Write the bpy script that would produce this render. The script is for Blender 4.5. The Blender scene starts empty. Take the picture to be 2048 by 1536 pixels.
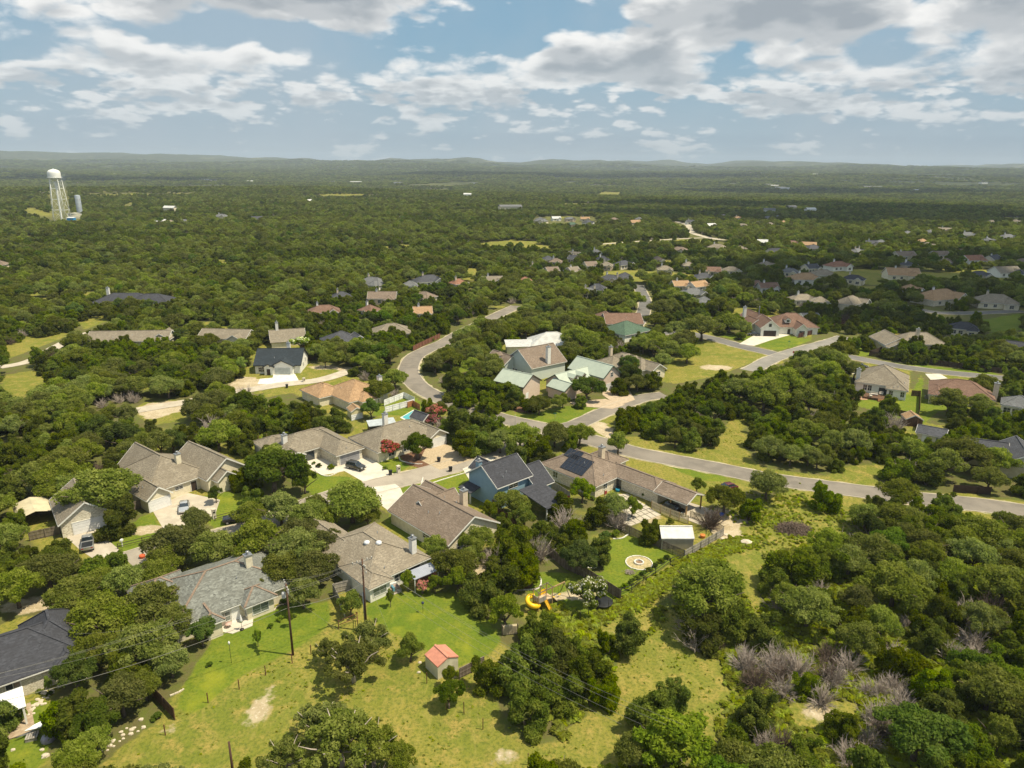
import bpy, bmesh, math, random
import numpy as np
from mathutils import Vector, Matrix
R=math.radians
random.seed(7); rng=np.random.default_rng(7)
S=bpy.context.scene; COL=S.collection

# ---------------------------------------------------------------- camera
F=1420.0; H=65.0; PT=R(17.07); RL=R(0.45)
cam=bpy.data.objects.new('camera',bpy.data.cameras.new('camera')); COL.objects.link(cam)
cam.data.sensor_width=36; cam.data.lens=36*F/2048; cam.data.clip_start=1; cam.data.clip_end=60000
_r0=Vector((1,0,0)); _u0=Vector((0,math.sin(PT),math.cos(PT))); _f=Vector((0,math.cos(PT),-math.sin(PT)))
_r=_r0*math.cos(RL)+_u0*math.sin(RL); _u=_u0*math.cos(RL)-_r0*math.sin(RL)
M4=Matrix((( _r.x,_u.x,-_f.x,0),(_r.y,_u.y,-_f.y,0),(_r.z,_u.z,-_f.z,H),(0,0,0,1)))
cam.matrix_world=M4; S.camera=cam
S.view_settings.view_transform='Standard'; S.view_settings.look='None'; S.view_settings.exposure=0.36; S.view_settings.gamma=1.0

def P(px,py,z=0.0):
    "ground (or height z) point that the photograph shows at pixel px,py"
    u=(px-1024)/F; v=(768-py)/F; c,s=math.cos(RL),math.sin(RL)
    u,v=u*c-v*s, v*c+u*s
    d=(u, math.cos(PT)+v*math.sin(PT), -math.sin(PT)+v*math.cos(PT)); t=(z-H)/d[2]
    return Vector((d[0]*t,d[1]*t,z))
def Q(x,y,z):
    c,s=math.cos(RL),math.sin(RL); dz=z-H
    f=y*math.cos(PT)-dz*math.sin(PT); v=(y*math.sin(PT)+dz*math.cos(PT))/f; u=x/f
    return (1024+F*(u*c+v*s), 768-F*(v*c-u*s), f)

# ---------------------------------------------------------------- sun and sky
SUN_EL=R(63); SUN_AZ=R(-10)          # azimuth measured from +X towards +Y
sd=Vector((math.cos(SUN_EL)*math.cos(SUN_AZ),math.cos(SUN_EL)*math.sin(SUN_AZ),math.sin(SUN_EL)))
sl=bpy.data.lights.new('sun','SUN'); sl.energy=5.0; sl.angle=R(0.5); sl.color=(1,0.89,0.66)
so=bpy.data.objects.new('sun',sl); COL.objects.link(so); so.rotation_euler=sd.to_track_quat('Z','Y').to_euler()
so.location=sd*300

W=bpy.data.worlds.new('World'); S.world=W; W.use_nodes=True
nt=W.node_tree; nt.nodes.clear()
class NT:
    def __init__(s,t): s.t=t
    def n(s,typ,ins=None,**kw):
        o=s.t.nodes.new(typ)
        for k,v in kw.items(): setattr(o,k,v)
        if ins:
            for k,v in ins.items():
                sock=o.inputs[k]
                if isinstance(v,bpy.types.NodeSocket): s.t.links.new(v,sock)
                else: sock.default_value=v
        return o
    def m(s,op,a,b=0.0,c=None,clamp=False):
        o=s.t.nodes.new('ShaderNodeMath'); o.operation=op; o.use_clamp=clamp
        for i,v in enumerate([a,b]+([c] if c is not None else [])):
            if isinstance(v,bpy.types.NodeSocket): s.t.links.new(v,o.inputs[i])
            else: o.inputs[i].default_value=v
        return o.outputs[0]
    def mr(s,v,a,b,c=0.0,d=1.0,smooth=True):
        o=s.t.nodes.new('ShaderNodeMapRange'); o.interpolation_type='SMOOTHSTEP' if smooth else 'LINEAR'
        s.t.links.new(v,o.inputs['Value'])
        for k,x in zip(('From Min','From Max','To Min','To Max'),(a,b,c,d)): o.inputs[k].default_value=x
        return o.outputs[0]
    def mix(s,f,a,b,blend='MIX'):
        o=s.t.nodes.new('ShaderNodeMix'); o.data_type='RGBA'; o.blend_type=blend
        for i,v in ((0,f),(6,a),(7,b)):
            if isinstance(v,bpy.types.NodeSocket): s.t.links.new(v,o.inputs[i])
            elif i==0: o.inputs[i].default_value=v
            else: o.inputs[i].default_value=(*v,1) if len(v)==3 else v
        return o.outputs[2]
    def l(s,a,b): s.t.links.new(a,b)
N=NT(nt)
sky=N.n('ShaderNodeTexSky',sky_type='NISHITA',sun_disc=False,sun_elevation=SUN_EL,sun_rotation=R(90)-SUN_AZ,altitude=300,air_density=1.0,dust_density=2.2,ozone_density=1.3)
geo=N.n('ShaderNodeTexCoord'); sep=N.n('ShaderNodeSeparateXYZ',{'Vector':geo.outputs['Generated']})
x,y,z=sep.outputs
# clouds live on a flat layer far above: direction -> layer coordinates
zz=N.m('MAXIMUM',z,0.0)
def layer(zs,ku,kv,seed):
    cv=N.n('ShaderNodeCombineXYZ',{'X':N.m('MULTIPLY',az,ku),'Y':N.m('MULTIPLY',zs,kv),'Z':seed})
    wn=N.n('ShaderNodeTexNoise',{'Vector':cv.outputs[0],'Scale':2.2,'Detail':3})
    wv=N.n('ShaderNodeVectorMath',{0:wn.outputs['Color'],'Scale':0.22},operation='SCALE'); wa=N.n('ShaderNodeVectorMath',{0:cv.outputs[0],1:wv.outputs[0]},operation='ADD').outputs[0]
    a=N.n('ShaderNodeTexNoise',{'Vector':wa,'Scale':1.0,'Detail':7,'Roughness':0.56}).outputs['Fac']
    p1=N.n('ShaderNodeTexVoronoi',{'Vector':wa,'Scale':2.4}).outputs['Distance']; p2=N.n('ShaderNodeTexVoronoi',{'Vector':wa,'Scale':5.8}).outputs['Distance']
    d=N.m('ADD',a,N.m('MULTIPLY',N.m('SUBTRACT',0.42,p1),0.25)); return N.m('ADD',d,N.m('MULTIPLY',N.m('SUBTRACT',0.42,p2),0.11))
def cloud(dz):
    zs=N.m('ADD',zz,dz); t=layer(zs,5.6,13.5,3.7); m=layer(zs,12.0,36.0,8.1)
    f1=N.mr(z,.085,.125); return N.m('ADD',N.m('MULTIPLY',t,f1),N.m('MULTIPLY',m,N.m('SUBTRACT',1.0,f1)))
az=N.m('ARCTAN2',x,y)           # 0 straight ahead, + right
# broad cloud banks and clear gaps, as directions (azimuth, height above the horizon)
def bank(a0,e0,wa,we,amp):
    da=N.m('DIVIDE',N.m('SUBTRACT',az,a0),wa); de=N.m('DIVIDE',N.m('SUBTRACT',z,e0),we)
    r=N.m('ADD',N.m('MULTIPLY',da,da),N.m('MULTIPLY',de,de))
    return N.m('MULTIPLY',N.m('EXPONENT',N.m('MULTIPLY',r,-1.0)),amp)
d0=cloud(0); d1=cloud(0.017)
cov=0.0
for b_ in [(0.24,0.165,0.13,0.035,0.17),(0.42,0.185,0.16,0.040,0.14),(-0.15,0.185,0.13,0.030,0.14),(-0.27,0.205,0.16,0.022,0.13),(-0.62,0.19,0.08,0.022,0.15),(-0.47,0.185,0.10,0.03,0.10),
           (0.01,0.205,0.085,0.05,-0.22),(0.62,0.165,0.08,0.03,0.12),(0.08,0.125,0.09,0.020,0.10),(-0.30,0.125,0.05,0.010,0.10),(-0.42,0.115,0.07,0.013,0.08),(-0.10,0.10,0.035,0.008,0.12),(-0.2,0.108,0.12,0.02,-0.06),
           (0.20,0.105,0.06,0.012,0.09),(0.36,0.115,0.10,0.014,0.08),(0.55,0.095,0.12,0.012,0.09),(0.36,0.075,0.16,0.009,0.07),(0.28,0.085,0.05,0.01,0.06),(0.02,0.08,0.05,0.01,0.05),(-0.55,0.085,0.1,0.012,0.06),(-0.35,0.075,0.12,0.01,0.05),(0.12,0.175,0.05,0.02,-0.08),(0.60,0.215,0.05,0.025,-0.08)]:
    cov=bank(*b_) if cov==0.0 else N.m('ADD',cov,bank(*b_))
low=N.mr(z,0.005,0.09,-0.13,-0.015)       # clouds thin out into haze at the horizon
dens=N.m('ADD',N.m('ADD',d0,cov),low)
up1=N.m('ADD',N.m('ADD',d1,cov),low)
alpha=N.mr(dens,0.405,0.525)
thick=N.m('ADD',N.m('MULTIPLY',N.mr(up1,0.40,0.62),0.66),N.m('MULTIPLY',N.mr(dens,0.56,0.74),0.28))          # cloud standing above this spot: we look at its shaded base
ccol=N.mix(thick,(7.0,6.9,6.7),(2.3,2.6,2.9))
haze_up=N.mr(z,0.0,0.17,1.0,0.0)
skyc=N.mix(0.75,sky.outputs[0],(1.5,2.8,3.75))
skyc=N.mix(N.m('MULTIPLY',haze_up,0.90),skyc,(2.75,3.55,4.15))
ccol=N.mix(N.m('MULTIPLY',haze_up,0.70),ccol,(3.3,3.95,4.4))
veil=N.n('ShaderNodeTexNoise',{'Vector':geo.outputs['Generated'],'Scale':3.0,'Detail':5,'Roughness':.6})
skyc=N.mix(N.mr(veil.outputs['Fac'],0.36,0.70,0.0,0.45),skyc,(3.4,3.8,4.2))
skyf=N.mix(N.m('MULTIPLY',alpha,0.95),skyc,ccol)
bg=N.n('ShaderNodeBackground',{'Color':skyf,'Strength':0.112}); out=N.n('ShaderNodeOutputWorld')
N.l(bg.outputs[0],out.inputs[0])
W.cycles.sampling_method='MANUAL'; W.cycles.sample_map_resolution=256

# ---------------------------------------------------------------- helpers
def tag(o,label=None,cat=None,group=None,kind=None):
    if label: o['label']=label
    if cat: o['category']=cat
    if group: o['group']=group
    if kind: o['kind']=kind
    return o
def empty(name,loc=(0,0,0),rz=0,**k):
    o=bpy.data.objects.new(name,None); o.location=loc; o.rotation_euler=(0,0,rz); o.empty_display_size=0.5; COL.objects.link(o); return tag(o,**k)
class MB:
    def __init__(s): s.v=[]; s.f=[]; s.mi=[]; s.sm=[]
    def add(s,vs,fs,mi=0,sm=False):
        b=len(s.v); s.v+= [tuple(v) for v in vs]; s.f+=[tuple(i+b for i in f) for f in fs]; s.mi+=[mi]*len(fs); s.sm+=[sm]*len(fs); return s
    def box(s,x0,x1,y0,y1,z0,z1,mi=0):
        v=[(x0,y0,z0),(x1,y0,z0),(x1,y1,z0),(x0,y1,z0),(x0,y0,z1),(x1,y0,z1),(x1,y1,z1),(x0,y1,z1)]
        return s.add(v,[(0,3,2,1),(4,5,6,7),(0,1,5,4),(1,2,6,5),(2,3,7,6),(3,0,4,7)],mi)
    def bar(s,a,b,w=0.1,h=None,mi=0):
        h=h or w; a=Vector(a); b=Vector(b); d=(b-a).normalized(); up=Vector((0,0,1)) if abs(d.z)<0.95 else Vector((1,0,0))
        r=d.cross(up).normalized()*w/2; u=r.cross(d).normalized()*h/2
        v=[a-r-u,a+r-u,a+r+u,a-r+u,b-r-u,b+r-u,b+r+u,b-r+u]
        return s.add(v,[(0,1,2,3),(7,6,5,4),(0,4,5,1),(1,5,6,2),(2,6,7,3),(3,7,4,0)],mi)
    def tube(s,pts,rad,n=8,mi=0,cap=True,sm=True):
        pts=[Vector(p) for p in pts]; rr=rad if isinstance(rad,(list,tuple)) else [rad]*len(pts); b=len(s.v); prev=None
        for i,p in enumerate(pts):
            d=(pts[min(i+1,len(pts)-1)]-pts[max(i-1,0)]).normalized()
            if prev is None: prev=d.orthogonal().normalized()
            r=(prev-d*prev.dot(d)).normalized(); prev=r; q=d.cross(r)
            for k in range(n):
                a=2*math.pi*k/n; s.v.append(tuple(p+(r*math.cos(a)+q*math.sin(a))*rr[i]))
        for i in range(len(pts)-1):
            for k in range(n):
                k2=(k+1)%n; s.f.append((b+i*n+k,b+i*n+k2,b+(i+1)*n+k2,b+(i+1)*n+k)); s.mi.append(mi); s.sm.append(sm)
        if cap:
            s.f.append(tuple(b+k for k in range(n))[::-1]); s.f.append(tuple(b+(len(pts)-1)*n+k for k in range(n))); s.mi+=[mi,mi]; s.sm+=[False,False]
        return s
    def lathe(s,prof,c=(0,0,0),n=16,mi=0,sm=True):
        b=len(s.v)
        for r,z in prof:
            for k in range(n):
                a=2*math.pi*k/n; s.v.append((c[0]+r*math.cos(a),c[1]+r*math.sin(a),c[2]+z))
        for i in range(len(prof)-1):
            for k in range(n):
                k2=(k+1)%n; s.f.append((b+i*n+k,b+i*n+k2,b+(i+1)*n+k2,b+(i+1)*n+k)); s.mi.append(mi); s.sm.append(sm)
        return s
    def prism(s,poly,z0,z1,mi=0):
        n=len(poly); v=[(p[0],p[1],z0) for p in poly]+[(p[0],p[1],z1) for p in poly]
        return s.add(v,[tuple(range(n))[::-1],tuple(range(n,2*n))]+[(i,(i+1)%n,(i+1)%n+n,i+n) for i in range(n)],mi)
    def slab(s,poly,th,mi=0):
        "closed slab under a 3D polygon"
        n=len(poly); v=[tuple(p) for p in poly]+[(p[0],p[1],p[2]-th) for p in poly]
        return s.add(v,[tuple(range(n)),tuple(range(n,2*n))[::-1]]+[(i,i+n,(i+1)%n+n,(i+1)%n) for i in range(n)],mi)
    def build(s,name,mats,parent=None,**k):
        me=bpy.data.meshes.new(name); me.from_pydata(s.v,[],s.f); 
        for m in (mats if isinstance(mats,(list,tuple)) else [mats]): me.materials.append(m)
        me.polygons.foreach_set('material_index',s.mi); me.polygons.foreach_set('use_smooth',s.sm); me.update()
        o=bpy.data.objects.new(name,me); COL.objects.link(o)
        if parent: o.parent=parent
        return tag(o,**k)
def copy_tree(o,parent=None):
    c=o.copy(); COL.objects.link(c)
    if parent: c.parent=parent
    for ch in o.children: copy_tree(ch,c)
    return c

# ---------------------------------------------------------------- materials
MC={}
def mat(name,col,rough=0.85,col2=None,scale=1.0,stretch=(1,1,1),detail=4,bump=0.0,metal=0.0,lo=0.35,hi=0.65,col3=None,scale3=0.15,spec=0.3,coord='Object'):
    if name in MC: return MC[name]
    m=bpy.data.materials.new(name); m.use_nodes=True; t=m.node_tree; t.nodes.clear(); n=NT(t)
    bs=n.n('ShaderNodeBsdfPrincipled',{'Roughness':rough,'Metallic':metal}); bs.inputs['Specular IOR Level'].default_value=spec
    o=n.n('ShaderNodeOutputMaterial'); n.l(bs.outputs[0],o.inputs[0])
    c2=col2 or tuple(c*0.8 for c in col)
    tc=n.n('ShaderNodeTexCoord'); mp=n.n('ShaderNodeMapping',{'Vector':tc.outputs[coord],'Scale':stretch})
    nz=n.n('ShaderNodeTexNoise',{'Vector':mp.outputs[0],'Scale':scale,'Detail':detail,'Roughness':0.6})
    c=n.mix(n.mr(nz.outputs['Fac'],lo,hi),col,c2)
    if col3:
        n3=n.n('ShaderNodeTexNoise',{'Vector':tc.outputs[coord],'Scale':scale3,'Detail':3}); c=n.mix(n.mr(n3.outputs['Fac'],0.42,0.7),c,col3)
    n.l(c,bs.inputs['Base Color'])
    if bump:
        b=n.n('ShaderNodeBump',{'Height':nz.outputs['Fac'],'Distance':bump,'Strength':0.8}); n.l(b.outputs[0],bs.inputs['Normal'])
    MC[name]=m; return m
def shingle(name,col,var=0.28):
    "asphalt shingles: random tabs in courses, weathered patches"
    if name in MC: return MC[name]
    m=bpy.data.materials.new(name); m.use_nodes=True; t=m.node_tree; t.nodes.clear(); n=NT(t)
    bs=n.n('ShaderNodeBsdfPrincipled',{'Roughness':0.92}); bs.inputs['Specular IOR Level'].default_value=0.2
    o=n.n('ShaderNodeOutputMaterial'); n.l(bs.outputs[0],o.inputs[0])
    tc=n.n('ShaderNodeTexCoord'); mp=n.n('ShaderNodeMapping',{'Vector':tc.outputs['Object'],'Scale':(3.2,3.2,9.0)})
    vo=n.n('ShaderNodeTexVoronoi',{'Vector':mp.outputs[0],'Scale':1.0}); s=n.n('ShaderNodeSeparateColor',{'Color':vo.outputs['Color']})
    nz=n.n('ShaderNodeTexNoise',{'Vector':tc.outputs['Object'],'Scale':0.5,'Detail':6,'Roughness':0.65})
    wv=n.n('ShaderNodeTexWave',{'Vector':tc.outputs['Object'],'Scale':1.6,'Distortion':0.6,'Detail':2},bands_direction='Z')
    dk=tuple(c*(1-var) for c in col); lt=tuple(min(1,c*(1+var)) for c in col)
    c=n.mix(s.outputs[0],dk,lt); c=n.mix(n.mr(nz.outputs['Fac'],0.38,0.66,0,0.75),c,tuple(x*y for x,y in zip(col,(0.80,0.78,0.76))))
    c=n.mix(n.mr(wv.outputs['Fac'],0.0,0.35,0.30,0.0),c,tuple(x*0.6 for x in col))
    n.l(c,bs.inputs['Base Color'])
    b=n.n('ShaderNodeBump',{'Height':s.outputs[0],'Distance':0.03,'Strength':0.6}); n.l(b.outputs[0],bs.inputs['Normal'])
    MC[name]=m; return m
def ribbed(name,col,col2=None,rough=0.45,freq=2.2,axis='X',metal=0.0):
    if name in MC: return MC[name]
    m=mat(name,col,rough,col2,0.6,metal=metal); t=m.node_tree; n=NT(t); bs=[x for x in t.nodes if x.type=='BSDF_PRINCIPLED'][0]
    tc=n.n('ShaderNodeTexCoord'); wv=n.n('ShaderNodeTexWave',{'Vector':tc.outputs['Object'],'Scale':freq},bands_direction=axis)
    b=n.n('ShaderNodeBump',{'Height':wv.outputs['Fac'],'Distance':0.05,'Strength':0.9}); n.l(b.outputs[0],bs.inputs['Normal']); return m
RF={'tan':shingle('roof_tan',(0.225,0.195,0.150)),'brown':shingle('roof_brown',(0.205,0.160,0.125)),'taupe':shingle('roof_taupe',(0.25,0.215,0.165)),
    'char':shingle('roof_charcoal',(0.055,0.057,0.068)),'dark':shingle('roof_dark',(0.075,0.078,0.09)),'grey':shingle('roof_grey',(0.15,0.155,0.16)),
    'sage':shingle('roof_sage_tile',(0.175,0.182,0.165),0.42),'orange':shingle('roof_orange',(0.36,0.235,0.135)),'red':shingle('roof_redbrown',(0.185,0.115,0.085)),
    'rust':shingle('roof_rust',(0.26,0.135,0.09)),'green':shingle('roof_green',(0.085,0.135,0.095)),'lgreen':ribbed('roof_green_metal',(0.42,0.47,0.39),(0.38,0.43,0.36),freq=1.2),
    'white':ribbed('roof_white_metal',(0.62,0.62,0.60)),'slate':shingle('roof_slate',(0.035,0.045,0.055))}
WL={'cream':mat('wall_cream',(0.70,0.64,0.49),0.9,(0.60,0.54,0.40),1.5,bump=.02),'limestone':mat('wall_limestone',(0.70,0.65,0.53),0.95,(0.45,0.40,0.31),3.2,(1,1,2.2),bump=.04,lo=.42,hi=.6),
    'white':mat('wall_white',(0.76,0.75,0.70),0.8,(0.70,0.68,0.62),1.0),'blue':mat('wall_blue',(0.215,0.335,0.42),0.7,(0.195,0.31,0.39),1.0),
    'pink':mat('wall_pinkstone',(0.62,0.50,0.41),0.9,(0.55,0.43,0.34),2.0),'sagewall':mat('wall_paleblue',(0.52,0.57,0.54),0.8,(0.48,0.53,0.5),1.2),
    'brick':mat('wall_brick',(0.34,0.15,0.09),0.9,(0.26,0.11,0.07),4),'olive':mat('wall_olive',(0.40,0.38,0.25),0.9,(0.36,0.34,0.22),2)}
TRIM=mat('trim_white',(0.74,0.73,0.69),0.6,(0.66,0.65,0.61),1.0); GLASS=mat('glass_dark',(0.022,0.030,0.036),0.08,(0.035,0.045,0.05),0.7,spec=0.9)
BLIND=mat('glass_blinds',(0.20,0.22,0.20),0.15,(0.10,0.12,0.11),1.2,(0.3,0.3,6),spec=0.8)
GDOOR={'white':mat('door_white',(0.74,0.74,0.73),0.5,(0.68,0.68,0.68),1.5),'grey':mat('door_grey',(0.27,0.27,0.29),0.5),'brown':mat('door_brown',(0.05,0.035,0.03),0.5),'tan':mat('door_tan',(0.5,0.42,0.30),0.5)}
WOODN=mat('wood_new',(0.40,0.27,0.13),0.85,(0.30,0.19,0.09),3,(1,1,0.3)); WOODO=mat('wood_weathered',(0.20,0.165,0.13),0.9,(0.11,0.085,0.065),2.5,(1,1,0.2))
WOODB=mat('wood_brown',(0.145,0.080,0.045),0.9,(0.085,0.048,0.03),2.5,(1,1,0.2)); WOODG=mat('wood_grey',(0.36,0.33,0.29),0.9,(0.22,0.20,0.18),2.5,(1,1,0.2)); WOODY=mat('wood_pale',(0.66,0.57,0.40),0.85,(0.52,0.44,0.30),3,(1,1,.3))
CONC=mat('concrete',(0.50,0.45,0.36),0.9,(0.39,0.34,0.27),0.45,detail=8,col3=(0.42,0.37,0.30),scale3=0.25,coord='Object')
CONCW=mat('concrete_new',(0.60,0.555,0.47),0.9,(0.49,0.45,0.38),0.4,detail=8)
def asphalt(name,c1,c2,c3):
    m=mat(name,c1,0.93,c2,0.35,detail=9,col3=c3,scale3=0.08,bump=0.0); return m
ASPH=asphalt('asphalt',(0.215,0.190,0.160),(0.165,0.147,0.125),(0.245,0.215,0.18)); ASPHD=asphalt('asphalt_dark',(0.15,0.145,0.135),(0.12,0.115,0.11),(0.18,0.17,0.16))
ASPHM=asphalt('asphalt_mid',(0.235,0.22,0.195),(0.185,0.175,0.155),(0.27,0.25,0.22))
ASPHL=asphalt('asphalt_light',(0.33,0.29,0.235),(0.25,0.22,0.18),(0.38,0.33,0.27))
METAL=mat('metal_grey',(0.35,0.36,0.37),0.4,metal=.6); METALD=mat('metal_dark',(0.05,0.045,0.04),0.5,metal=.3); BLACKP=mat('plastic_black',(0.02,0.022,0.024),0.45)
WHITEP=mat('paint_white',(0.78,0.78,0.76),0.35,(0.72,0.72,0.70),.5); ROCK=mat('rock_pale',(0.62,0.55,0.43),0.95,(0.42,0.36,0.28),3,bump=.05)
RUST=mat('rusty_steel',(0.18,0.075,0.04),0.8,(0.10,0.05,0.03),4); MULCH=mat('mulch',(0.20,0.11,0.065),1,(0.10,0.05,0.03),3,bump=.05)

def leafmat(name,c1,c2,c3,rough=0.6,trans=0.45):
    m=bpy.data.materials.new(name); m.use_nodes=True; t=m.node_tree; t.nodes.clear(); n=NT(t)
    g=n.n('ShaderNodeNewGeometry'); oi=n.n('ShaderNodeObjectInfo'); tc=n.n('ShaderNodeTexCoord')
    nz=n.n('ShaderNodeTexNoise',{'Vector':tc.outputs['Object'],'Scale':0.55,'Detail':3})
    c=n.mix(g.outputs['Random Per Island'],c1,c2)
    c=n.mix(n.mr(nz.outputs['Fac'],0.42,0.66,0,0.75),c,c3)
    hs=n.n('ShaderNodeHueSaturation',{'Color':c,'Hue':n.mr(oi.outputs['Random'],0,1,0.488,0.512,False),'Value':n.mr(oi.outputs['Random'],0,1,0.60,1.28,False),'Saturation':n.mr(n.m('FRACT',n.m('MULTIPLY',oi.outputs['Random'],7.3)),0,1,0.86,1.10,False)})
    d=n.n('ShaderNodeBsdfDiffuse',{'Color':hs.outputs[0],'Roughness':0.5}); tr=n.n('ShaderNodeBsdfTranslucent',{'Color':n.mix(1.0,hs.outputs[0],(1.25,1.25,0.6),'MULTIPLY')})
    mx=n.n('ShaderNodeMixShader',{'Fac':trans}); n.l(d.outputs[0],mx.inputs[1]); n.l(tr.outputs[0],mx.inputs[2])
    o=n.n('ShaderNodeOutputMaterial'); n.l(mx.outputs[0],o.inputs[0]); MC[name]=m; return m
LEAF={'J':leafmat('leaf_juniper',(0.170,0.222,0.013),(0.072,0.106,0.008),(0.240,0.265,0.026)),
      'O':leafmat('leaf_oak',(0.238,0.280,0.048),(0.102,0.134,0.020),(0.325,0.345,0.085)),
      'L':leafmat('leaf_bright',(0.24,0.32,0.030),(0.13,0.19,0.020),(0.33,0.37,0.045)),
      'G':leafmat('leaf_green',(0.135,0.200,0.024),(0.068,0.116,0.015),(0.180,0.225,0.040)),
      'R':leafmat('flower_red',(0.48,0.13,0.12),(0.32,0.07,0.07),(0.52,0.20,0.18),trans=.2),
      'Wf':leafmat('flower_white',(0.80,0.78,0.62),(0.70,0.70,0.52),(0.85,0.82,0.68),trans=.2),
      'weed':leafmat('leaf_weed',(0.36,0.40,0.040),(0.27,0.32,0.030),(0.46,0.43,0.080),trans=.45)}
BARK=mat('bark',(0.16,0.125,0.095),0.95,(0.09,0.07,0.055),4,bump=.03); TWIG=mat('twig_grey',(0.46,0.395,0.345),0.95,(0.30,0.25,0.215),2)
TWIGD=mat('twig_brown',(0.19,0.14,0.11),0.95,(0.11,0.08,0.06),2)

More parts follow.
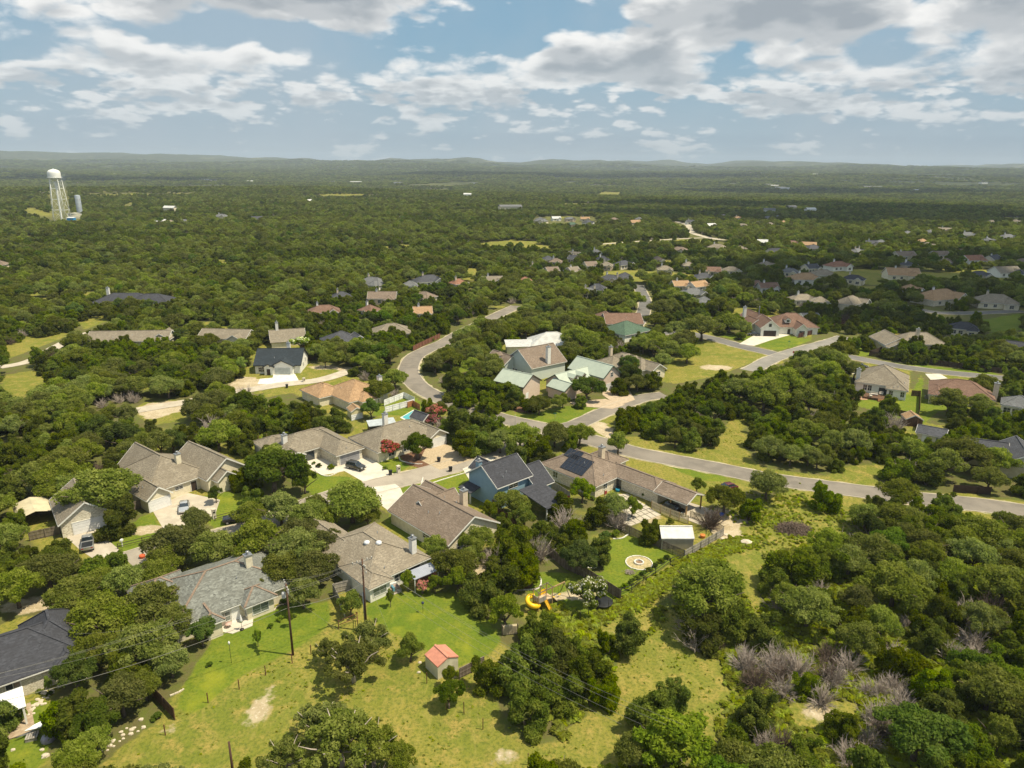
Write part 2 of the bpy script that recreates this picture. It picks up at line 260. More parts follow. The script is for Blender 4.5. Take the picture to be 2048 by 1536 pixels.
# ---------------------------------------------------------------- layout of the open ground (outlines read off the photograph, laid on the terrain)
CLEAR=[ # kind, outline
('none',[(258,935),(300,893),(350,895),(470,885),(480,935),(445,970),(400,1000),(395,1030),(330,1072),(300,1040),(262,960)]),
('none',[(85,1000),(125,962),(150,1000),(190,1045),(215,1095),(150,1100),(115,1065)]),
('none',[(5,1010),(45,998),(75,1000),(105,1060),(60,1088),(45,1062)]),
('lawn',[(200,1085),(262,1040),(300,1025),(345,1085),(332,1102),(255,1128),(212,1112)]),
('lawn',[(395,995),(430,985),(480,985),(560,1005),(540,1035),(470,1062),(430,1060),(400,1030)]),
('none',[(532,885),(570,866),(650,852),(730,888),(730,925),(795,955),(760,985),(735,975),(700,960),(610,935)]),
('lawn',[(598,930),(640,950),(700,955),(760,985),(640,1006),(600,975)]),
('lawn',[(505,878),(560,862),(625,852),(600,870),(540,885),(515,905)]),
('none',[(700,860),(745,836),(800,825),(870,868),(872,895),(945,915),(960,925),(790,965),(720,925),(705,890)]),
('lawn',[(722,900),(735,893),(800,885),(850,910),(800,945),(770,950),(730,925)]),
('lawn',[(740,832),(765,800),(825,790),(850,812),(860,850),(800,830)]),
('none',[(625,765),(650,740),(680,740),(755,768),(765,800),(720,840),(695,840)]),
('none',[(500,745),(508,690),(570,680),(617,695),(625,745),(600,775),(520,775)]),
('field',[(480,745),(500,745),(620,745),(620,730),(700,735),(690,760),(600,780),(500,790),(470,770)]),
('dirt',[(455,775),(480,752),(510,755),(560,772),(530,780),(470,785)]),
('field',[(0,785),(0,750),(95,737),(103,755),(60,785),(40,800)]),
('field',[(0,695),(60,665),(140,655),(130,672),(60,700),(0,725)]),
('field',[(150,640),(210,625),(215,640),(170,660)]),('field',[(270,770),(310,758),(312,775),(275,785)]),
('dirt',[(268,822),(295,806),(375,800),(388,808),(365,822),(300,840)]),('field',[(262,818),(290,803),(372,798),(390,812),(372,842),(300,850)]),
('field',[(180,1536),(330,1440),(395,1310),(460,1265),(540,1215),(600,1210),(655,1200),(700,1190),(760,1185),(900,1180),(985,1235),(1010,1280),(960,1330),(1000,1380),(1000,1450),(1120,1490),(1190,1400),(1230,1330),(1320,1250),(1330,1200),(1400,1270),(1460,1390),(1420,1440),(1450,1536)]),
('lawn',[(380,1330),(420,1270),(470,1262),(540,1215),(600,1200),(660,1200),(660,1250),(600,1290),(500,1340),(400,1420),(350,1430)]),
('lawn',[(735,1195),(800,1185),(900,1178),(985,1235),(1010,1280),(960,1320),(880,1345),(860,1300),(770,1260),(730,1230)]),
('lawn',[(0,1450),(60,1400),(130,1410),(110,1460),(90,1536),(0,1536)]),
('none',[(0,1250),(60,1225),(110,1235),(150,1270),(120,1340),(90,1420),(0,1440)]),
('none',[(328,1165),(350,1140),(470,1110),(530,1120),(580,1165),(560,1210),(530,1255),(460,1275),(430,1260),(370,1210)]),
('none',[(665,1090),(690,1055),(720,1045),(770,1040),(855,1100),(885,1125),(880,1170),(800,1190),(740,1198),(700,1170)]),
('lawn',[(765,1045),(785,1020),(885,1090),(880,1110),(860,1105)]),
('none',[(730,990),(790,975),(805,1000),(785,1030),(765,1015)]),
('none',[(780,1018),(840,980),(870,980),(925,962),(1000,1040),(970,1060),(900,1090),(860,1075)]),
('lawn',[(795,975),(935,945),(945,1000),(900,985),(860,985),(812,1000)]),
('none',[(930,950),(985,905),(1030,903),(1080,918),(1105,965),(1100,1025),(1070,1015),(1040,990),(990,1000),(940,990)]),
('none',[(1095,930),(1122,892),(1255,888),(1280,925),(1400,985),(1400,1030),(1330,1040),(1260,1000),(1180,985)]),
('dirt',[(1205,985),(1262,990),(1322,1035),(1295,1050),(1250,1020)]),
('lawn',[(1205,1085),(1262,1070),(1370,1110),(1295,1150),(1250,1195),(1195,1150)]),
('none',[(1320,1045),(1395,1045),(1445,1070),(1395,1112),(1340,1105)]),
('lawn',[(945,1175),(1000,1190),(1060,1150),(1060,1140),(1190,1145),(1240,1190),(1180,1235),(1100,1205),(1030,1180)]),
('dirt',[(1410,1055),(1450,1040),(1480,1055),(1492,1070),(1462,1085),(1430,1070)]),
('field',[(1420,1085),(1470,1055),(1500,1050),(1460,1010),(1560,985),(1640,1010),(1720,1060),(1650,1075),(1600,1095),(1520,1110),(1480,1160),(1400,1130)]),
('field',[(1270,882),(1300,880),(1390,900),(1440,885),(1465,820),(1505,825),(1480,860),(1500,910),(1540,945),(1400,925),(1280,905)]),
('lawn',[(1270,912),(1330,915),(1440,940),(1460,965),(1400,960),(1330,930)]),
('field',[(1700,890),(1735,905),(1790,925),(1775,945),(1740,925)]),
('dirt',[(1180,845),(1205,842),(1235,870),(1225,882),(1190,862)]),
('lawn',[(990,828),(1050,830),(1130,812),(1205,812),(1215,828),(1140,850),(1060,850),(1020,838)]),
('none',[(1008,745),(1025,722),(1105,745),(1100,785),(1070,790),(1040,775)]),
('none',[(1103,760),(1120,735),(1165,710),(1240,740),(1240,775),(1200,785),(1130,785)]),
('none',[(993,710),(1000,682),(1040,680),(1080,675),(1120,706),(1100,735),(1060,738),(1020,715)]),
('none',[(1036,690),(1050,668),(1095,655),(1130,675),(1130,690),(1090,680)]),
('none',[(1237,730),(1250,705),(1275,695),(1320,725),(1318,740),(1290,742),(1265,735)]),
('none',[(1222,660),(1255,638),(1285,650),(1262,680),(1245,675)]),
('none',[(1190,635),(1200,615),(1262,628),(1258,640),(1240,660),(1215,655)]),
('lawn',[(870,745),(885,722),(930,720),(945,740),(900,750)]),
('field',[(1320,762),(1335,725),(1395,680),(1430,683),(1545,705),(1500,728),(1420,755),(1350,768)]),
('lawn',[(1410,665),(1500,672),(1560,668),(1625,680),(1600,690),(1560,702),(1510,690)]),
('none',[(1505,665),(1530,630),(1560,615),(1625,650),(1625,680),(1600,672),(1560,675)]),
('none',[(1460,625),(1490,605),(1540,630),(1510,655)]),
('lawn',[(1700,812),(1720,790),(1730,775),(1820,790),(1845,745),(1850,790),(1900,812),(1840,850),(1795,835),(1725,815)]),
('none',[(1690,800),(1730,725),(1822,735),(1822,800),(1800,810),(1740,808)]),
('none',[(1855,800),(1860,750),(1952,750),(1955,775),(1900,800)]),
('none',[(1800,845),(1835,845),(1895,850),(1890,890),(1830,880)]),
('none',[(1935,895),(2030,878),(2048,880),(2048,945),(2010,945),(1985,920)]),
('none',[(1760,700),(1765,660),(1830,655),(1850,680),(1810,690)]),
('lawn',[(1712,712),(1720,695),(1762,695),(1760,715)]),
('lawn',[(1960,640),(2048,625),(2048,660),(1980,665)]),
('lawn',[(1790,725),(1990,745),(2000,752),(1800,736)]),
('field',[(1190,491),(1212,481),(1250,481),(1262,486),(1235,489)]),
('field',[(1190,1240),(1250,1205),(1380,1125),(1430,1090),(1425,1112),(1370,1142),(1322,1185),(1312,1240),(1240,1330),(1200,1290)]),('field',[(1425,1085),(1530,1100),(1525,1180),(1510,1235),(1480,1190),(1478,1130)]),('field',[(1570,1400),(1640,1385),(1720,1410),(1700,1450),(1600,1455)]),('field',[(1330,1250),(1400,1275),(1440,1330),(1460,1400),(1440,1450),(1400,1440),(1370,1380),(1300,1290)]),
('none',[(1062,440),(1072,430),(1190,430),(1195,446),(1070,448)]),
('field',[(1190,388),(1205,382),(1240,382),(1238,390),(1200,390)]),
('none',[(95,440),(100,425),(165,425),(160,442)]),
('field',[(40,420),(60,410),(110,428),(95,436)]),('field',[(243,408),(262,401),(268,407),(250,412)]),
('field',[(1870,362),(1960,360),(2040,364),(2035,368),(1880,368)]),
('none',[(95,345),(130,345),(145,440),(100,440)]),
('field',[(780,368),(900,362),(950,360),(940,366),(860,370)]),('field',[(600,388),(700,384),(760,388),(690,392)]),
]
ROADS=[ # name, width, material, photographed centre line (only where it is open to view)
('main_road',6.4,ASPH,[(2120,1033),(2048,1022),(1960,1010),(1850,999),(1740,985),(1640,972),(1540,958),(1440,938),(1350,921),(1270,905),(1200,885),(1130,865),(1060,850),(1000,836),(930,815),(880,797),(840,775),(822,755),(817,738),(828,715),(855,699),(890,684),(925,664),(965,645),(1000,628),(1035,612)],
   [(2048,1022,1),(1960,1010,1),(1700,985,1),(1640,972,1),(1600,965,1),(1500,952,1),(1400,932,1),(1330,918,1),(1290,910,1),(1040,845,1),(1000,836,1),(900,805,1),(880,797,1),(850,782,1),(825,760,1),(817,738,1),(828,715,1),(855,699,1),(880,688,1),(1000,628,1),(1030,614,1)]),
('side_road',5.4,ASPH,[(1105,860),(1150,850),(1200,828),(1250,808),(1290,795),(1330,790)],[(1160,848,1),(1200,830,1),(1250,808,1)]),
('cul_de_sac_road',6.6,ASPHL,[(1075,862),(1040,882),(1000,900),(960,916),(900,934),(830,953),(760,970),(700,986),(640,1003),(560,1035),(500,1058),(420,1080),(340,1098),(285,1112),(255,1122)],[(950,918,1),(900,934,1),(830,953,1),(790,963,1),(700,990,0),(470,1065,1),(270,1112,1)]),
('upper_road',6.5,ASPHD,[(1300,668),(1360,665),(1420,676),(1480,692),(1540,706),(1560,712)],[(1440,680,1),(1480,692,1),(1540,706,1)]),
('cross_road',6.0,ASPHM,[(1500,742),(1545,718),(1600,700),(1660,684),(1690,674)],[(1520,725,1),(1560,710,1),(1600,700,1),(1640,688,1)]),
('east_road',6.0,ASPHD,[(1690,712),(1740,722),(1800,733),(1880,744),(1960,752),(2060,762)],[(1730,722,1),(1830,738,1),(1870,744,1),(1940,750,1)]),
('north_road',6.0,ASPHD,[(1270,655),(1285,630),(1290,605),(1283,585),(1275,570)],[(1288,600,1),(1286,615,1)]),
('far_east_road',6.5,ASPHD,[(1780,605),(1830,618),(1880,626),(1950,626),(2048,622)],[(1880,626,1),(1905,626,1),(2010,624,1)]),
('ranch_track',4.5,CONC,[(0,735),(60,722),(120,690),(170,668),(230,655)],[(20,730,1)]),
('gravel_track',5.0,CONC,[(200,835),(290,818),(380,803),(470,785),(560,770),(640,760),(700,742)],[(300,815,1),(600,765,1)]),
('cut_track',5.0,CONC,[(1180,490),(1290,482),(1400,476),(1440,478)],[(1300,480,1),(1400,476,1)]),
('dirt_road',7.0,CONC,[(1345,441),(1375,450),(1380,460),(1390,468),(1430,478),(1450,480)],[(1378,455,1),(1385,463,1),(1410,473,1)]),
]
def in_poly(px,py,poly):
    px=np.asarray(px); py=np.asarray(py); r=np.zeros(px.shape,bool); n=len(poly)
    for i in range(n):
        x0,y0=poly[i][0],poly[i][1]; x1,y1=poly[(i+1)%n][0],poly[(i+1)%n][1]
        if y0==y1: continue
        c=((y0>py)!=(y1>py))&(px<(x1-x0)*(py-y0)/(y1-y0)+x0); r^=c
    return r
def spline(pts,step=3.0):
    "smooth Catmull-Rom through world points"
    pts=[Vector((p[0],p[1],0)) for p in pts]; out=[]
    ext=[pts[0]*2-pts[1]]+pts+[pts[-1]*2-pts[-2]]
    for i in range(1,len(ext)-2):
        a,b,c,d=ext[i-1:i+3]; n=max(2,int((c-b).length/step))
        for k in range(n):
            t=k/n; out.append(0.5*((2*b)+(c-a)*t+(2*a-5*b+4*c-d)*t*t+(3*b-a-3*c+d)*t**3))
    out.append(pts[-1]); return out

# terrain height
def vnoise(x,y,seed=0):
    x=np.asarray(x,float); y=np.asarray(y,float); xi=np.floor(x).astype(np.int64); yi=np.floor(y).astype(np.int64); fx=x-xi; fy=y-yi
    def h(a,b):
        n=(a*374761393+b*668265263+seed*1442695041)&0x7fffffff; n=((n^(n>>13))*1274126177)&0x7fffffff; return ((n^(n>>16))&0xffff)/65535.0
    u=fx*fx*(3-2*fx); v=fy*fy*(3-2*fy)
    return (h(xi,yi)*(1-u)+h(xi+1,yi)*u)*(1-v)+(h(xi,yi+1)*(1-u)+h(xi+1,yi+1)*u)*v
def fbm(x,y,seed=0,o=4): 
    r=0; a=0.5
    for i in range(o): r=r+a*vnoise(np.asarray(x)*2**i,np.asarray(y)*2**i,seed+i*17); a*=0.5
    return r/(1-0.5**o)
def sstep(v,a,b): t=np.clip((v-a)/(b-a),0,1); return t*t*(3-2*t)
def hh(x,y):
    x=np.asarray(x,float); y=np.asarray(y,float); r=np.hypot(x,y)
    z=sstep(r,1200,2600)*(-22+52*(fbm(x/1100,y/1100,3)-0.32))
    z=z+sstep(r,1500,2000)*(1-sstep(r,2000,2500))*16*sstep(-x,-300,600)
    z=z+sstep(r,3800,6200)*55*fbm(x/2300,y/1500,9)
    z=z+sstep(r,6500,11300)*(66+300*(fbm(x/1300+5,y/2600,21,5)-0.44)+60*sstep(-x,0,7000))
    return z
def axis(lo,hi,core0,core1,fine,g):
    a=[core0]
    while a[-1]<core1: a.append(a[-1]+fine)
    st=fine
    while a[-1]<hi: st*=g; a.append(a[-1]+st)
    b=[core0]; st=fine
    while b[-1]>lo: st*=g; b.append(b[-1]-st)
    return np.array(b[:0:-1]+a)
gx=axis(-11000,11000,-130,130,1.0,1.028); gy=axis(-60,12600,48,330,1.0,1.022)
GX,GY=np.meshgrid(gx,gy); GZ=hh(GX,GY)

# raster of open-ground kinds, at the ground, 1 m cells
RX0,RY0,RW,RH=-420,40,840,700
cx_,cy_=np.meshgrid(np.arange(RW)+RX0+0.5,np.arange(RH)+RY0+0.5)
lawnR=np.zeros((RH,RW)); dirtR=np.zeros((RH,RW)); fieldR=np.zeros((RH,RW)); meadR=np.zeros((RH,RW)); woodR=np.zeros((RH,RW))
for k,pl in CLEAR:
    wp=[P(a,b) for a,b in pl]; m=in_poly(cx_,cy_,wp)
    if k=='lawn': lawnR[m]=1; fieldR[m]=1
    if k=='dirt': dirtR[m]=1
    if k in('field','none'): fieldR[m]=1
    if k=='field': meadR[m]=1

# ---------------------------------------------------------------- houses
FOOT=[]     # footprints (world polygons) kept free of trees
VIS=[]      # photographed outlines of things that stand in open view
def roof_polys(w):
    u0,u1,v0,v1=w['r']; z=w['z']; p=w['p']; t=w['t']; ax=w.get('ax','u')
    if t=='g':
        if ax=='u':
            vm=(v0+v1)/2; zr=z+p*(v1-v0)/2
            return [[(u0,v0,z),(u1,v0,z),(u1,vm,zr),(u0,vm,zr)],[(u1,v1,z),(u0,v1,z),(u0,vm,zr),(u1,vm,zr)]],zr,[((u0,vm,zr),(u1,vm,zr))]
        um=(u0+u1)/2; zr=z+p*(u1-u0)/2
        return [[(u0,v1,z),(u0,v0,z),(um,v0,zr),(um,v1,zr)],[(u1,v0,z),(u1,v1,z),(um,v1,zr),(um,v0,zr)]],zr,[((um,v0,zr),(um,v1,zr))]
    if t=='h':
        L,Wd=u1-u0,v1-v0; d=min(L,Wd)/2; zr=z+p*d
        if L>=Wd: a,b=(u0+d,(v0+v1)/2,zr),(u1-d,(v0+v1)/2,zr); 
        else: a,b=((u0+u1)/2,v0+d,zr),((u0+u1)/2,v1-d,zr)
        c=[(u0,v0,z),(u1,v0,z),(u1,v1,z),(u0,v1,z)]
        if L>=Wd: ps=[[c[0],c[1],b,a],[c[1],c[2],b],[c[2],c[3],a,b],[c[3],c[0],a]]; hips=[(c[0],a),(c[1],b),(c[2],b),(c[3],a),(a,b)]
        else: ps=[[c[0],c[1],a],[c[1],c[2],b,a],[c[2],c[3],b],[c[3],c[0],a,b]]; hips=[(c[0],a),(c[1],a),(c[2],b),(c[3],b),(a,b)]
        return ps,zr,hips
    if t=='s': # shed roof rising toward ax side
        rise=p
        if ax=='v': return [[(u0,v0,z),(u1,v0,z),(u1,v1,z+rise),(u0,v1,z+rise)]],z+rise,[]
        if ax=='-v': return [[(u0,v0,z+rise),(u1,v0,z+rise),(u1,v1,z),(u0,v1,z)]],z+rise,[]
        if ax=='u': return [[(u0,v0,z),(u1,v0,z+rise),(u1,v1,z+rise),(u0,v1,z)]],z+rise,[]
        return [[(u0,v0,z+rise),(u1,v0,z),(u1,v1,z),(u0,v1,z+rise)]],z+rise,[]
def frame_pt(side,w,t,z,out,ins):
    u0,u1,v0,v1=w['r']
    if side=='v-': return (u0+t, v0+ins-out, z)
    if side=='v+': return (u0+t, v1-ins+out, z)
    if side=='u-': return (u0+ins-out, v0+t, z)
    return (u1-ins+out, v0+t, z)
def opening(par,w,side,t,wd,z0,h,kind='window',m=None,ins=0.45,glass=None,bars=1):
    f=MB(); g=MB(); ax=0 if side[0]=='v' else 1; nrm=-1 if side[1]=='-' else 1
    base=frame_pt(side,w,t,0,0,ins)
    def bx(mb,a0,a1,z0_,z1_,o0,o1):
        if ax==0: y0,y1=sorted((base[1]+nrm*o0,base[1]+nrm*o1)); mb.box(base[0]+a0,base[0]+a1,y0,y1,z0_,z1_)
        else: x0,x1=sorted((base[0]+nrm*o0,base[0]+nrm*o1)); mb.box(x0,x1,base[1]+a0,base[1]+a1,z0_,z1_)
    a=wd/2
    if kind=='window':
        k=0.09
        bx(f,-a-k,a+k,z0-k,z0,-.05,.07); bx(f,-a-k,a+k,z0+h,z0+h+k,-.05,.07); bx(f,-a-k,-a,z0,z0+h,-.05,.07); bx(f,a,a+k,z0,z0+h,-.05,.07)
        for i in range(bars): 
            c=-a+wd*(i+1)/(bars+1); bx(f,c-.03,c+.03,z0,z0+h,-.05,.06)
        bx(f,-a,a,z0+h*.5-.025,z0+h*.5+.025,-.05,.055)
        o=f.build('window',m or TRIM,par); bx(g,-a,a,z0,z0+h,-.04,.03); g.build('pane',glass or GLASS,o)
    elif kind=='garage':
        bx(g,-a,a,0.02,h,-.03,.03)
        for i in range(4): bx(g,-a+.05,a-.05,0.06+i*h/4,(i+1)*h/4-.04,.03,.06)
        o=g.build('garage_door',m or GDOOR['white'],par)
        bx(f,-a-.12,-a,0,h+.12,-.03,.09); bx(f,a,a+.12,0,h+.12,-.03,.09); bx(f,-a,a,h,h+.12,-.03,.09); f.build('door_frame',TRIM,o)
    elif kind=='door':
        bx(g,-a,a,0.05,h,-.03,.05); o=g.build('door',m or GDOOR['brown'],par)
        bx(f,-a-.1,-a,0,h+.1,-.03,.08); bx(f,a,a+.1,0,h+.1,-.03,.08); bx(f,-a,a,h,h+.1,-.03,.08); f.build('door_frame',TRIM,o)
    elif kind=='dark':   # dark sheet: sliding glass, or the shade of a deep porch put in as colour
        bx(g,-a,a,z0,z0+h,-.03,.03); g.build('door_or_porch_shade',GLASS,par)
def house(name,label,cat,B,C,z,wings,wall,roof,ops=(),chim=(),group=None,ridge=None,dorm=(),vents=0,az=None,trim=True,base_z=0.0,flash=True):
    """B: photographed eave corner nearest the viewer (u0,v0 of the frame), C: the eave corner to its right (sets the heading)"""
    b=P(*B,z+base_z); 
    if az is None: c=P(*C,z+base_z); az=math.atan2(c.y-b.y,c.x-b.x)
    else: az=R(az)
    root=empty(name,(b.x,b.y,base_z),az); tag(root,label,cat,group)
    wm=MB(); rm=MB(); tm=MB(); rc=MB()
    for i,w in enumerate(wings):
        w.setdefault('z',z); w.setdefault('p',0.5); w.setdefault('t','h'); w['z']+=0.013*i; ins=w.get('ins',0.45)
        w['r']=tuple(v+0.011*i*(1 if k%2 else -1) for k,v in enumerate(w['r']))
        u0,u1,v0,v1=w['r']; ps,zr,rid=roof_polys(w); th=0.16; ax=w.get('ax','u')
        up=w.get('m',None)
        for p in ps: rm.slab(p,th)
        if not w.get('open'):
            a0,a1,c0,c1=u0+ins,u1-ins,v0+ins,v1-ins; ze=w['z']-th
            if w['t']=='g':
                k=w['p']*ins; zt=zr-th-0.05
                if ax=='u':
                    m=(c0+c1)/2; pr=[(c0,0),(c1,0),(c1,ze+k-.02),(m,zt),(c0,ze+k-.02)]
                    wm.add([(a0,q[0],q[1]) for q in pr]+[(a1,q[0],q[1]) for q in pr],[(0,4,3,2,1),(5,6,7,8,9)]+[(j,(j+1)%5,(j+1)%5+5,j+5) for j in range(5)])
                else:
                    m=(a0+a1)/2; pr=[(a0,0),(a1,0),(a1,ze+k-.02),(m,zt),(a0,ze+k-.02)]
                    wm.add([(q[0],c0,q[1]) for q in pr]+[(q[0],c1,q[1]) for q in pr],[(0,1,2,3,4),(5,9,8,7,6)]+[(j,j+5,(j+1)%5+5,(j+1)%5) for j in range(5)])
            else: wm.box(a0,a1,c0,c1,0,ze+(w['p']*ins if w['t']=='h' else 0)-.02)
        else:
            for (pu,pv) in w['open']: MB().box(pu-.12,pu+.12,pv-.12,pv+.12,0,w['z']-.1).build('post',w.get('pm',TRIM),root)
        if trim:
            e=0.035; hgt=0.24; zt=w['z']-th+0.02
            if w['t'] in 'h':
                for a,b_ in (((u0,v0),(u1,v0)),((u1,v0),(u1,v1)),((u1,v1),(u0,v1)),((u0,v1),(u0,v0))):
                    tm.bar((a[0],a[1],zt-.06),(b_[0],b_[1],zt-.06),0.05,0.17)
            if w['t']=='g':
                if ax=='u':
                    vm=(v0+v1)/2
                    for uu in (u0-e,u1+e):
                        tm.bar((uu,v0,w['z']-.1),(uu,vm,zr-.1),0.05,hgt); tm.bar((uu,v1,w['z']-.1),(uu,vm,zr-.1),0.05,hgt)
                    tm.bar((u0,v0-e,zt-.06),(u1,v0-e,zt-.06),0.05,.17); tm.bar((u0,v1+e,zt-.06),(u1,v1+e,zt-.06),0.05,.17)
                else:
                    um=(u0+u1)/2
                    for vv in (v0-e,v1+e):
                        tm.bar((u0,vv,w['z']-.1),(um,vv,zr-.1),0.05,hgt); tm.bar((u1,vv,w['z']-.1),(um,vv,zr-.1),0.05,hgt)
                    tm.bar((u0-e,v0,zt-.06),(u0-e,v1,zt-.06),0.05,.17); tm.bar((u1+e,v0,zt-.06),(u1+e,v1,zt-.06),0.05,.17)
        for a,b_ in rid: rc.bar((a[0],a[1],a[2]+.03),(b_[0],b_[1],b_[2]+.03),0.32,0.07)
        ca,sa=math.cos(az),math.sin(az)
        FOOT.append([(b.x+uu*ca-vv*sa,b.y+uu*sa+vv*ca) for uu,vv in ((u0-.6,v0-.6),(u1+.6,v0-.6),(u1+.6,v1+.6),(u0-.6,v1+.6))])
    if wm.v: wm.build('wall',wall,root)
    ro=rm.build('roof',roof,root)
    if trim: tm.build('fascia',trim if trim is not True else TRIM,root)
    rc.build('ridge_cap',ridge or roof,ro)
    for cu,cv,zb,zt,sx,sy,cm in chim:
        sx*=.84; sy*=.84; zt-=.35
        c=MB(); c.box(cu-sx/2,cu+sx/2,cv-sy/2,cv+sy/2,zb,zt); co=c.build('chimney',cm,ro)
        k=MB(); k.box(cu-sx/2-.1,cu+sx/2+.1,cv-sy/2-.1,cv+sy/2+.1,zt,zt+.14); k.lathe([(.16,0),(.16,.35),(.28,.38),(.28,.5),(0.02,.56)],(cu,cv,zt+.14),10); k.build('chimney_cap',METAL if cm is not TRIM else TRIM,co)
    for i in range(vents):
        w=wings[0]; u0,u1,v0,v1=w['r']; ps,zr,_=roof_polys(w); p=ps[i%len(ps)]
        c=sum((Vector(q) for q in p),Vector())/len(p); c=c+(Vector(p[0])-c)*random.uniform(-.3,.45)
        v=MB(); v.lathe([(.07,-.1),(.07,.45),(0.0,.46)],c,8); v.build('vent_pipe',METAL,ro)
    for op in ops:
        wi,side,t,wd,z0,h=op[:6]; kw=op[6] if len(op)>6 else {}
        opening(root,wings[wi],side,t,wd,z0,h,ins=wings[wi].get('ins',0.45),**kw)
    for (du,dv,dz,dw,dl,dh,sd_) in dorm:   # little gabled dormers facing sd_
        d=MB(); r_=MB(); g=MB(); a=dw/2
        if sd_=='v-':
            pr=[(du-a,dz),(du+a,dz),(du+a,dz+dh),(du,dz+dh+a*.8),(du-a,dz+dh)]
            d.add([(q[0],dv,q[1]) for q in pr]+[(q[0],dv+dl,q[1]) for q in pr],[(0,1,2,3,4),(5,9,8,7,6)]+[(j,j+5,(j+1)%5+5,(j+1)%5) for j in range(5)])
            for s_ in (-1,1): r_.slab([(du+s_*(a+.25),dv-.25,dz+dh-.1),(du+s_*(a+.25),dv+dl,dz+dh-.1),(du,dv+dl,dz+dh+a*.8+.12),(du,dv-.25,dz+dh+a*.8+.12)],.1)
            g.box(du-a*.55,du+a*.55,dv-.04,dv+.02,dz+dh*.25,dz+dh*.9)
        else:
            pr=[(dv-a,dz),(dv+a,dz),(dv+a,dz+dh),(dv,dz+dh+a*.8),(dv-a,dz+dh)]
            d.add([(du,q[0],q[1]) for q in pr]+[(du+dl,q[0],q[1]) for q in pr],[(0,4,3,2,1),(5,6,7,8,9)]+[(j,(j+1)%5,(j+1)%5+5,j+5) for j in range(5)])
            for s_ in (-1,1): r_.slab([(du-.25,dv+s_*(a+.25),dz+dh-.1),(du+dl,dv+s_*(a+.25),dz+dh-.1),(du+dl,dv,dz+dh+a*.8+.12),(du-.25,dv,dz+dh+a*.8+.12)],.1)
            g.box(du-.04,du+.02,dv-a*.55,dv+a*.55,dz+dh*.25,dz+dh*.9)
        do=d.build('dormer',wall,ro); r_.build('dormer_roof',roof,do); g.build('dormer_window',GLASS,do)
    return root
def w(u0,u1,v0,v1,t='h',ax='u',z=None,p=0.5,**k):
    d=dict(r=(u0,u1,v0,v1),t=t,ax=ax,p=p,**k)
    if z is not None: d['z']=z
    return d
ST=WL['limestone']; CH=mat('chimney_white',(0.70,0.69,0.65),0.8,(0.62,0.60,0.56),2); CHT=mat('chimney_tan',(0.60,0.51,0.38),0.9,(0.5,0.42,0.31),2)
# -- the cul-de-sac street
H1=house('family_house','tan-roofed cream house with white single garage door and a silver sedan on its drive','house',(290,1001),None,2.8,
  [w(0,5.2,-.6,8,'g','v',p=.8),w(1.5,15,2.2,18,'h','u',z=2.85,p=.62),w(12,21.5,-1.2,14,'g','v',z=3.0,p=.72),w(13.2,17.8,-3.2,2,'g','v',z=2.8,p=.75),w(4,13,10,21,'g','v',z=2.8,p=.9)],WL['cream'],RF['tan'],
  [(0,'v-',2.6,4.2,0,2.3,dict(kind='garage')),(1,'v-',6.5,1.6,1.4,.7),(2,'v-',7.6,1.6,1.0,1.4),(1,'v-',9.6,1.2,0,2.1,dict(kind='door'))],
  chim=[(10.4,6.6,4,7.7,1.2,1.1,WL['cream'])],az=52,vents=3)
H2=house('detached_garage','tan-roofed stone garage with wide white door, partly behind a spreading oak','garage',(116,1052),None,2.8,[w(0,9.2,0,13,'g','v',p=.72)],ST,RF['tan'],
  [(0,'v-',4.7,5.0,0,2.4,dict(kind='garage'))],az=38,vents=1)
H3=house('family_house','low tan-roofed limestone house with grey garage door and a dark crossover on the drive','house',(672,912),None,2.8,
  [w(0,7.4,0,17,'h','v',p=.5),w(-8.5,7.2,7.2,18.5,'h','u',z=2.85,p=.44),w(-8.2,-4.3,5.6,10,'g','v',z=2.8,p=.5),w(-10,-3,14,21,'h','u',z=2.75,p=.45)],ST,RF['tan'],
  [(0,'v-',3.7,5.0,0,2.35,dict(kind='garage',m=GDOOR['grey'])),(1,'v-',6.0,2.6,.1,2.1,dict(kind='dark')),(1,'v-',3.9+.6,1,0,2.1,dict(kind='door'))],chim=[(-5.9,12.4,3,6.2,1.3,1.2,CH)],az=44,vents=2)
H4=house('family_house','tan hip-roofed cream house with a turquoise pool behind and red crape myrtle in front','house',(755,905),None,2.8,
  [w(0,19,0,12.6,'h','u',p=.5),w(13.8,19.6,-1.4,6,'g','v',z=2.85,p=.55)],WL['cream'],RF['tan'],
  [(0,'v-',4,1.6,.8,1.4),(0,'v-',8.2,1.6,.8,1.4),(1,'v-',2.9,4.4,0,2.3,dict(kind='garage'))],chim=[(10.3,12.0,2.5,6.8,1.3,1.2,CH)],az=44,vents=3)
H5=house('family_house','large brown gable-roofed cream house with tall cream chimney, next to the blue house','house',(888,1087),None,2.8,
  [w(0,12.2,-1.1,17,'g','v',z=2.8,p=.56),w(3.5,12.0,8.5,15,'g','u',z=2.8,p=.8),w(8.5,14,11,20,'g','v',z=2.75,p=.6)],WL['cream'],RF['brown'],
  [(0,'u-',3.6,1.6,1.2,1.0),(0,'u-',6.8,1.8,1.2,1.0),(0,'v-',3,1.4,.9,1.2),(0,'v-',8.8,1.8,.2,2.0,dict(kind='dark'))],chim=[(10.7,7.4,2,7.1,1.4,1.3,CHT)],az=44,vents=4)
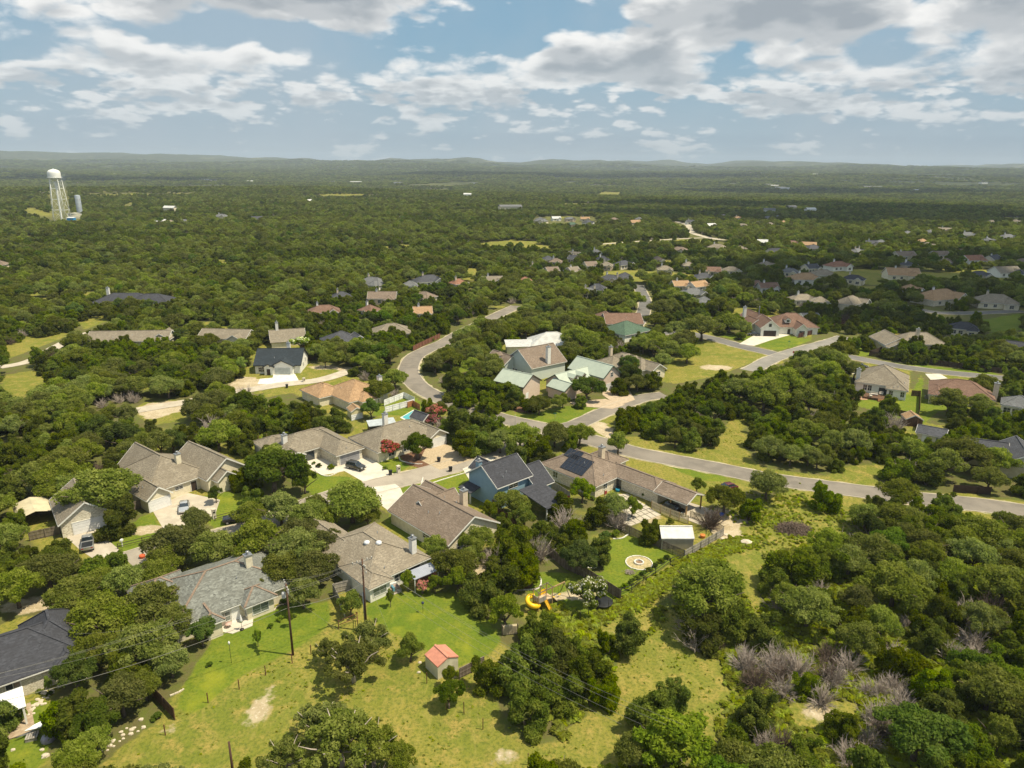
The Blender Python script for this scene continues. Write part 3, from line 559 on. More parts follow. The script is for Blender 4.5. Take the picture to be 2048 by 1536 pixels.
H6=house('family_house','taupe hip-roofed house with two skylights, white chimney and cluttered back patio','house',(734,1172),None,2.8,
  [w(0,12.4,0,16.6,'h','u',p=.47),w(0.2,6.8,12,22.5,'g','v',z=2.75,p=.5),w(-.3,4.2,-1.0,8,'h','v',z=2.72,p=.45)],WL['white'],RF['taupe'],
  [(2,'v-',2.2,2.4,.8,1.3,dict(glass=BLIND)),(0,'v-',6.2,1.6,.9,1.2),(0,'v-',9.3,2.2,.1,2.1,dict(kind='dark')),(0,'u-',4,1.2,1,1),(0,'u-',9,1.2,1,1)],chim=[(10.3,2.1,2,6.6,1.1,1.1,CH)],az=44,vents=2)
H7=house('family_house','grey-green shingled house with orange-brown ridge tiles and a bay window onto its patio','house',(440,1245),None,2.8,
  [w(-5.5,13.2,2.7,17,'h','u',p=.42),w(-2.0,0.9,.4,8,'h','v',z=2.75,p=.62),w(4.0,9.0,1.3,6,'h','v',z=2.7,p=.62,ins=.5),w(-8,0,10.5,18,'h','u',z=2.76,p=.52)],WL['cream'],RF['sage'],
  [(0,'v-',8.7,1.1,.05,2.1,dict(kind='door',m=WHITEP)),(2,'v-',2.5,2.4,.7,1.5,dict(glass=BLIND)),(2,'u-',1.1,.7,.7,1.5),(2,'u+',1.1,.7,.7,1.5),(0,'v-',7.1,1.6,.5,1.5,dict(glass=BLIND))],
  chim=[(7.6,8.3,3,7.3,1.2,1.1,WL['cream'])],az=41,ridge=mat('ridge_brown',(0.25,0.185,0.135),0.9,(0.18,0.13,0.1),3),vents=1)
H8=house('family_house','black-roofed limestone house at the lower left edge with a white metal porch roof','house',(88,1342),None,2.9,
  [w(-17,5.4,.2,12.4,'h','u',p=.52),w(-1.8,5.2,3.5,13.2,'h','v',z=2.85,p=.86),w(.6,4.8,-.9,5,'h','v',z=2.86,p=.5)],ST,RF['char'],
  [(0,'v-',13.6,1.5,.8,1.5,dict(bars=1)),(2,'v-',2.2,2.7,.7,1.7),(0,'v-',10.9,1.5,.8,1.5)],az=38,vents=2)
H9=house('blue_house','two-storey blue house with charcoal roof and white trim beside the street','house',(993,976),None,5.0,
  [w(0,9.6,-.2,9.6,'g','u',z=5.0,p=.66),w(8.4,13.6,-2.4,6.6,'g','u',z=3.1,p=.72),w(4.4,10.4,-9.6,-1.6,'s','v',z=2.7,p=1.1,open=[(4.9,-9.1),(9.9,-9.1)]),w(-2.2,1,5.5,9.4,'s','u',z=2.5,p=.7,open=[(-1.8,6),(-1.8,9)]),w(3,8,5,12.5,'g','v',z=4.4,p=.7)],WL['blue'],RF['char'],
  [(1,'v-',3,1.6,1.0,1.2),(0,'v-',4.6,2.4,3.6,.9,dict(m=WHITEP)),(0,'v-',2.2,1.4,1.2,1.3)],chim=[(1.1,6.7,5,8.5,1.1,1.1,WL['blue'])],az=42,vents=4)
H10=house('family_house','tan-roofed limestone house with black solar panels and an attached open carport','house',(1190,973),None,2.8,
  [w(0,12.6,-.2,16,'h','v',p=.5),w(7,13.2,-10.6,5,'h','v',z=2.78,p=.46),w(10,16.5,4,12,'h','u',z=2.76,p=.5),w(6.4,12.6,-17.6,-9.8,'g','v',z=3.0,p=.42,open=[(6.9,-17.2),(12.1,-17.2),(6.9,-13.6),(12.1,-13.6)],pm=WOODN)],ST,RF['brown'],
  [(0,'u-',4.5,1.2,.9,1.3),(0,'u-',11.5,1.3,.9,1.3),(0,'v-',3.6,1.2,1.1,1.1),(1,'u-',1+9.6,2.0,.05,2.1,dict(kind='dark'))],chim=[(10.9,7.3,3,6.6,1.4,1.3,CHT)],az=44,vents=4)
# solar panels lie on the camera-facing slope of its roof
def on_slope(u,v): return (u,v,2.8+0.5*u+0.10)
for (a0,a1,b0,b1) in ((1.0,4.9,4.4,10.6),(3.9,6.3-.35,8.2,12.2)):
    pm=MB(); pm.slab([on_slope(a0,b1),on_slope(a0,b0),on_slope(a1,b0),on_slope(a1,b1)],.06); o=pm.build('solar_panel',mat('solar_black',(0.012,0.013,0.02),0.12,(0.018,0.02,0.03),3,spec=.8),[c for c in H10.children if c.name.startswith('roof')][0])
    gm=MB()
    k=b0
    while k<b1+.01: gm.bar(on_slope(a0,k),on_slope(a1,k),.035,.15); k+=(b1-b0)/(6 if a0<2 else 4)
    for q in range(3 if a0<2 else 2): 
        uu=a0+(a1-a0)*q/(2 if a0<2 else 1); gm.bar(on_slope(uu,b0),on_slope(uu,b1),.035,.15)
    gm.build('panel_frame',mat('panel_frame',(0.07,0.07,0.08),.4),o)
# skylights on H6
rf6=[c for c in H6.children if c.name.startswith('roof')][0]
for uu,vw in ((5.0,7.6),(6.1,5.7)):
    k=MB(); k.lathe([(.5,0),(.5,.18),(.42,.32),(.2,.42),(0,.45)],(uu,vw,2.8+.47*min(uu,vw)),16); k.build('skylight_dome',mat('skylight',(.75,.77,.8),.15),rf6)
# -- neighbours across the main road and behind
house('family_house','orange-brown hip-roofed house with white chimney behind the white fence','house',(697,805),None,2.8,
  [w(0,13.5,0,15,'h','v',p=.52),w(-4,5,9,20,'h','v',z=2.75,p=.5),w(3,9,-2,5,'h','v',z=2.7,p=.5)],WL['cream'],RF['orange'],[(2,'v-',2.5,1.4,.9,1.2)],chim=[(13.2,4.5,2.5,7,1.4,1.3,CH)],az=44,vents=4)
house('farmhouse','white farmhouse with charcoal gable roof and pale grey garage door facing the white drive','house',(506,731),None,2.9,
  [w(0,15.2,0,13,'g','u',p=.62),w(5.6,13.2,-1.6,6,'g','v',z=2.95,p=.5),w(3.4,7,-2,3,'g','v',z=2.8,p=.55)],WL['white'],RF['slate'],
  [(1,'v-',3.9,4.8,0,2.3,dict(kind='garage',m=mat('door_palegrey',(.45,.48,.46),.5))),(0,'v-',2.6,2.2,.7,1.4),(2,'v-',1.8,1.1,0,2.1,dict(kind='door')),(0,'u+',5,1,1.2,1.2),(0,'u+',8.5,.9,2,1.2)],chim=[(9.4,9.6,4,8.3,1.3,1.1,CH)],az=4,trim=mat('trim_black',(.03,.03,.03),.6),vents=1)
house('green_garage','tall pink-walled garage with pale green metal roof','garage',(1047,771),(1100,750),5.0,[w(0,9.4,0,11,'g','v',z=4.4,p=.58)],WL['pink'],RF['lgreen'],[(0,'v-',2.4,1.2,0,2.1,dict(kind='door',m=WHITEP))],trim=GDOOR['brown'])
house('family_house','pink stone house with pale green metal roof and two dormers, behind a round dark tree','house',(1207,757),(1236,749),4.6,
  [w(0,8.6,0,15,'g','v',z=4.6,p=.75),w(-12,2,4,13,'g','u',z=3.4,p=.62),w(-15,-9,1.5,9,'g','v',z=3.2,p=.62)],WL['pink'],RF['lgreen'],
  [(0,'v-',4.3,5.0,0,2.3,dict(kind='garage')),(0,'v-',4.3,1.1,4.3,1.3)],dorm=[(-7.2,4.6,4.2,1.7,3.5,1.1,'v-'),(-3.6,4.6,4.2,1.7,3.5,1.1,'v-')],trim=mat('trim_darkgreen',(.06,.10,.07),.6))
house('family_house','pale blue-grey gabled house with brown roof and tall white chimney, above the green garage','house',(1063,737),None,4.4,
  [w(0,15,0,14,'g','u',z=4.4,p=.68),w(-4,4,9.5,20,'g','v',z=3.6,p=.7)],WL['sagewall'],RF['brown'],
  [(0,'u-',5,1,.9,1.5),(0,'u-',8.2,1,.9,1.5),(0,'u-',9.7,1,.9,1.5),(0,'u-',2.4,1,.9,1.5)],chim=[(7.5,0.8,4,10.5,1.5,1.3,CH)],dorm=[(-3.6,15,4.9,1.8,3,1.1,'u-')],az=38,vents=1)
house('family_house','house with pale metal roof and white porch canopy behind the blue-grey house','house',(1062,692),None,3.2,[w(0,17,0,13,'h','u',p=.55),w(-9,1,0,7,'s','v',z=3,p=1)],WL['cream'],RF['white'],az=6)
house('family_house','brown hip-roofed cream house with twin white dormers beside the mown lawn','house',(1282,741),None,2.9,
  [w(0,9,0,18,'h','v',p=.56),w(-5,4,8,17,'h','u',z=2.85,p=.5),w(2,8.6,-3,5,'g','v',z=2.9,p=.6)],WL['cream'],RF['tan'],[(2,'v-',3.3,1.6,.9,1.4)],chim=[(1,15.5,4,7.6,1.2,1.2,CHT)],dorm=[(1.2,6.4,4.0,1.6,3,1.1,'u-'),(1.2,9.8,4.0,1.6,3,1.1,'u-')],az=35,vents=2)
house('family_house','house with dark green hip roof among oaks','house',(1250,671),None,3.0,[w(0,16,0,14,'h','u',p=.5)],WL['white'],RF['green'],[(0,'u-',4,1.2,1,1.3),(0,'u-',9,1.2,1,1.3)],az=40,vents=1)
house('family_house','red-brown roofed olive house with a rust fence in front','house',(1212,648),None,3.0,[w(0,16,0,14,'g','u',p=.45),w(-3,7,3,18,'h','v',z=2.95,p=.6)],WL['olive'],RF['red'],[(0,'v-',4,1.2,1,1.2),(0,'v-',9,1.5,1,1.2)],az=4,vents=1)
house('family_house','cream corner house with red-brown roof, brown garage door and a dark sedan on its drive','house',(1545,654),None,3.0,
  [w(0,19,0,15,'h','u',p=.6),w(-6.2,2,-4.6,8,'g','v',z=3.4,p=.8),w(8.2,13.4,-4,5,'g','v',z=2.9,p=.85)],WL['white'],RF['red'],
  [(1,'v-',4.0,5.0,0,2.4,dict(kind='garage',m=GDOOR['brown'])),(1,'v-',3.9,.9,4,1.1,dict(m=GDOOR['brown'])),(2,'v-',2.6,2.2,.8,1.5),(0,'v-',6.9,1.1,0,2.2,dict(kind='door')),(0,'u+',6,1,1,1.3)],chim=[(-2,13,3,8.8,.4,.4,METAL)],dorm=[(6.5,1.4,4.6,2.2,4,1.2,'v-')],az=-2,vents=2)
house('family_house','cream two-gabled house with dark brown roof, left of the corner house','house',(1518,648),None,3.0,
  [w(0,8,0,18,'g','v',z=3.0,p=.7),w(-4,2,-1,8,'g','v',z=3.0,p=.7)],WL['cream'],RF['red'],[(0,'v-',4,1,3.8,1.1),(1,'v-',2.6,1,1,1.4)],chim=[(0,13,3,8,1.4,1.4,CH)],az=10)
house('family_house','tan hip-roofed white house with furnished back deck and a bright shade sail','house',(1817,783),None,3.0,
  [w(-6,0,0,14,'h','v',p=.55),w(-14.5,-.1,2.8,19,'h','u',z=3.05,p=.60)],WL['white'],RF['tan'],
  [(0,'v-',1.6,1,.9,1.5),(0,'v-',4.6,1,.9,1.5),(1,'v-',3,1,.8,1.6),(1,'v-',4.3,1,.8,1.6),(1,'v-',8,2.4,.05,2.1,dict(kind='dark')),(0,'u+',5,1,1.2,1)],chim=[(-13.9,5,0,6.8,1.4,1.2,CH)],az=-29,vents=6)
house('family_house','brown hip-roofed cream house with white chimney, right of the fenced yard','house',(1893,793),None,2.9,
  [w(-4.6,0,0,10,'h','v',p=.5),w(-4.6,12,3,16,'h','u',z=2.95,p=.48)],WL['cream'],RF['red'],[(0,'v-',2.3,1.6,.8,1.2)],chim=[(12,8,1,7,1.5,1.4,CHT)],az=-30,vents=1)
house('shed_house','small cream outbuilding with dark shingle roof and pale door','shed',(1831,864),(1889,875),2.6,[w(0,6.6,0,6.4,'g','u',p=.36,ins=.25)],WL['cream'],RF['dark'],
  [(0,'v-',2.2,1.2,0,2.1,dict(kind='door',m=WHITEP)),(0,'v-',5,.9,1.1,.9)])
house('family_house','charcoal-roofed pale house at the right edge with broad pale gable','house',(1998,929),None,2.9,
  [w(0,10,0,13,'g','v',p=.62),w(-6,3,5,13,'g','u',z=2.85,p=.6)],WL['cream'],RF['dark'],[(0,'v-',6,1.2,1,1.3)],az=-24)
house('family_house','tan multi-gabled yellow-cream house behind a long dark fence','house',(1770,690),None,3.2,
  [w(0,11,0,14,'g','v',z=3.2,p=.5),w(7,24,3,14,'h','u',z=3.0,p=.62),w(0,8,-3,5,'g','v',z=2.8,p=.5)],mat('wall_yellowcream',(.58,.50,.30),.9),RF['tan'],[(2,'v-',4,1.2,1,1.2)],chim=[(13.5,5,3,8.6,1.4,1.2,CHT)],az=-3,vents=2)
house('family_house','long low tan-roofed house half hidden by cedars at the left','house',(168,684),None,3.0,[w(0,29,0,11,'g','u',p=.5),w(22,29,2,13,'g','v',z=3.0,p=.6),w(-5,2,0,9,'g','u',z=2.7,p=.45)],WL['cream'],RF['tan'],az=6,vents=3)
house('family_house','sprawling black hip-roofed house deep in the left woods','house',(180,606),None,3.2,[w(0,26,0,15,'h','u',p=.45),w(16,36,-2,12,'h','u',z=3.1,p=.5)],WL['brick'],RF['char'],chim=[(4,10,3,9,1.4,1.4,CH)],az=4)
house('family_house','tan roof with small end gables peeping out of the left woods','house',(392,676),None,2.8,[w(0,19,0,11,'g','u',p=.45),w(12,18,-2,8,'g','v',z=2.8,p=.6)],WL['cream'],RF['tan'],az=-4)
house('family_house','tan-roofed house with cream porch roof, behind the white farmhouse','house',(540,683),None,2.9,[w(0,13,3,13,'g','u',p=.5),w(0,7,-1,4,'s','v',z=2.6,p=.5)],WL['cream'],RF['tan'],chim=[(3,8,3,8.5,1.2,1.1,CH)],az=20)
house('family_house','navy-grey hip-roofed white house left of the curving road','house',(727,682),None,2.9,[w(-13,0,0,12,'h','u',p=.55),w(-5,2,-1,6,'g','v',z=2.9,p=.7)],WL['white'],RF['dark'],[(1,'v-',3.4,1.2,1,1.2)],az=30)
house('family_house','olive-tan roofed house hidden by trees left of the rust-brown roadside fence','house',(788,668),None,2.9,[w(-8,7,0,12,'h','u',p=.5)],WL['olive'],RF['tan'],az=14)
# -- small buildings
house('garden_shed','small cream garden shed with orange-red metal roof in the back yard','shed',(875,1334),(911,1316),2.1,[w(0,3.4,0,3.2,'g','v',p=.42,ins=.08)],ribbed('shed_cream',(.66,.62,.47),freq=1.6),mat('roof_coral',(.55,.235,.16),.6,(.45,.19,.13),1.5),trim=False,flash=False)
house('metal_shed','beige metal shed with white barn roof inside the picket fences','shed',(1323,1077),(1390,1077),2.2,[w(0,5.9,0,4.2,'g','u',p=.62,ins=.1)],ribbed('shed_beige',(.42,.38,.30),freq=2.0),ribbed('roof_shedwhite',(.74,.73,.70),freq=2.0),trim=False)
house('barn_shed','grey-roofed barn-style shed between the pool and the red-flowered tree','shed',(846,843),None,2.4,[w(0,3.6,0,5.4,'g','v',p=.8,ins=.12)],WL['white'],RF['dark'],az=48)
house('yellow_shed','small pale-yellow shed with orange shingle roof by the white fence','shed',(702,824),None,2.3,[w(0,3.4,0,4,'g','v',p=.6,ins=.12)],mat('wall_paleyellow',(.66,.60,.36),.8),RF['orange'],az=30)
house('low_shed','low shed with corrugated grey roof behind the pool house','shed',(738,853),None,2.2,[w(0,7,0,3.6,'s','v',p=.4,ins=.2)],METALD,mat('roof_corrugated',(.42,.46,.48),.5,(.35,.38,.4),1),az=22,trim=False)
house('playhouse','small wooden playhouse with orange-brown roof behind the deck house','shed',(1812,838),None,2.0,[w(0,4.4,0,4,'g','v',p=.55,ins=.15)],WOODB,RF['orange'],az=-10)
house('backyard_shed','grey-white hip-roofed shed behind the corner house','shed',(1607,634),None,2.4,[w(0,8,0,6,'g','u',p=.4,ins=.2)],WL['white'],RF['grey'],az=5)
# metal carport, bottom left: rounded roof on legs, open front
cpb=P(40,1062,0); cp=empty('metal_carport',(cpb.x,cpb.y,0),R(40)); tag(cp,'cream corrugated metal carport with open dark front, left of the stone garage','carport')
m=MB(); prof=[(0,0),(0,2.0),(.35,2.4),(2.9,3.1),(5.45,2.4),(5.8,2.0),(5.8,0)]
for i in range(1,5):
    a,b=prof[i],prof[i+1]; m.slab([(a[0],0,a[1]),(b[0],0,b[1]),(b[0],7.6,b[1]),(a[0],7.6,a[1])],.05)
m.build('roof',ribbed('carport_cream',(.62,.54,.36),freq=1.5,axis='Y'),cp)
m=MB()
for uu in (0.05,5.75):
    m.box(uu-.02,uu+.02,.1,7.5,0.05,1.95)
m.box(.1,5.7,7.4,7.46,0.05,2.3); m.build('side_panel',ribbed('carport_panel',(.50,.44,.31),freq=1.5),cp)
for uu in (0.0,5.8):
    for vv in (.1,3.8,7.5): MB().box(uu-.05,uu+.05,vv-.05,vv+.05,0,2.0).build('leg',TRIM,cp)
FOOT.append([(P(40,1062).x-6,P(40,1062).y-1),(P(40,1062).x+5,P(40,1062).y-1),(P(40,1062).x+5,P(40,1062).y+11),(P(40,1062).x-8,P(40,1062).y+11)])
# white metal porch roof of the black-roofed house
b8=P(30,1440,0); pr=empty('porch_cover',(P(46,1402,2.7).x,P(46,1402,2.7).y,0),R(38)); tag(pr,'white standing-seam metal porch cover at the left edge, on white posts','porch cover')
MB().slab([(-9,-1.2,2.7),(.2,-1.2,2.7),(.2,2.2,3.3),(-9,2.2,3.3)],.08).build('roof',ribbed('porch_white',(.80,.80,.80),freq=1.3,rough=.3),pr)
for uu in (-8.6,-4.2,-.1): MB().box(uu-.1,uu+.1,-1.1,-.9,0,2.6).build('post',TRIM,pr)
MB().prism([(-9,-2.6),(.6,-2.6),(.6,3),(-9,3)],0,.12).build('patio_floor',mat('patio_brown',(.42,.33,.23),.9,(.3,.22,.15),1.5),pr)

# -- the farther neighbourhood: roof centre in the photograph, roof width in px, roof, type, extras
FAR=[(747,562,66,'grey','h',1),(857,557,62,'dark','h',1),(820,566,34,'grey','h',0),(917,562,34,'rust','h',1),(984,557,44,'tan','g',1),(683,588,40,'dark','h',1),(765,590,60,'brown','g',1),(850,588,44,'brown','h',0),(648,617,66,'red','h',1),(740,615,40,'red','h',1),(845,619,30,'orange','g',1),
(1050,558,28,'rust','h',0),(1178,580,40,'grey','h',2),(1195,572,36,'dark','h',0),(1222,554,46,'dark','h',2),(1250,549,28,'dark','h',0),
(1096,515,22,'dark','h',0),(1112,520,28,'brown','h',1),(1150,507,30,'tan','g',1),(1193,502,22,'grey','h',1),(1150,514,26,'dark','g',1),(1205,515,26,'char','h',1),(1180,527,28,'brown','g',0),(1213,527,22,'tan','h',1),(1246,525,40,'dark','h',0),(1103,538,24,'brown','g',0),(1145,538,30,'tan','g',1),(1070,532,22,'tan','h',1),
(1330,535,34,'taupe','h',1),(1315,516,26,'brown','h',0),(1360,497,34,'brown','h',0),(1377,527,26,'taupe','h',1),(1435,492,38,'taupe','h',1),(1480,494,22,'tan','h',0),(1525,482,22,'white','g',0),(1548,500,32,'char','g',0),(1585,484,28,'red','h',0),(1618,487,30,'orange','g',0),(1625,494,38,'dark','h',0),
(1426,538,32,'red','g',0),(1462,537,38,'tan','h',0),(1406,550,42,'dark','h',2),(1360,566,36,'orange','g',1),(1395,567,46,'orange','g',0),(1385,582,56,'grey','h',1),(1408,598,34,'grey','h',0),(1531,526,32,'taupe','h',1),(1580,540,38,'grey','h',1),(1621,532,32,'dark','g',1),(1610,553,62,'orange','h',1),(1645,545,52,'taupe','h',0),(1675,528,50,'rust','h',1),(1504,566,18,'red','g',0),(1535,570,42,'red','g',1),
(1605,593,52,'taupe','h',1),(1640,598,34,'taupe','h',0),(1700,600,70,'tan','h',0),(1713,500,34,'grey','h',2),(1742,484,24,'dark','g',1),(1762,482,22,'grey','h',0),(1808,508,44,'brown','g',1),(1879,506,36,'brown','g',0),(1892,520,28,'brown','h',1),(1815,526,26,'dark','h',1),(1945,516,46,'rust','g',0),(1985,516,46,'dark','g',1),(1708,554,44,'char','h',1),(1803,545,66,'orange','g',1),(1958,546,42,'dark','h',0),(2010,540,56,'tan','g',0),(2040,543,26,'dark','h',0),
(1878,590,100,'orange','h',1),(1820,573,20,'orange','h',0),(1990,598,80,'taupe','h',1),(1928,650,56,'char','h',0),(2030,690,50,'char','g',0),(2040,800,50,'grey','h',0),
(1860,462,26,'grey','h',0),(1815,464,20,'grey','h',0),(1935,468,34,'grey','h',1),(1975,478,26,'grey','h',1),(2015,472,34,'grey','h',1),(1890,458,26,'taupe','g',1),(1845,480,16,'orange','h',0),(1855,487,14,'tan','h',0),(1985,442,20,'tan','h',0),(2030,441,20,'tan','h',0),
(1422,449,22,'white','g',0),(1485,449,22,'tan','h',0),(1475,434,18,'orange','h',1),(1515,445,14,'grey','h',0),(1535,434,18,'grey','h',0),(1540,447,18,'tan','h',0),(1567,443,12,'orange','h',0),(1380,442,18,'dark','g',1),(1447,430,14,'tan','h',0),(1555,432,12,'grey','h',0),
(1082,440,28,'grey','h',0),(1080,437,20,'grey','h',0),(1112,435,20,'white','g',0),(1140,436,22,'grey','h',0),(1170,436,20,'orange','g',1),(1176,443,24,'dark','h',0),(1144,447,24,'green','h',0),(1228,437,18,'brown','h',0),(1270,443,26,'orange','g',0),(1278,436,12,'grey','h',0),
(443,431,28,'grey','h',1),(514,435,22,'dark','g',0),(325,441,16,'white','g',0),(341,442,14,'taupe','h',0),(367,441,12,'grey','g',0),(312,444,10,'white','g',0),(618,399,12,'white','g',0),(2046,520,20,'brown','h',0),(0,525,10,'brown','h',0)]
RN={'grey':'grey','dark':'dark grey','rust':'rust-red','tan':'tan','brown':'brown','red':'red-brown','orange':'orange-tan','taupe':'taupe','char':'black','green':'green','white':'white'}
far_info=[]; frng=random.Random(11)
for i,(cx,cy,wp,rc_,t,ch) in enumerate(FAR):
    g=P(cx,cy,4.0); dep=Q(g.x,g.y,4)[2]; Wm=max(9,min(34,wp*dep/F)); Dm=max(8,min(14,Wm*0.62)); a=frng.choice([8,-12,40,-35,20,2])*1.0+frng.uniform(-6,6)
    a_r=R(a); gz=float(hh(g.x,g.y)); Wm*=0.95
    wings=[w(0,Wm,0,Dm,t,'u',p=.58 if t=='h' else .62),w(Wm*.58,Wm*.94,-2.2,Dm*.6,'g' if frng.random()<.7 else 'h','v',z=2.95,p=.7)]
    chs=[(Wm*(.3 if k==0 else .8),Dm*.5,3,3.0+Dm*.29+1.5,1.0,.9,CH if frng.random()<.6 else CHT) for k in range(ch)]
    o=MB  # noqa
    wall=WL[frng.choice(['cream','cream','limestone','white','white','olive','pink'])]
    near=cy>500
    ops=[(1,'v-',Wm*.18,1.8,.8,1.4),(0,'v-',Wm*.2,1.6,.8,1.4),(0,'v-',Wm*.42,1.4,.8,1.4)] if near else [(0,'v-',Wm*.3,2.0,.8,1.4)]
    hs=house('suburban_house',None,'house',(cx,cy),None,3.0,wings,wall,RF[rc_],ops,chs,az=a,trim=near)
    c,s=math.cos(a_r),math.sin(a_r); du,dv=-Wm/2,-Dm/2
    off=Vector((du*c-dv*s,du*s+dv*c)); hs.location=(g.x+off.x,g.y+off.y,gz)
    for f in FOOT[-2:]:
        b0=P(cx,cy,3.0); 
        for k in range(4): f[k]=(f[k][0]-b0.x+hs.location.x,f[k][1]-b0.y+hs.location.y)
    far_info.append((hs,rc_,t,cx,cy,wp)); VIS.append(('e',cx,cy+wp*.02,wp*.44,max(2.5,wp*.15)))

# ---------------------------------------------------------------- trees
def leaf_mesh(name,cent,rad,count,size,mats,share=None,flat=0.35,up=0.25,seed=0,elong=1.5):
    """thousands of small leaf sprays on the shells of many clumps"""
    g=np.random.default_rng(seed); cent=np.array(cent,float); rad=np.array(rad,float)
    pr=rad**2; pr/=pr.sum(); ci=g.choice(len(cent),count,p=pr)
    d=g.normal(size=(count,3)); d[:,2]=d[:,2]+up; d/=np.linalg.norm(d,axis=1)[:,None]
    rr=rad[ci]*(1-0.42*g.random(count)**1.6)*(1+0.16*np.sin(d[:,0]*7+ci)*np.sin(d[:,1]*6+ci*2)); sp=g.random(count)<.06; rr[sp]*=1.22
    p=cent[ci]+d*rr[:,None]*np.array([1,1,0.82])
    nrm=d+g.normal(size=(count,3))*flat; nrm/=np.linalg.norm(nrm,axis=1)[:,None]
    t=np.cross(nrm,g.normal(size=(count,3))); t/=np.linalg.norm(t,axis=1)[:,None]; b=np.cross(nrm,t)
    s=size*(0.55+0.9*g.random(count))[:,None]
    e=elong
    V=np.stack([p-t*s*e/2-b*s*.30,p+b*s*.0-t*s*.0-b*s*.55,p+t*s*e/2+b*s*.05,p+b*s*.5],1).reshape(-1,3)
    me=bpy.data.meshes.new(name); me.vertices.add(count*4); me.vertices.foreach_set('co',V.astype(np.float32).ravel())
    me.loops.add(count*4); me.loops.foreach_set('vertex_index',np.arange(count*4,dtype=np.int32)); me.polygons.add(count)
    me.polygons.foreach_set('loop_start',np.arange(0,count*4,4,dtype=np.int32))
    try: me.polygons.foreach_set('loop_total',np.full(count,4,dtype=np.int32))
    except Exception: pass
    for m in mats: me.materials.append(m)
    if share is not None:
        # flowers gather toward the outer shell of some clumps
        mi=((g.random(count)<share)&(rr>rad[ci]*.78)&(d[:,2]>-.1)).astype(np.int32); me.polygons.foreach_set('material_index',mi)
    me.update(); me.validate(); return me
def clumps_oak(g,n,R0,Hc,zc):
    "clumps massed along a handful of limbs, so the outline is lobed and ragged"
    c=[];r=[]; nl=5+int(g.random()*3); limbs=[(k*6.283/nl+g.normal()*.25, .62+.48*g.random(), .55+.45*g.random()) for k in range(nl)]
    for i in range(int(n*1.35)):
        a0,ln,hi=limbs[i%nl]; q=g.random()**.62; a=a0+g.normal()*.34*(1.2-q*.5); rr=R0*(.13+.17*g.random())*(1.1-.25*q)
        d=min(R0*1.02-rr*.8,R0*ln*q*.96); top=math.sqrt(max(0.05,1-(d/(R0*1.15))**2))
        c.append((math.cos(a)*d,math.sin(a)*d,zc+(Hc-rr)*top*hi*(.30+.70*g.random())-Hc*.20*q*g.random())); r.append(rr)
    for i in range(5): a=g.random()*6.283; c.append((math.cos(a)*R0*.2,math.sin(a)*R0*.2,zc+Hc*(.35+.4*g.random()))); r.append(R0*.26)
    return c,r
def clumps_jun(g,n,R0,Ht):
    c=[];r=[]
    tops=[(g.normal()*R0*.32,g.normal()*R0*.32,Ht*(0.72+0.28*g.random())) for _ in range(max(2,n//7))]
    for i in range(n):
        tx,ty,th=tops[i%len(tops)]; h=g.random()**.8; a=g.random()*6.283
        wd=R0*(1-h*.72)*(0.55+.45*g.random()); rr=R0*(0.30-0.12*h)*(0.8+.4*g.random())
        c.append((tx*h+math.cos(a)*(wd-rr*.5),ty*h+math.sin(a)*(wd-rr*.5),max(rr*.6,.35+(th-rr)*h))); r.append(rr)
    return c,r
def trunk_mesh(name,g,R0,zc,kind,m):
    mb=MB(); lean=g.normal()*.25
    if kind=='J':
        for k in range(3):
            a=k*2.1+g.random(); mb.tube([(0.1*math.cos(a),.1*math.sin(a),-.1),(R0*.15*math.cos(a),R0*.15*math.sin(a),zc*.6),(R0*.28*math.cos(a),R0*.28*math.sin(a),zc*1.25)],[.17,.12,.04],6)
    else:
        mb.tube([(0,0,-.15),(lean*.3,0,zc*.35),(lean,.1,zc*.62)],[.34,.27,.20],8)
        for k in range(6):
            a=k*1.05+g.random()*.6; q=R0*(.35+.35*g.random())
            mb.tube([(lean,.1,zc*.58),(lean+math.cos(a)*q*.4,math.sin(a)*q*.4,zc*.85),(lean+math.cos(a)*q,math.sin(a)*q,zc*1.2+g.random()*.6),(lean+math.cos(a)*q*1.35,math.sin(a)*q*1.35,zc*1.5)],[.15,.11,.07,.03],5)
    me_o=mb.build(name,m); me=me_o.data; bpy.data.objects.remove(me_o); return me
def twig_mesh(name,g,R0,Ht,n,m,thick=.03):
    "bare branching brush: stems fork into many fine curved twigs"
    mb=MB()
    for i in range(n):
        a=g.random()*6.283; el=0.25+g.random()*1.1; L=R0*(.6+.5*g.random()); d=Vector((math.cos(a)*math.cos(el),math.sin(a)*math.cos(el),math.sin(el)*Ht/R0*.95))
        p0=Vector((g.normal()*R0*.12,g.normal()*R0*.12,.1)); p1=p0+d*L*.5; p2=p1+(d+Vector((g.normal()*.2,g.normal()*.2,.1)))*L*.4
        mb.tube([p0,p1,p2],[thick*1.8,thick*1.2,thick*.5],3,cap=False)
        for k in range(9):
            t=.25+.75*g.random(); q=p0.lerp(p2,t); dd=(d+Vector((g.normal()*.55,g.normal()*.55,g.normal()*.4))).normalized(); l=L*(.22+.25*g.random())
            e=q+dd*l; mb.tube([q,q.lerp(e,.5)+Vector((0,0,.05*l)),e],[thick*.7,thick*.5,thick*.25],3,cap=False)
    o=mb.build(name,m); me=o.data; bpy.data.objects.remove(o); return me
VAR={}
for k in range(6):
    g=np.random.default_rng(100+k); R0=4.0; Ht=5.0+g.random()*1.6
    c,r=clumps_jun(g,26+3*k,R0,Ht); VAR.setdefault('J',[]).append((leaf_mesh('crown',c,r,15500,.195,[LEAF['J']],seed=k,flat=.8,up=.35,elong=1.9),trunk_mesh('trunk',g,R0,2.2,'J',BARK),R0,Ht))
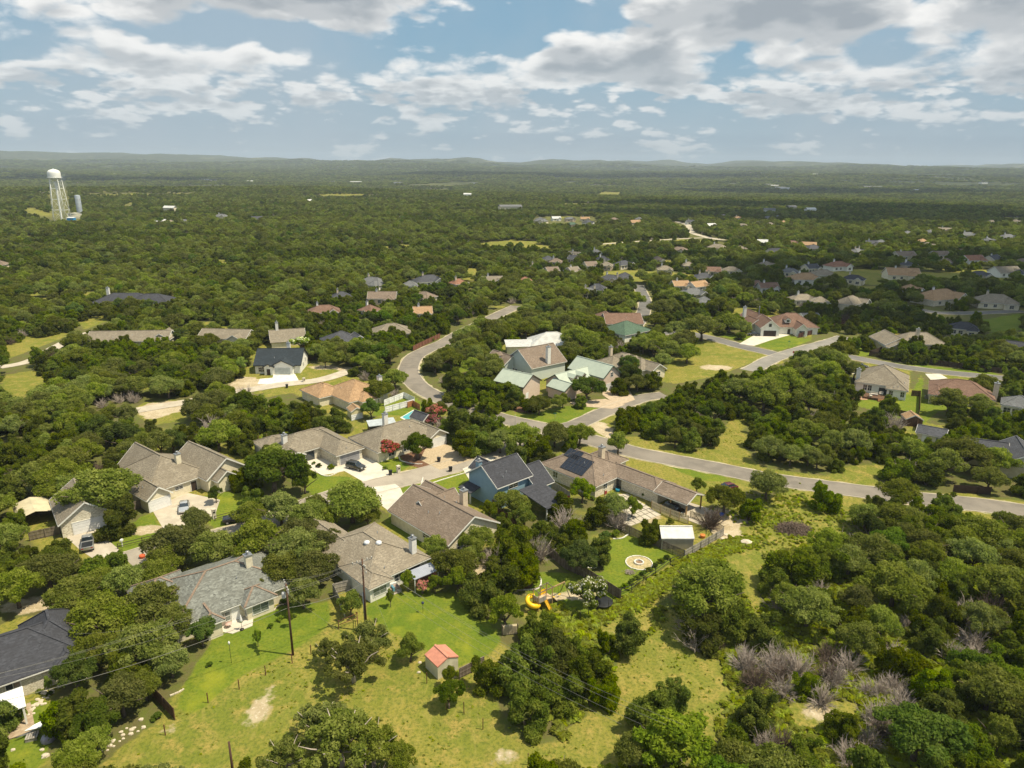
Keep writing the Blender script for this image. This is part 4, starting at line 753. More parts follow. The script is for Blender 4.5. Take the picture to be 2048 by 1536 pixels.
for k in range(6):
    g=np.random.default_rng(200+k); R0=4.5
    c,r=clumps_oak(g,30+4*k,R0,3.3,3.3); VAR.setdefault('O',[]).append((leaf_mesh('crown',c,r,18500,.195,[LEAF['O']],seed=20+k,flat=.85),trunk_mesh('trunk',g,R0,3.1,'O',BARK),R0,6.4))
for k in range(2):
    g=np.random.default_rng(300+k); R0=4.0
    c,r=clumps_oak(g,24,R0,3.6,3.0); VAR.setdefault('L',[]).append((leaf_mesh('crown',c,r,12000,.21,[LEAF['L']],seed=40+k,flat=.85),trunk_mesh('trunk',g,R0,2.6,'O',BARK),R0,6.4))
    c,r=clumps_oak(g,24,R0,3.8,3.1); VAR.setdefault('G',[]).append((leaf_mesh('crown',c,r,13000,.20,[LEAF['G']],seed=50+k,flat=.7),trunk_mesh('trunk',g,R0,2.6,'O',BARK),R0,6.6))
    c,r=clumps_oak(g,16,2.4,1.7,2.0); VAR.setdefault('R',[]).append((leaf_mesh('crown',c,r,4200,.22,[LEAF['G'],LEAF['R']],.8,seed=60+k),trunk_mesh('trunk',g,2.2,1.7,'O',BARK),2.4,4.0))
    c,r=clumps_oak(g,22,3.0,2.6,2.0); VAR.setdefault('W',[]).append((leaf_mesh('crown',c,r,6500,.24,[LEAF['L'],LEAF['Wf']],.34,seed=70+k),trunk_mesh('trunk',g,2.6,1.9,'O',BARK),3.0,4.6))
    c,r=clumps_oak(g,14,1.2,1.1,.5); VAR.setdefault('S',[]).append((leaf_mesh('crown',c,r,1500,.17,[LEAF['G'] if k else LEAF['L']],seed=80+k,flat=.6),trunk_mesh('trunk',g,1.0,.6,'J',BARK),1.2,1.7))
for k in range(4):
    g=np.random.default_rng(400+k); VAR.setdefault('D',[]).append((twig_mesh('branches',g,2.6,3.6,60,TWIG if k!=3 else TWIGD,.035),None,2.6,3.8))
for k in range(2):   # sparse oak with pale limbs showing through
    g=np.random.default_rng(500+k); R0=4.6; c,r=clumps_oak(g,34,R0,3.2,3.4); r=[q*.72 for q in r]
    VAR.setdefault('P',[]).append((leaf_mesh('crown',c,r,9500,.20,[LEAF['O']],seed=90+k,flat=.9),trunk_mesh('trunk',g,R0,3.3,'O',TWIG),R0,6.6))
KIND={'J':('juniper_tree','juniper','dark juniper'),'O':('oak_tree','oak','live oak'),'L':('leafy_tree','leafy tree','bright leafy tree'),'G':('green_tree','green tree','deep green tree'),
      'R':('crape_myrtle','flowering tree','red-flowered crape myrtle'),'W':('white_flowering_tree','flowering tree','white-flowered tree'),'S':('shrub','shrub','green shrub'),'D':('bare_brush','bare brush','leafless grey brush'),'P':('sparse_oak','oak','thin-leaved oak')}
TREES=[]    # (kind, x, y, radius, hand label or None)
def tree_at(cx,cy,wpx,kind,label=None):
    z=2.5
    for _ in range(4):
        p=P(cx,cy,z); dep=Q(p.x,p.y,z)[2]; r=wpx*dep/(2*F); V=VAR[kind][0]; z=V[3]*.55*(r/V[2])
        if kind in'JOPGL': z=V[3]*.55*(0.35+0.65*r/V[2])
    TREES.append((kind,p.x,p.y,r,label))
HAND="""O 200 985 178;J 224 1030 104;O 70 955 90;O 128 925 110;O 165 905 80;J 30 905 70;J 15 965 60;J 20 1048 60;J 10 1100 80;J 50 1110 60;O 95 1140 130;O 30 1175 120;J 200 1125 90;J 235 1120 60;O 150 1190 120;O 250 1165 90;O 200 1165 90
O 210 1235 150;O 300 1205 150;O 290 1290 150;O 345 1240 90;O 340 1320 90;G 150 1345 88;O 190 1300 100;O 240 1390 130;G 190 1440 110;O 185 1480 90;O 150 1520 100;O 290 1370 70;J 250 1340 110;O 110 1240 50
G 402 1262 64;O 355 1085 130;O 430 1095 120;O 390 1040 70;O 330 1120 90;O 515 1085 130;O 590 1095 130;O 645 1085 80;O 560 1140 110;O 625 1140 100;G 545 938 135;O 560 1015 100;O 500 1030 80;O 615 1035 90;O 655 1040 60;O 703 1000 145;O 735 1030 60;G 608 960 60;O 605 1185 80;J 500 985 50
L 700 1205 52;P 705 1320 130;P 735 1275 100;P 650 1300 50;P 680 1475 190;P 640 1440 110;P 745 1490 120;P 570 1510 110;O 800 1520 70;L 820 1293 60;G 897 1384 64;L 900 1352 40
O 870 1093 60;O 912 1128 100;O 955 1085 80;L 915 1158 56;O 940 1110 60;O 1024 1003 80;L 1045 1032 60;L 978 1018 42;J 1035 1075 110;J 1090 1060 70;D 1128 1035 55;J 1120 1060 50;J 1000 1140 110;J 1050 1130 100;D 985 1110 45;D 1080 1095 50;J 1155 1060 74;G 1158 1110 95;J 1140 1085 80;J 1195 1100 70;L 1165 980 58;J 1190 1020 70;O 1225 1015 70;D 1238 1035 46;L 1265 1012 44;J 1305 1058 62;S 1212 1068 28;S 1232 1064 24;D 1422 1030 56
O 1450 998 78;O 1535 968 92;J 1500 1015 60;J 1655 993 66;L 1395 968 34;W 1176 1181 92;L 1012 1222 84;J 1075 1252 92;J 1110 1298 140;J 1040 1325 130;J 1175 1325 120;J 1053 1415 115;J 1130 1360 120;J 1205 1365 90;J 1262 1270 96;J 990 1340 90;J 1150 1288 80;J 1218 1285 54
O 1412 1182 172;J 1400 1240 110;J 1470 1235 110;D 1395 1275 56;D 1375 1245 44;O 1617 1215 130;O 1580 1190 80;J 1540 1255 110;D 1492 1318 52;D 1515 1352 56;D 1545 1325 56;D 1600 1325 60;D 1570 1370 50;D 1660 1300 56;D 1672 1350 48;D 1560 1200 46;D 1640 1175 40;J 1585 1120 130;J 1560 1150 90;J 1650 1120 110;O 1700 1120 90;J 1620 1360 60
L 1350 1475 180;L 1310 1500 90;J 1300 1405 110;J 1345 1390 90;O 1262 1500 86;J 1510 1420 90;J 1480 1470 90;D 1565 1480 64;D 1545 1520 56;J 1620 1500 90;D 1700 1500 60;J 1690 1440 80;D 1760 1420 60;D 1805 1400 60;D 1790 1360 46;D 1830 1450 60;D 1740 1470 50;D 1930 1215 60;D 1795 1300 40;O 1790 1170 150;O 1830 1200 90;O 2010 1170 130;O 1720 1280 100;G 1950 1340 90;O 2000 1470 90;O 1720 1200 80
R 776 893 54;G 834 888 74;R 872 823 44;R 864 840 38;O 880 820 44;J 940 845 110;J 960 870 90;J 985 845 60;J 925 885 70;G 742 816 48;O 755 782 74;O 790 757 60;O 718 775 36;O 650 720 34;W 602 683 42;O 450 727 50;L 482 729 30
J 905 767 80;J 950 760 90;J 995 770 80;J 1030 785 50;J 975 800 60;J 930 790 60;G 1173 772 74;J 1060 800 46;J 1082 798 34;L 1126 800 30;G 1262 730 46;J 1300 755 60;L 1100 725 30;J 1080 715 40;J 1140 712 70;J 1190 705 70;J 1220 715 40;J 1240 770 44;O 1040 870 90;O 1000 880 70;J 1070 890 80;O 1110 865 80;O 1160 868 60;O 1237 885 62;J 1030 905 60;J 1085 905 60
O 1405 655 84;O 1460 645 60;O 1485 655 44;O 1340 700 70;O 1375 705 60;O 1355 660 60;O 1325 720 50;O 1320 615 60;O 1345 590 60;O 1440 615 60;O 1310 640 50;O 1530 790 110;O 1480 775 80;O 1570 760 90;O 1620 800 80;O 1660 745 80;O 1680 700 70;O 1710 740 50;J 1445 813 50;J 1560 830 60;O 1130 650 60;O 1230 600 60;O 1270 600 50;O 1150 635 50;L 1112 632 30;O 1160 680 90;O 1215 690 40
O 1900 800 90;O 1960 805 60;O 1970 770 70;L 1990 785 40;J 1780 815 60;O 1935 905 110;O 1890 930 90;O 1990 920 90;O 1980 955 70;D 1820 930 40;J 1870 900 60;L 2010 1040 60;O 2030 1060 80;O 1800 985 90;J 1850 1010 80;J 1900 1000 60;D 1695 1410 0;D 420 850 40;D 490 780 36;D 1790 845 44;S 1010 815 20;S 770 935 12;S 638 930 14;S 662 932 16;S 628 925 10;S 855 976 26;S 1860 890 22;S 1340 1040 18;S 1288 988 20;S 1276 984 16;L 870 1165 34;L 815 1160 36;R 845 1172 36;L 780 1195 20;S 420 1327 16;L 514 1273 22;L 579 1235 16;S 560 1235 18;S 540 1250 16;S 520 1215 22;S 570 1200 26;S 78 1380 14;S 100 1385 16;L 95 1370 16;S 315 1430 24;S 1185 995 14;R 1855 893 18;R 290 895 0;J 990 1160 40;L 465 935 30;G 430 985 36"""
for it in HAND.replace('\n',';').split(';'):
    k,a,b,c=it.split()
    if float(c)>0: tree_at(float(a),float(b),float(c)*(1.3 if k=='D' else 1),k)
# a row of grey-green shrubs along the wire fence
for i in range(9):
    a=1238+i*12; b=1178-i*8.2; tree_at(a,b,17,'S')
hr_=random.Random(23)
for cx0,cy0,sx0,sy0,n0 in ((1575,1345,85,42,7),(1665,1330,35,45,3),(1790,1420,75,60,6),(1560,1500,60,25,4),(1900,1250,90,60,5),(1400,1270,25,22,2)):
    for _ in range(n0): tree_at(cx0+hr_.uniform(-1,1)*sx0,cy0+hr_.uniform(-1,1)*sy0,hr_.uniform(46,78),'D')
nhand=len(TREES)
# image-space mask of what the photograph shows in the open
MS=2; MWd,MHt=2048//MS+200,1536//MS+60
mx_,my_=np.meshgrid((np.arange(MWd)-100)*MS,(np.arange(MHt)-30)*MS)
open_=np.zeros((MHt,MWd),bool)
for k,pl in CLEAR: open_|=in_poly(mx_,my_,pl)
def ell(cx,cy,a,b):
    x0,x1=int((cx-a)/MS+98),int((cx+a)/MS+102); y0,y1=int((cy-b)/MS+28),int((cy+b)/MS+32)
    x0,y0=max(0,x0),max(0,y0); sx=slice(x0,x1+1); sy=slice(y0,y1+1); open_[sy,sx]|=(((mx_[sy,sx]-cx)/a)**2+((my_[sy,sx]-cy)/b)**2)<1
for v in VIS: ell(*v[1:])
roadR=np.zeros((RH,RW),bool)
for nm,wd,mt,pts,vis in ROADS:
    wp=spline([P(a,b) for a,b in pts])
    for p in wp:
        xi,yi=int(p.x-RX0),int(p.y-RY0); k=int(wd/2+2)
        if 0<=xi<RW and 0<=yi<RH: roadR[max(0,yi-k):yi+k+1,max(0,xi-k):xi+k+1]=True
        q=Q(p.x,p.y,0)
        for (a,b,f) in vis:
            if f and abs(q[0]-a)<45 and abs(q[1]-b)<14: ell(q[0],q[1],wd*.5*F/q[2]+2,max(3,wd*.3*F/q[2]*H/q[2]+3))
footR=np.zeros((RH,RW),bool)
for fp in FOOT:
    xs=[p[0] for p in fp]; ys=[p[1] for p in fp]; x0,x1,y0,y1=int(min(xs)-RX0)-2,int(max(xs)-RX0)+3,int(min(ys)-RY0)-2,int(max(ys)-RY0)+3
    x0,y0=max(0,x0),max(0,y0)
    if x1<=x0 or y1<=y0 or x0>=RW or y0>=RH: continue
    footR[y0:y1,x0:x1]|=in_poly(cx_[y0:y1,x0:x1],cy_[y0:y1,x0:x1],fp)
hx=np.array([t[1] for t in TREES]); hy=np.array([t[2] for t in TREES]); hr=np.array([t[3] for t in TREES])
hk=np.array([.62 if t[0]=='D' else .72 for t in TREES]); cand=[]; r_=52.0; frr=np.random.default_rng(5)
while r_<9500:
    s=max(4.4,r_/300.0) if r_>330 else 4.4
    na=int(2*R(54)*r_/s); a=(np.arange(na)+frr.random(na)*.8)*s/r_-R(54); rr=r_+(frr.random(na)-.5)*s*.9
    cand.append(np.stack([np.sin(a)*rr,np.cos(a)*rr,np.full(na,s)],1)); r_+=s*(1.0 if r_<900 else 1.35)
cand=np.concatenate(cand); X,Y,SP=cand.T; RD=np.hypot(X,Y)
kn=fbm(X/38,Y/38,31); rn=frr.random(len(X))
wood=fbm(X/60+9,Y/60,77)
kind=np.where(rn<0.06,2,np.where(rn+ (kn-.5)*2.6>0.62,1,0))      # 0 juniper 1 oak 2 bare brush
kind=np.where((frr.random(len(X))<.035),3,kind)
kind=np.where((kind==2)&(RD>260)&(frr.random(len(X))<.6),0,kind)
rad=np.where(RD>300,.90,1.0)*np.where((kind==1)|(kind==3),3.9,np.where(kind==0,3.1,2.3))*(0.72+.62*frr.random(len(X)))*np.maximum(1,SP/5.2)
zt=hh(X,Y); zc=zt+rad*.7
cR,sR=math.cos(RL),math.sin(RL); dz=zc-H; fd=Y*math.cos(PT)-dz*math.sin(PT); vv=(Y*math.sin(PT)+dz*math.cos(PT))/fd; uu=X/fd
PX=1024+F*(uu*cR+vv*sR); PY=768-F*(vv*cR-uu*sR); RP=rad*F/fd
hit=np.zeros(len(X),int)
for ox,oy in ((0,0),(-.7,0),(.7,0),(0,-.75),(0,.7),(-.5,-.5),(.5,-.5),(0,-.4),(0,.4)):
    ix=((PX+ox*RP)/MS+100).astype(int); iy=((PY+oy*RP)/MS+30).astype(int); ok=(ix>=0)&(ix<MWd)&(iy>=0)&(iy<MHt)
    h_=np.zeros(len(X),int); h_[ok]=open_[iy[ok],ix[ok]]; hit+=h_*(3 if (ox,oy)==(0,0) else 1)
keep=(hit<3)|((RP<3)&(hit<9)); keep&=~((RP<3)&(hit>=4))
ix=(X-RX0).astype(int); iy=(Y-RY0).astype(int); ok=(ix>=0)&(ix<RW)&(iy>=0)&(iy<RH)
b_=np.zeros(len(X),bool); b_[ok]=(roadR|footR)[iy[ok],ix[ok]]; keep&=~b_
near=np.where(RD<330)[0]
for i in near:
    if keep[i]:
        if np.any(np.hypot(hx-X[i],hy-Y[i])<hr*hk+rad[i]*.40): keep[i]=False
# off-frame trees beyond the sides stay only where they can matter
keep&=(PX>-800)&(PX<2850)&(PY<2100)
gap=fbm(X/140,Y/90,55,3)       # small natural glades in the far woods
keep&=~((RD>420)&(gap>0.735)); keep&=~((RD>190)&(fbm(X/26,Y/26,66,3)>0.71)); keep&=~((RD>1500)&(gap>0.66)&(frr.random(len(X))<.7))
keep&=~((RD>2600)&(fbm(X/420,Y/300,91,4)>0.60)&(frr.random(len(X))<.75))
idx=np.where(keep)[0]; order=idx[np.argsort(-RP[idx])]
LIM={0:300,1:300,2:300,3:120}; used={0:sum(t[0]=='J' for t in TREES),1:sum(t[0]=='O' for t in TREES),2:sum(t[0]=='D' for t in TREES),3:sum(t[0]=='G' for t in TREES)}
stuff=[]
for i in order:
    k=int(kind[i]); vis_=(0<PX[i]+RP[i]) and (PX[i]-RP[i]<2048) and PY[i]-RP[i]<1540
    if used[k]<LIM[k]-1 and RD[i]<600 and vis_: used[k]+=1; TREES.append(('JODG'[k],X[i],Y[i],rad[i],None))
    else: stuff.append(i)
print('trees',len(TREES),'hand',nhand,'stuff',len(stuff))
# labels from what stands next to each tree in the picture
LAND=[('the silver sedan house',370,950),('the stone garage',140,1020),('the metal carport',45,1040),('the dark crossover drive',700,950),('the pool house',790,870),('the big brown-roofed house',890,1030),('the skylight house',750,1110),('the sage-tiled house',450,1180),
('the black-roofed house',70,1320),('the blue house',1010,950),('the solar-panel house',1190,940),('the attached carport',1350,1000),('the beige metal shed',1357,1070),('the coral-roofed shed',884,1325),('the yellow spiral slide',1065,1190),('the stone fire ring',1278,1125),('the rear utility pole',730,1230),
('the front utility pole',580,1270),('the brush pile',1587,1047),('the orange-roofed house',690,775),('the white farmhouse',560,715),('the green garage',1060,750),('the green-roofed house',1175,745),('the grey gabled house',1060,710),('the twin-dormer house',1280,720),('the dark green roof',1250,660),
('the corner house',1570,645),('the deck house',1775,760),('the white-chimneyed house',1905,780),('the cream outbuilding',1860,868),('the right-edge house',2000,910),('the yellow-cream house',1810,680),('the main road curve',835,730),('the main road end',1850,1000),('the main road middle',1480,945),
('the road junction',1150,850),('the stop sign',1586,710),('the mown field',1440,710),('the bare trail clearing',1760,920),('the gravel track',320,810),('the long low roof',220,675),('the black hip roof',220,600),('the left dry meadow',50,770),
('the red-roofed house',648,617),('the bottom middle edge',1150,1520),('the lower right corner',1950,1450),('the stony bare patch',520,1420),('the small grassy gap',1620,1410),('the lower right thicket',1750,1300),('the right-hand thicket',1900,1120),
('the dark oak clump',1408,1170),('the lower left corner',100,1500),('the cul-de-sac road',560,1050),('the left edge woods',40,880),('the cedar block',430,820),('the wood south of the mown field',1560,790),('the wood above the main road',1340,850),('the wood below the deck house',1650,900),('the water tower side woods',300,640),
('the rooftops above the curve',850,570),('the white-roofed garage',1530,490),('the far road end',1290,600),('the parked white truck',1830,600),('the east road',1850,738)]
def describe(k,cx,cy,rp,r):
    best=min(LAND,key=lambda L:((L[1]-cx)**2+((L[2]-cy)*1.6)**2)); dx,dy=cx-best[1],(cy-best[2])*1.6
    rel=('right of' if dx>0 else 'left of') if abs(dx)>abs(dy) else ('in front of' if dy>0 else 'behind')
    base=VAR[k][0][2]; sz='broad' if r>base*1.05 else ('small' if r<base*.72 else 'mid-sized')
    return f"{sz} {KIND[k][2]} {rel} {best[0]}"
recs=[]
for (k,tx,ty,r,lab) in TREES:
    q=Q(tx,ty,r*.7); recs.append([k,tx,ty,r,lab or describe(k,q[0],q[1],r*F/q[2],r),q[0],q[1]])
ORD=['','second','third','fourth','fifth','sixth','seventh','eighth','ninth','tenth','eleventh','twelfth','thirteenth','fourteenth','fifteenth','sixteenth','seventeenth','eighteenth','nineteenth','twentieth']
def ordinal(i,n):
    if i==0: return 'leftmost'
    if i==n-1: return 'rightmost'
    if n-1-i<i: return (ORD[n-1-i] if n-1-i<len(ORD) else f'number {n-i}')+' from the right'
    return (ORD[i] if i<len(ORD) else f'number {i+1}')+' from the left'
NUMW={2:'two',3:'three',4:'four',5:'five',6:'six',7:'seven',8:'eight',9:'nine',10:'ten'}
def uniq(lst,li,xi):
    by={}
    for r in lst: by.setdefault(r[li],[]).append(r)
    for lab,g in by.items():
        if len(g)>1:
            g.sort(key=lambda r:r[xi])
            for i,r in enumerate(g): r[li]=f"{lab}, {ordinal(i,len(g))}"
uniq(recs,4,5)
for r in recs:
    if len(r[4].split())>15: r[4]=r[4].replace('mid-sized ','')
    if len(r[4].split())>16: r[4]=r[4].replace('deep green','green').replace('dark juniper','juniper')
GRP={'J':'junipers','O':'live oaks','L':'bright leafy trees','G':'deep green trees','R':'crape myrtles','W':'white-flowering trees','S':'shrubs','D':'patches of bare brush','P':'thin-leaved oaks'}
SRC={}
for n_,(k,tx,ty,r,lab,qx,qy) in enumerate(recs):
    v=VAR[k][n_%len(VAR[k])]; sc=r/v[2]; sz=sc*(.35+.65/sc) if False else (0.35+0.65*sc if k in 'JOPGL' else sc)
    t=empty(KIND[k][0],(tx,ty,float(hh(tx,ty))-.05),random.random()*6.28); t.scale=(sc,sc*random.uniform(.9,1.1),sz*random.uniform(.92,1.1)); tag(t,lab,KIND[k][1],GRP[k])
    c=bpy.data.objects.new('branches' if k=='D' else 'crown',v[0]); COL.objects.link(c); c.parent=t
    if v[1]:
        b=bpy.data.objects.new('trunk',v[1]); COL.objects.link(b); b.parent=t
    SRC.setdefault((k,n_%len(VAR[k])),c)
    if RX0<tx<RX0+RW-1 and RY0<ty<RY0+RH-1:
        xi,yi=int(tx-RX0),int(ty-RY0); q=int(r*1.1)+1; ys,xs=slice(max(0,yi-q),yi+q+1),slice(max(0,xi-q),xi+q+1)
        if k!='S': woodR[ys,xs]=np.maximum(woodR[ys,xs],(np.hypot(cx_[ys,xs]-tx,cy_[ys,xs]-ty)<r*1.05)*1.0)
# uniquely label the far houses
fl=[[hs,f"{RN[rc_]} {'hip' if t=='h' else 'gable'}-roofed suburban house beside "+min(LAND[19:45]+LAND[57:],key=lambda L:(L[1]-cx)**2+((L[2]-cy)*2)**2)[0],cx] for hs,rc_,t,cx,cy,wp in far_info]
fl=[[a,l.replace('beside','near'),c] for a,l,c in fl]; uniq(fl,1,2)
for a,l,c in fl: a['label']=l; a['group']='houses of the far neighbourhood'

# the far woods: one mass of instanced crowns
srcs=[SRC[('J',k)] for k in range(6) if ('J',k) in SRC]+[SRC[('O',k)] for k in range(6) if ('O',k) in SRC]+[SRC[('D',k)] for k in range(3) if ('D',k) in SRC]+[SRC[('G',k)] for k in range(2) if ('G',k) in SRC]
nJ=sum(1 for k in range(6) if ('J',k) in SRC); nO=sum(1 for k in range(6) if ('O',k) in SRC); nD=sum(1 for k in range(3) if ('D',k) in SRC); nG=len(srcs)-nJ-nO-nD
st=np.array(stuff); me=bpy.data.meshes.new('forest'); me.vertices.add(len(st)); me.vertices.foreach_set('co',np.stack([X[st],Y[st],zt[st]-.1],1).astype(np.float32).ravel())
kk=kind[st]; g=np.random.default_rng(3); vi=np.where(kk==0,g.integers(0,nJ,len(st)),np.where(kk==1,nJ+g.integers(0,nO,len(st)),np.where(kk==3,nJ+nO+nD+g.integers(0,max(1,nG),len(st)),nJ+nO+g.integers(0,max(1,nD),len(st))))).astype(np.int32)
base=np.where((kk==0)|(kk==3),4.0,np.where(kk==1,4.5,2.6)); sc=(rad[st]/base).astype(np.float32)
for nm,tp,ar in (('vi','INT',vi),('sc','FLOAT',sc),('rz','FLOAT',(g.random(len(st))*6.28).astype(np.float32)),('sz','FLOAT',np.minimum(sc,(0.75+0.25*sc))*(0.75+.55*g.random(len(st))).astype(np.float32))):
    me.attributes.new(nm,tp,'POINT').data.foreach_set('value',ar)
fo=bpy.data.objects.new('forest',me); COL.objects.link(fo); tag(fo,'dense juniper and oak woodland stretching to the hills','woodland',kind='stuff')
def scatter_gn(obj,sources,name):
    ng=bpy.data.node_groups.new(name,'GeometryNodeTree'); ng.interface.new_socket('Geometry',in_out='INPUT',socket_type='NodeSocketGeometry'); ng.interface.new_socket('Geometry',in_out='OUTPUT',socket_type='NodeSocketGeometry')
    n=ng.nodes; L=ng.links; gi=n.new('NodeGroupInput'); go=n.new('NodeGroupOutput'); m2p=n.new('GeometryNodeMeshToPoints'); L.new(gi.outputs[0],m2p.inputs['Mesh'])
    def attr(nm,tp):
        a=n.new('GeometryNodeInputNamedAttribute'); a.data_type=tp; a.inputs['Name'].default_value=nm; return a.outputs['Attribute']
    vi_=attr('vi','INT'); sc_=attr('sc','FLOAT'); sz_=attr('sz','FLOAT'); rz_=attr('rz','FLOAT')
    cs=n.new('ShaderNodeCombineXYZ'); L.new(sc_,cs.inputs[0]); L.new(sc_,cs.inputs[1]); L.new(sz_,cs.inputs[2]); cr=n.new('ShaderNodeCombineXYZ'); L.new(rz_,cr.inputs[2])
    j=n.new('GeometryNodeJoinGeometry')
    for i,s in enumerate(sources):
        oi=n.new('GeometryNodeObjectInfo'); oi.transform_space='ORIGINAL'; oi.inputs['Object'].default_value=s; oi.inputs['As Instance'].default_value=True
        cmp=n.new('FunctionNodeCompare'); cmp.data_type='INT'; cmp.operation='EQUAL'; L.new(vi_,cmp.inputs[2]); cmp.inputs[3].default_value=i
        ip=n.new('GeometryNodeInstanceOnPoints'); L.new(m2p.outputs[0],ip.inputs['Points']); L.new(cmp.outputs[0],ip.inputs['Selection']); L.new(oi.outputs['Geometry'],ip.inputs['Instance'])
        L.new(cr.outputs[0],ip.inputs['Rotation']); L.new(cs.outputs[0],ip.inputs['Scale']); L.new(ip.outputs[0],j.inputs[0])
    L.new(j.outputs[0],go.inputs[0]); md=obj.modifiers.new('scatter','NODES'); md.node_group=ng
scatter_gn(fo,srcs,'forest_scatter')

# ---------------------------------------------------------------- ground, roads, drives
ver=np.stack([GX.ravel(),GY.ravel(),GZ.ravel()],1); ny,nx=GX.shape
ii=np.arange(ny*nx).reshape(ny,nx); fc=np.stack([ii[:-1,:-1],ii[:-1,1:],ii[1:,1:],ii[1:,:-1]],-1).reshape(-1,4)
me=bpy.data.meshes.new('ground'); me.vertices.add(len(ver)); me.vertices.foreach_set('co',ver.astype(np.float32).ravel()); me.loops.add(fc.size); me.loops.foreach_set('vertex_index',fc.astype(np.int32).ravel()); me.polygons.add(len(fc)); me.polygons.foreach_set('loop_start',np.arange(0,fc.size,4,dtype=np.int32)); me.polygons.foreach_set('use_smooth',np.ones(len(fc),bool))
def blur(a,k=1):
    for _ in range(k): a=(a+np.roll(a,1,0)+np.roll(a,-1,0)+np.roll(a,1,1)+np.roll(a,-1,1))/5
    return a
def samp(rst,default):
    x_=np.clip(ver[:,0]-RX0-.5,0,RW-1.001); y_=np.clip(ver[:,1]-RY0-.5,0,RH-1.001); xi=x_.astype(int); yi=y_.astype(int); xi=np.minimum(xi,RW-2); yi=np.minimum(yi,RH-2); fx=x_-xi; fy=y_-yi
    v=(rst[yi,xi]*(1-fx)+rst[yi,xi+1]*fx)*(1-fy)+(rst[yi+1,xi]*(1-fx)+rst[yi+1,xi+1]*fx)*fy
    out=(ver[:,0]<RX0)|(ver[:,0]>RX0+RW)|(ver[:,1]>RY0+RH); v=np.where(out,default,v); return v
def spot(cx,cy,rx,ry,rst,val=1.0,ang=0.0):
    p=P(cx,cy); c,s=math.cos(ang),math.sin(ang); dx,dy=cx_-p.x,cy_-p.y; d=((dx*c+dy*s)/rx)**2+((-dx*s+dy*c)/ry)**2; rst[:]=np.maximum(rst,np.clip(1.3-d,0,1)*val)
for a in [(532,1392,.9,1.5,-.5),(520,1412,1.0,1.6,-.6),(508,1432,1.3,1.7,-.6),(497,1450,1.0,1.2,0),(545,1376,.8,.7,0),(535,1450,.6,.9,0),(1010,1510,1.6,1.5,0),(1430,775-40,6,4,0),(1440,735,5,3,0),(950,1165,1.6,1.2,0),(1100,1250,2,1.5,0),(1160,1190,3,2,0),(960,1140,3,2.2,0),(1000,1160,3,2,0),(1325,1440,0,0,0),(1330,905,0,0,0),(1640,1425,2.5,2,0),(1010,1175,3,2,0),(60,1210,5,2.5,0),(1000,815,2,2,0),(840,650,3,2,0),(650,735,6,3,0),(690,738,4,3,0),(340,1460,2.0,0.8,.4),(1480,1040,3,2,0),(300,1060,4,2,0),(1440,1030,4,3,0),(1110,1195,2,1.4,0)]:
    if a[2]>0: spot(a[0],a[1],a[2],a[3],dirtR,.9,a[4])
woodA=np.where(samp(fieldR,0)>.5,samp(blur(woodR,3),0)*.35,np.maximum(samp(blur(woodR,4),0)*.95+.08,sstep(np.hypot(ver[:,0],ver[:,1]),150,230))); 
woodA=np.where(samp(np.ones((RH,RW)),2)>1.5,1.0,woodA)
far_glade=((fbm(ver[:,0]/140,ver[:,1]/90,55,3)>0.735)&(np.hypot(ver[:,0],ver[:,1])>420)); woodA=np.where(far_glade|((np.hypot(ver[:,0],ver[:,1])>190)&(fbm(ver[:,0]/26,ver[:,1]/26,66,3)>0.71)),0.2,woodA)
px_=np.array([0.0]);
dz=ver[:,2]-H; fd=ver[:,1]*math.cos(PT)-dz*math.sin(PT); fd=np.where(fd<5,5,fd); vv=(ver[:,1]*math.sin(PT)+dz*math.cos(PT))/fd; uu=ver[:,0]/fd
gpx=1024+F*(uu*cR+vv*sR); gpy=768-F*(vv*cR-uu*sR)
farm=np.hypot(ver[:,0],ver[:,1])>600
for k,pl in CLEAR:
    if k=='field' and min(p[1] for p in pl)<500: woodA=np.where(farm&in_poly(gpx,gpy,pl),0.0,woodA)
for nm,ar in (('lawn',samp(blur(lawnR,1),0)),('dirt',samp(blur(dirtR,1),0)),('wood',woodA)): me.attributes.new(nm,'FLOAT','POINT').data.foreach_set('value',ar.astype(np.float32))
gm=bpy.data.materials.new('ground_mat'); gm.use_nodes=True; t=gm.node_tree; t.nodes.clear(); n=NT(t)
tc=n.n('ShaderNodeTexCoord'); co=tc.outputs['Object']
def nz(s,d=4,r=.6,st=(1,1,1),dist=0): 
    mp=n.n('ShaderNodeMapping',{'Vector':co,'Scale':st}); return n.n('ShaderNodeTexNoise',{'Vector':mp.outputs[0],'Scale':s,'Detail':d,'Roughness':r,'Distortion':dist}).outputs['Fac']
n1,n2,n3,n4,n5=nz(0.05,5),nz(0.35,6,.65),nz(2.2,5,.7),nz(0.012,5),nz(0.7,4,.6,(1,.35,1),1.0)
field=n.mix(n.mr(n1,.38,.62),(0.235,0.212,0.042),(0.155,0.175,0.026)); field=n.mix(n.mr(n2,.45,.68),field,(0.310,0.240,0.065)); field=n.mix(n.mr(n3,.42,.66,0,.9),field,(0.095,0.120,0.020)); field=n.mix(n.mr(n5,.5,.75,0,.5),field,(0.33,0.27,0.075))
lawn=n.mix(n.mr(n1,.35,.65),(0.110,0.160,0.016),(0.150,0.190,0.020)); lawn=n.mix(n.mr(n2,.42,.70,0,.75),lawn,(0.205,0.215,0.026)); lawn=n.mix(n.mr(n3,.40,.70,0,.75),lawn,(0.070,0.112,0.012)); lawn=n.mix(n.mr(nz(.11,3),.58,.72,0,.5),lawn,(0.27,0.27,0.025))
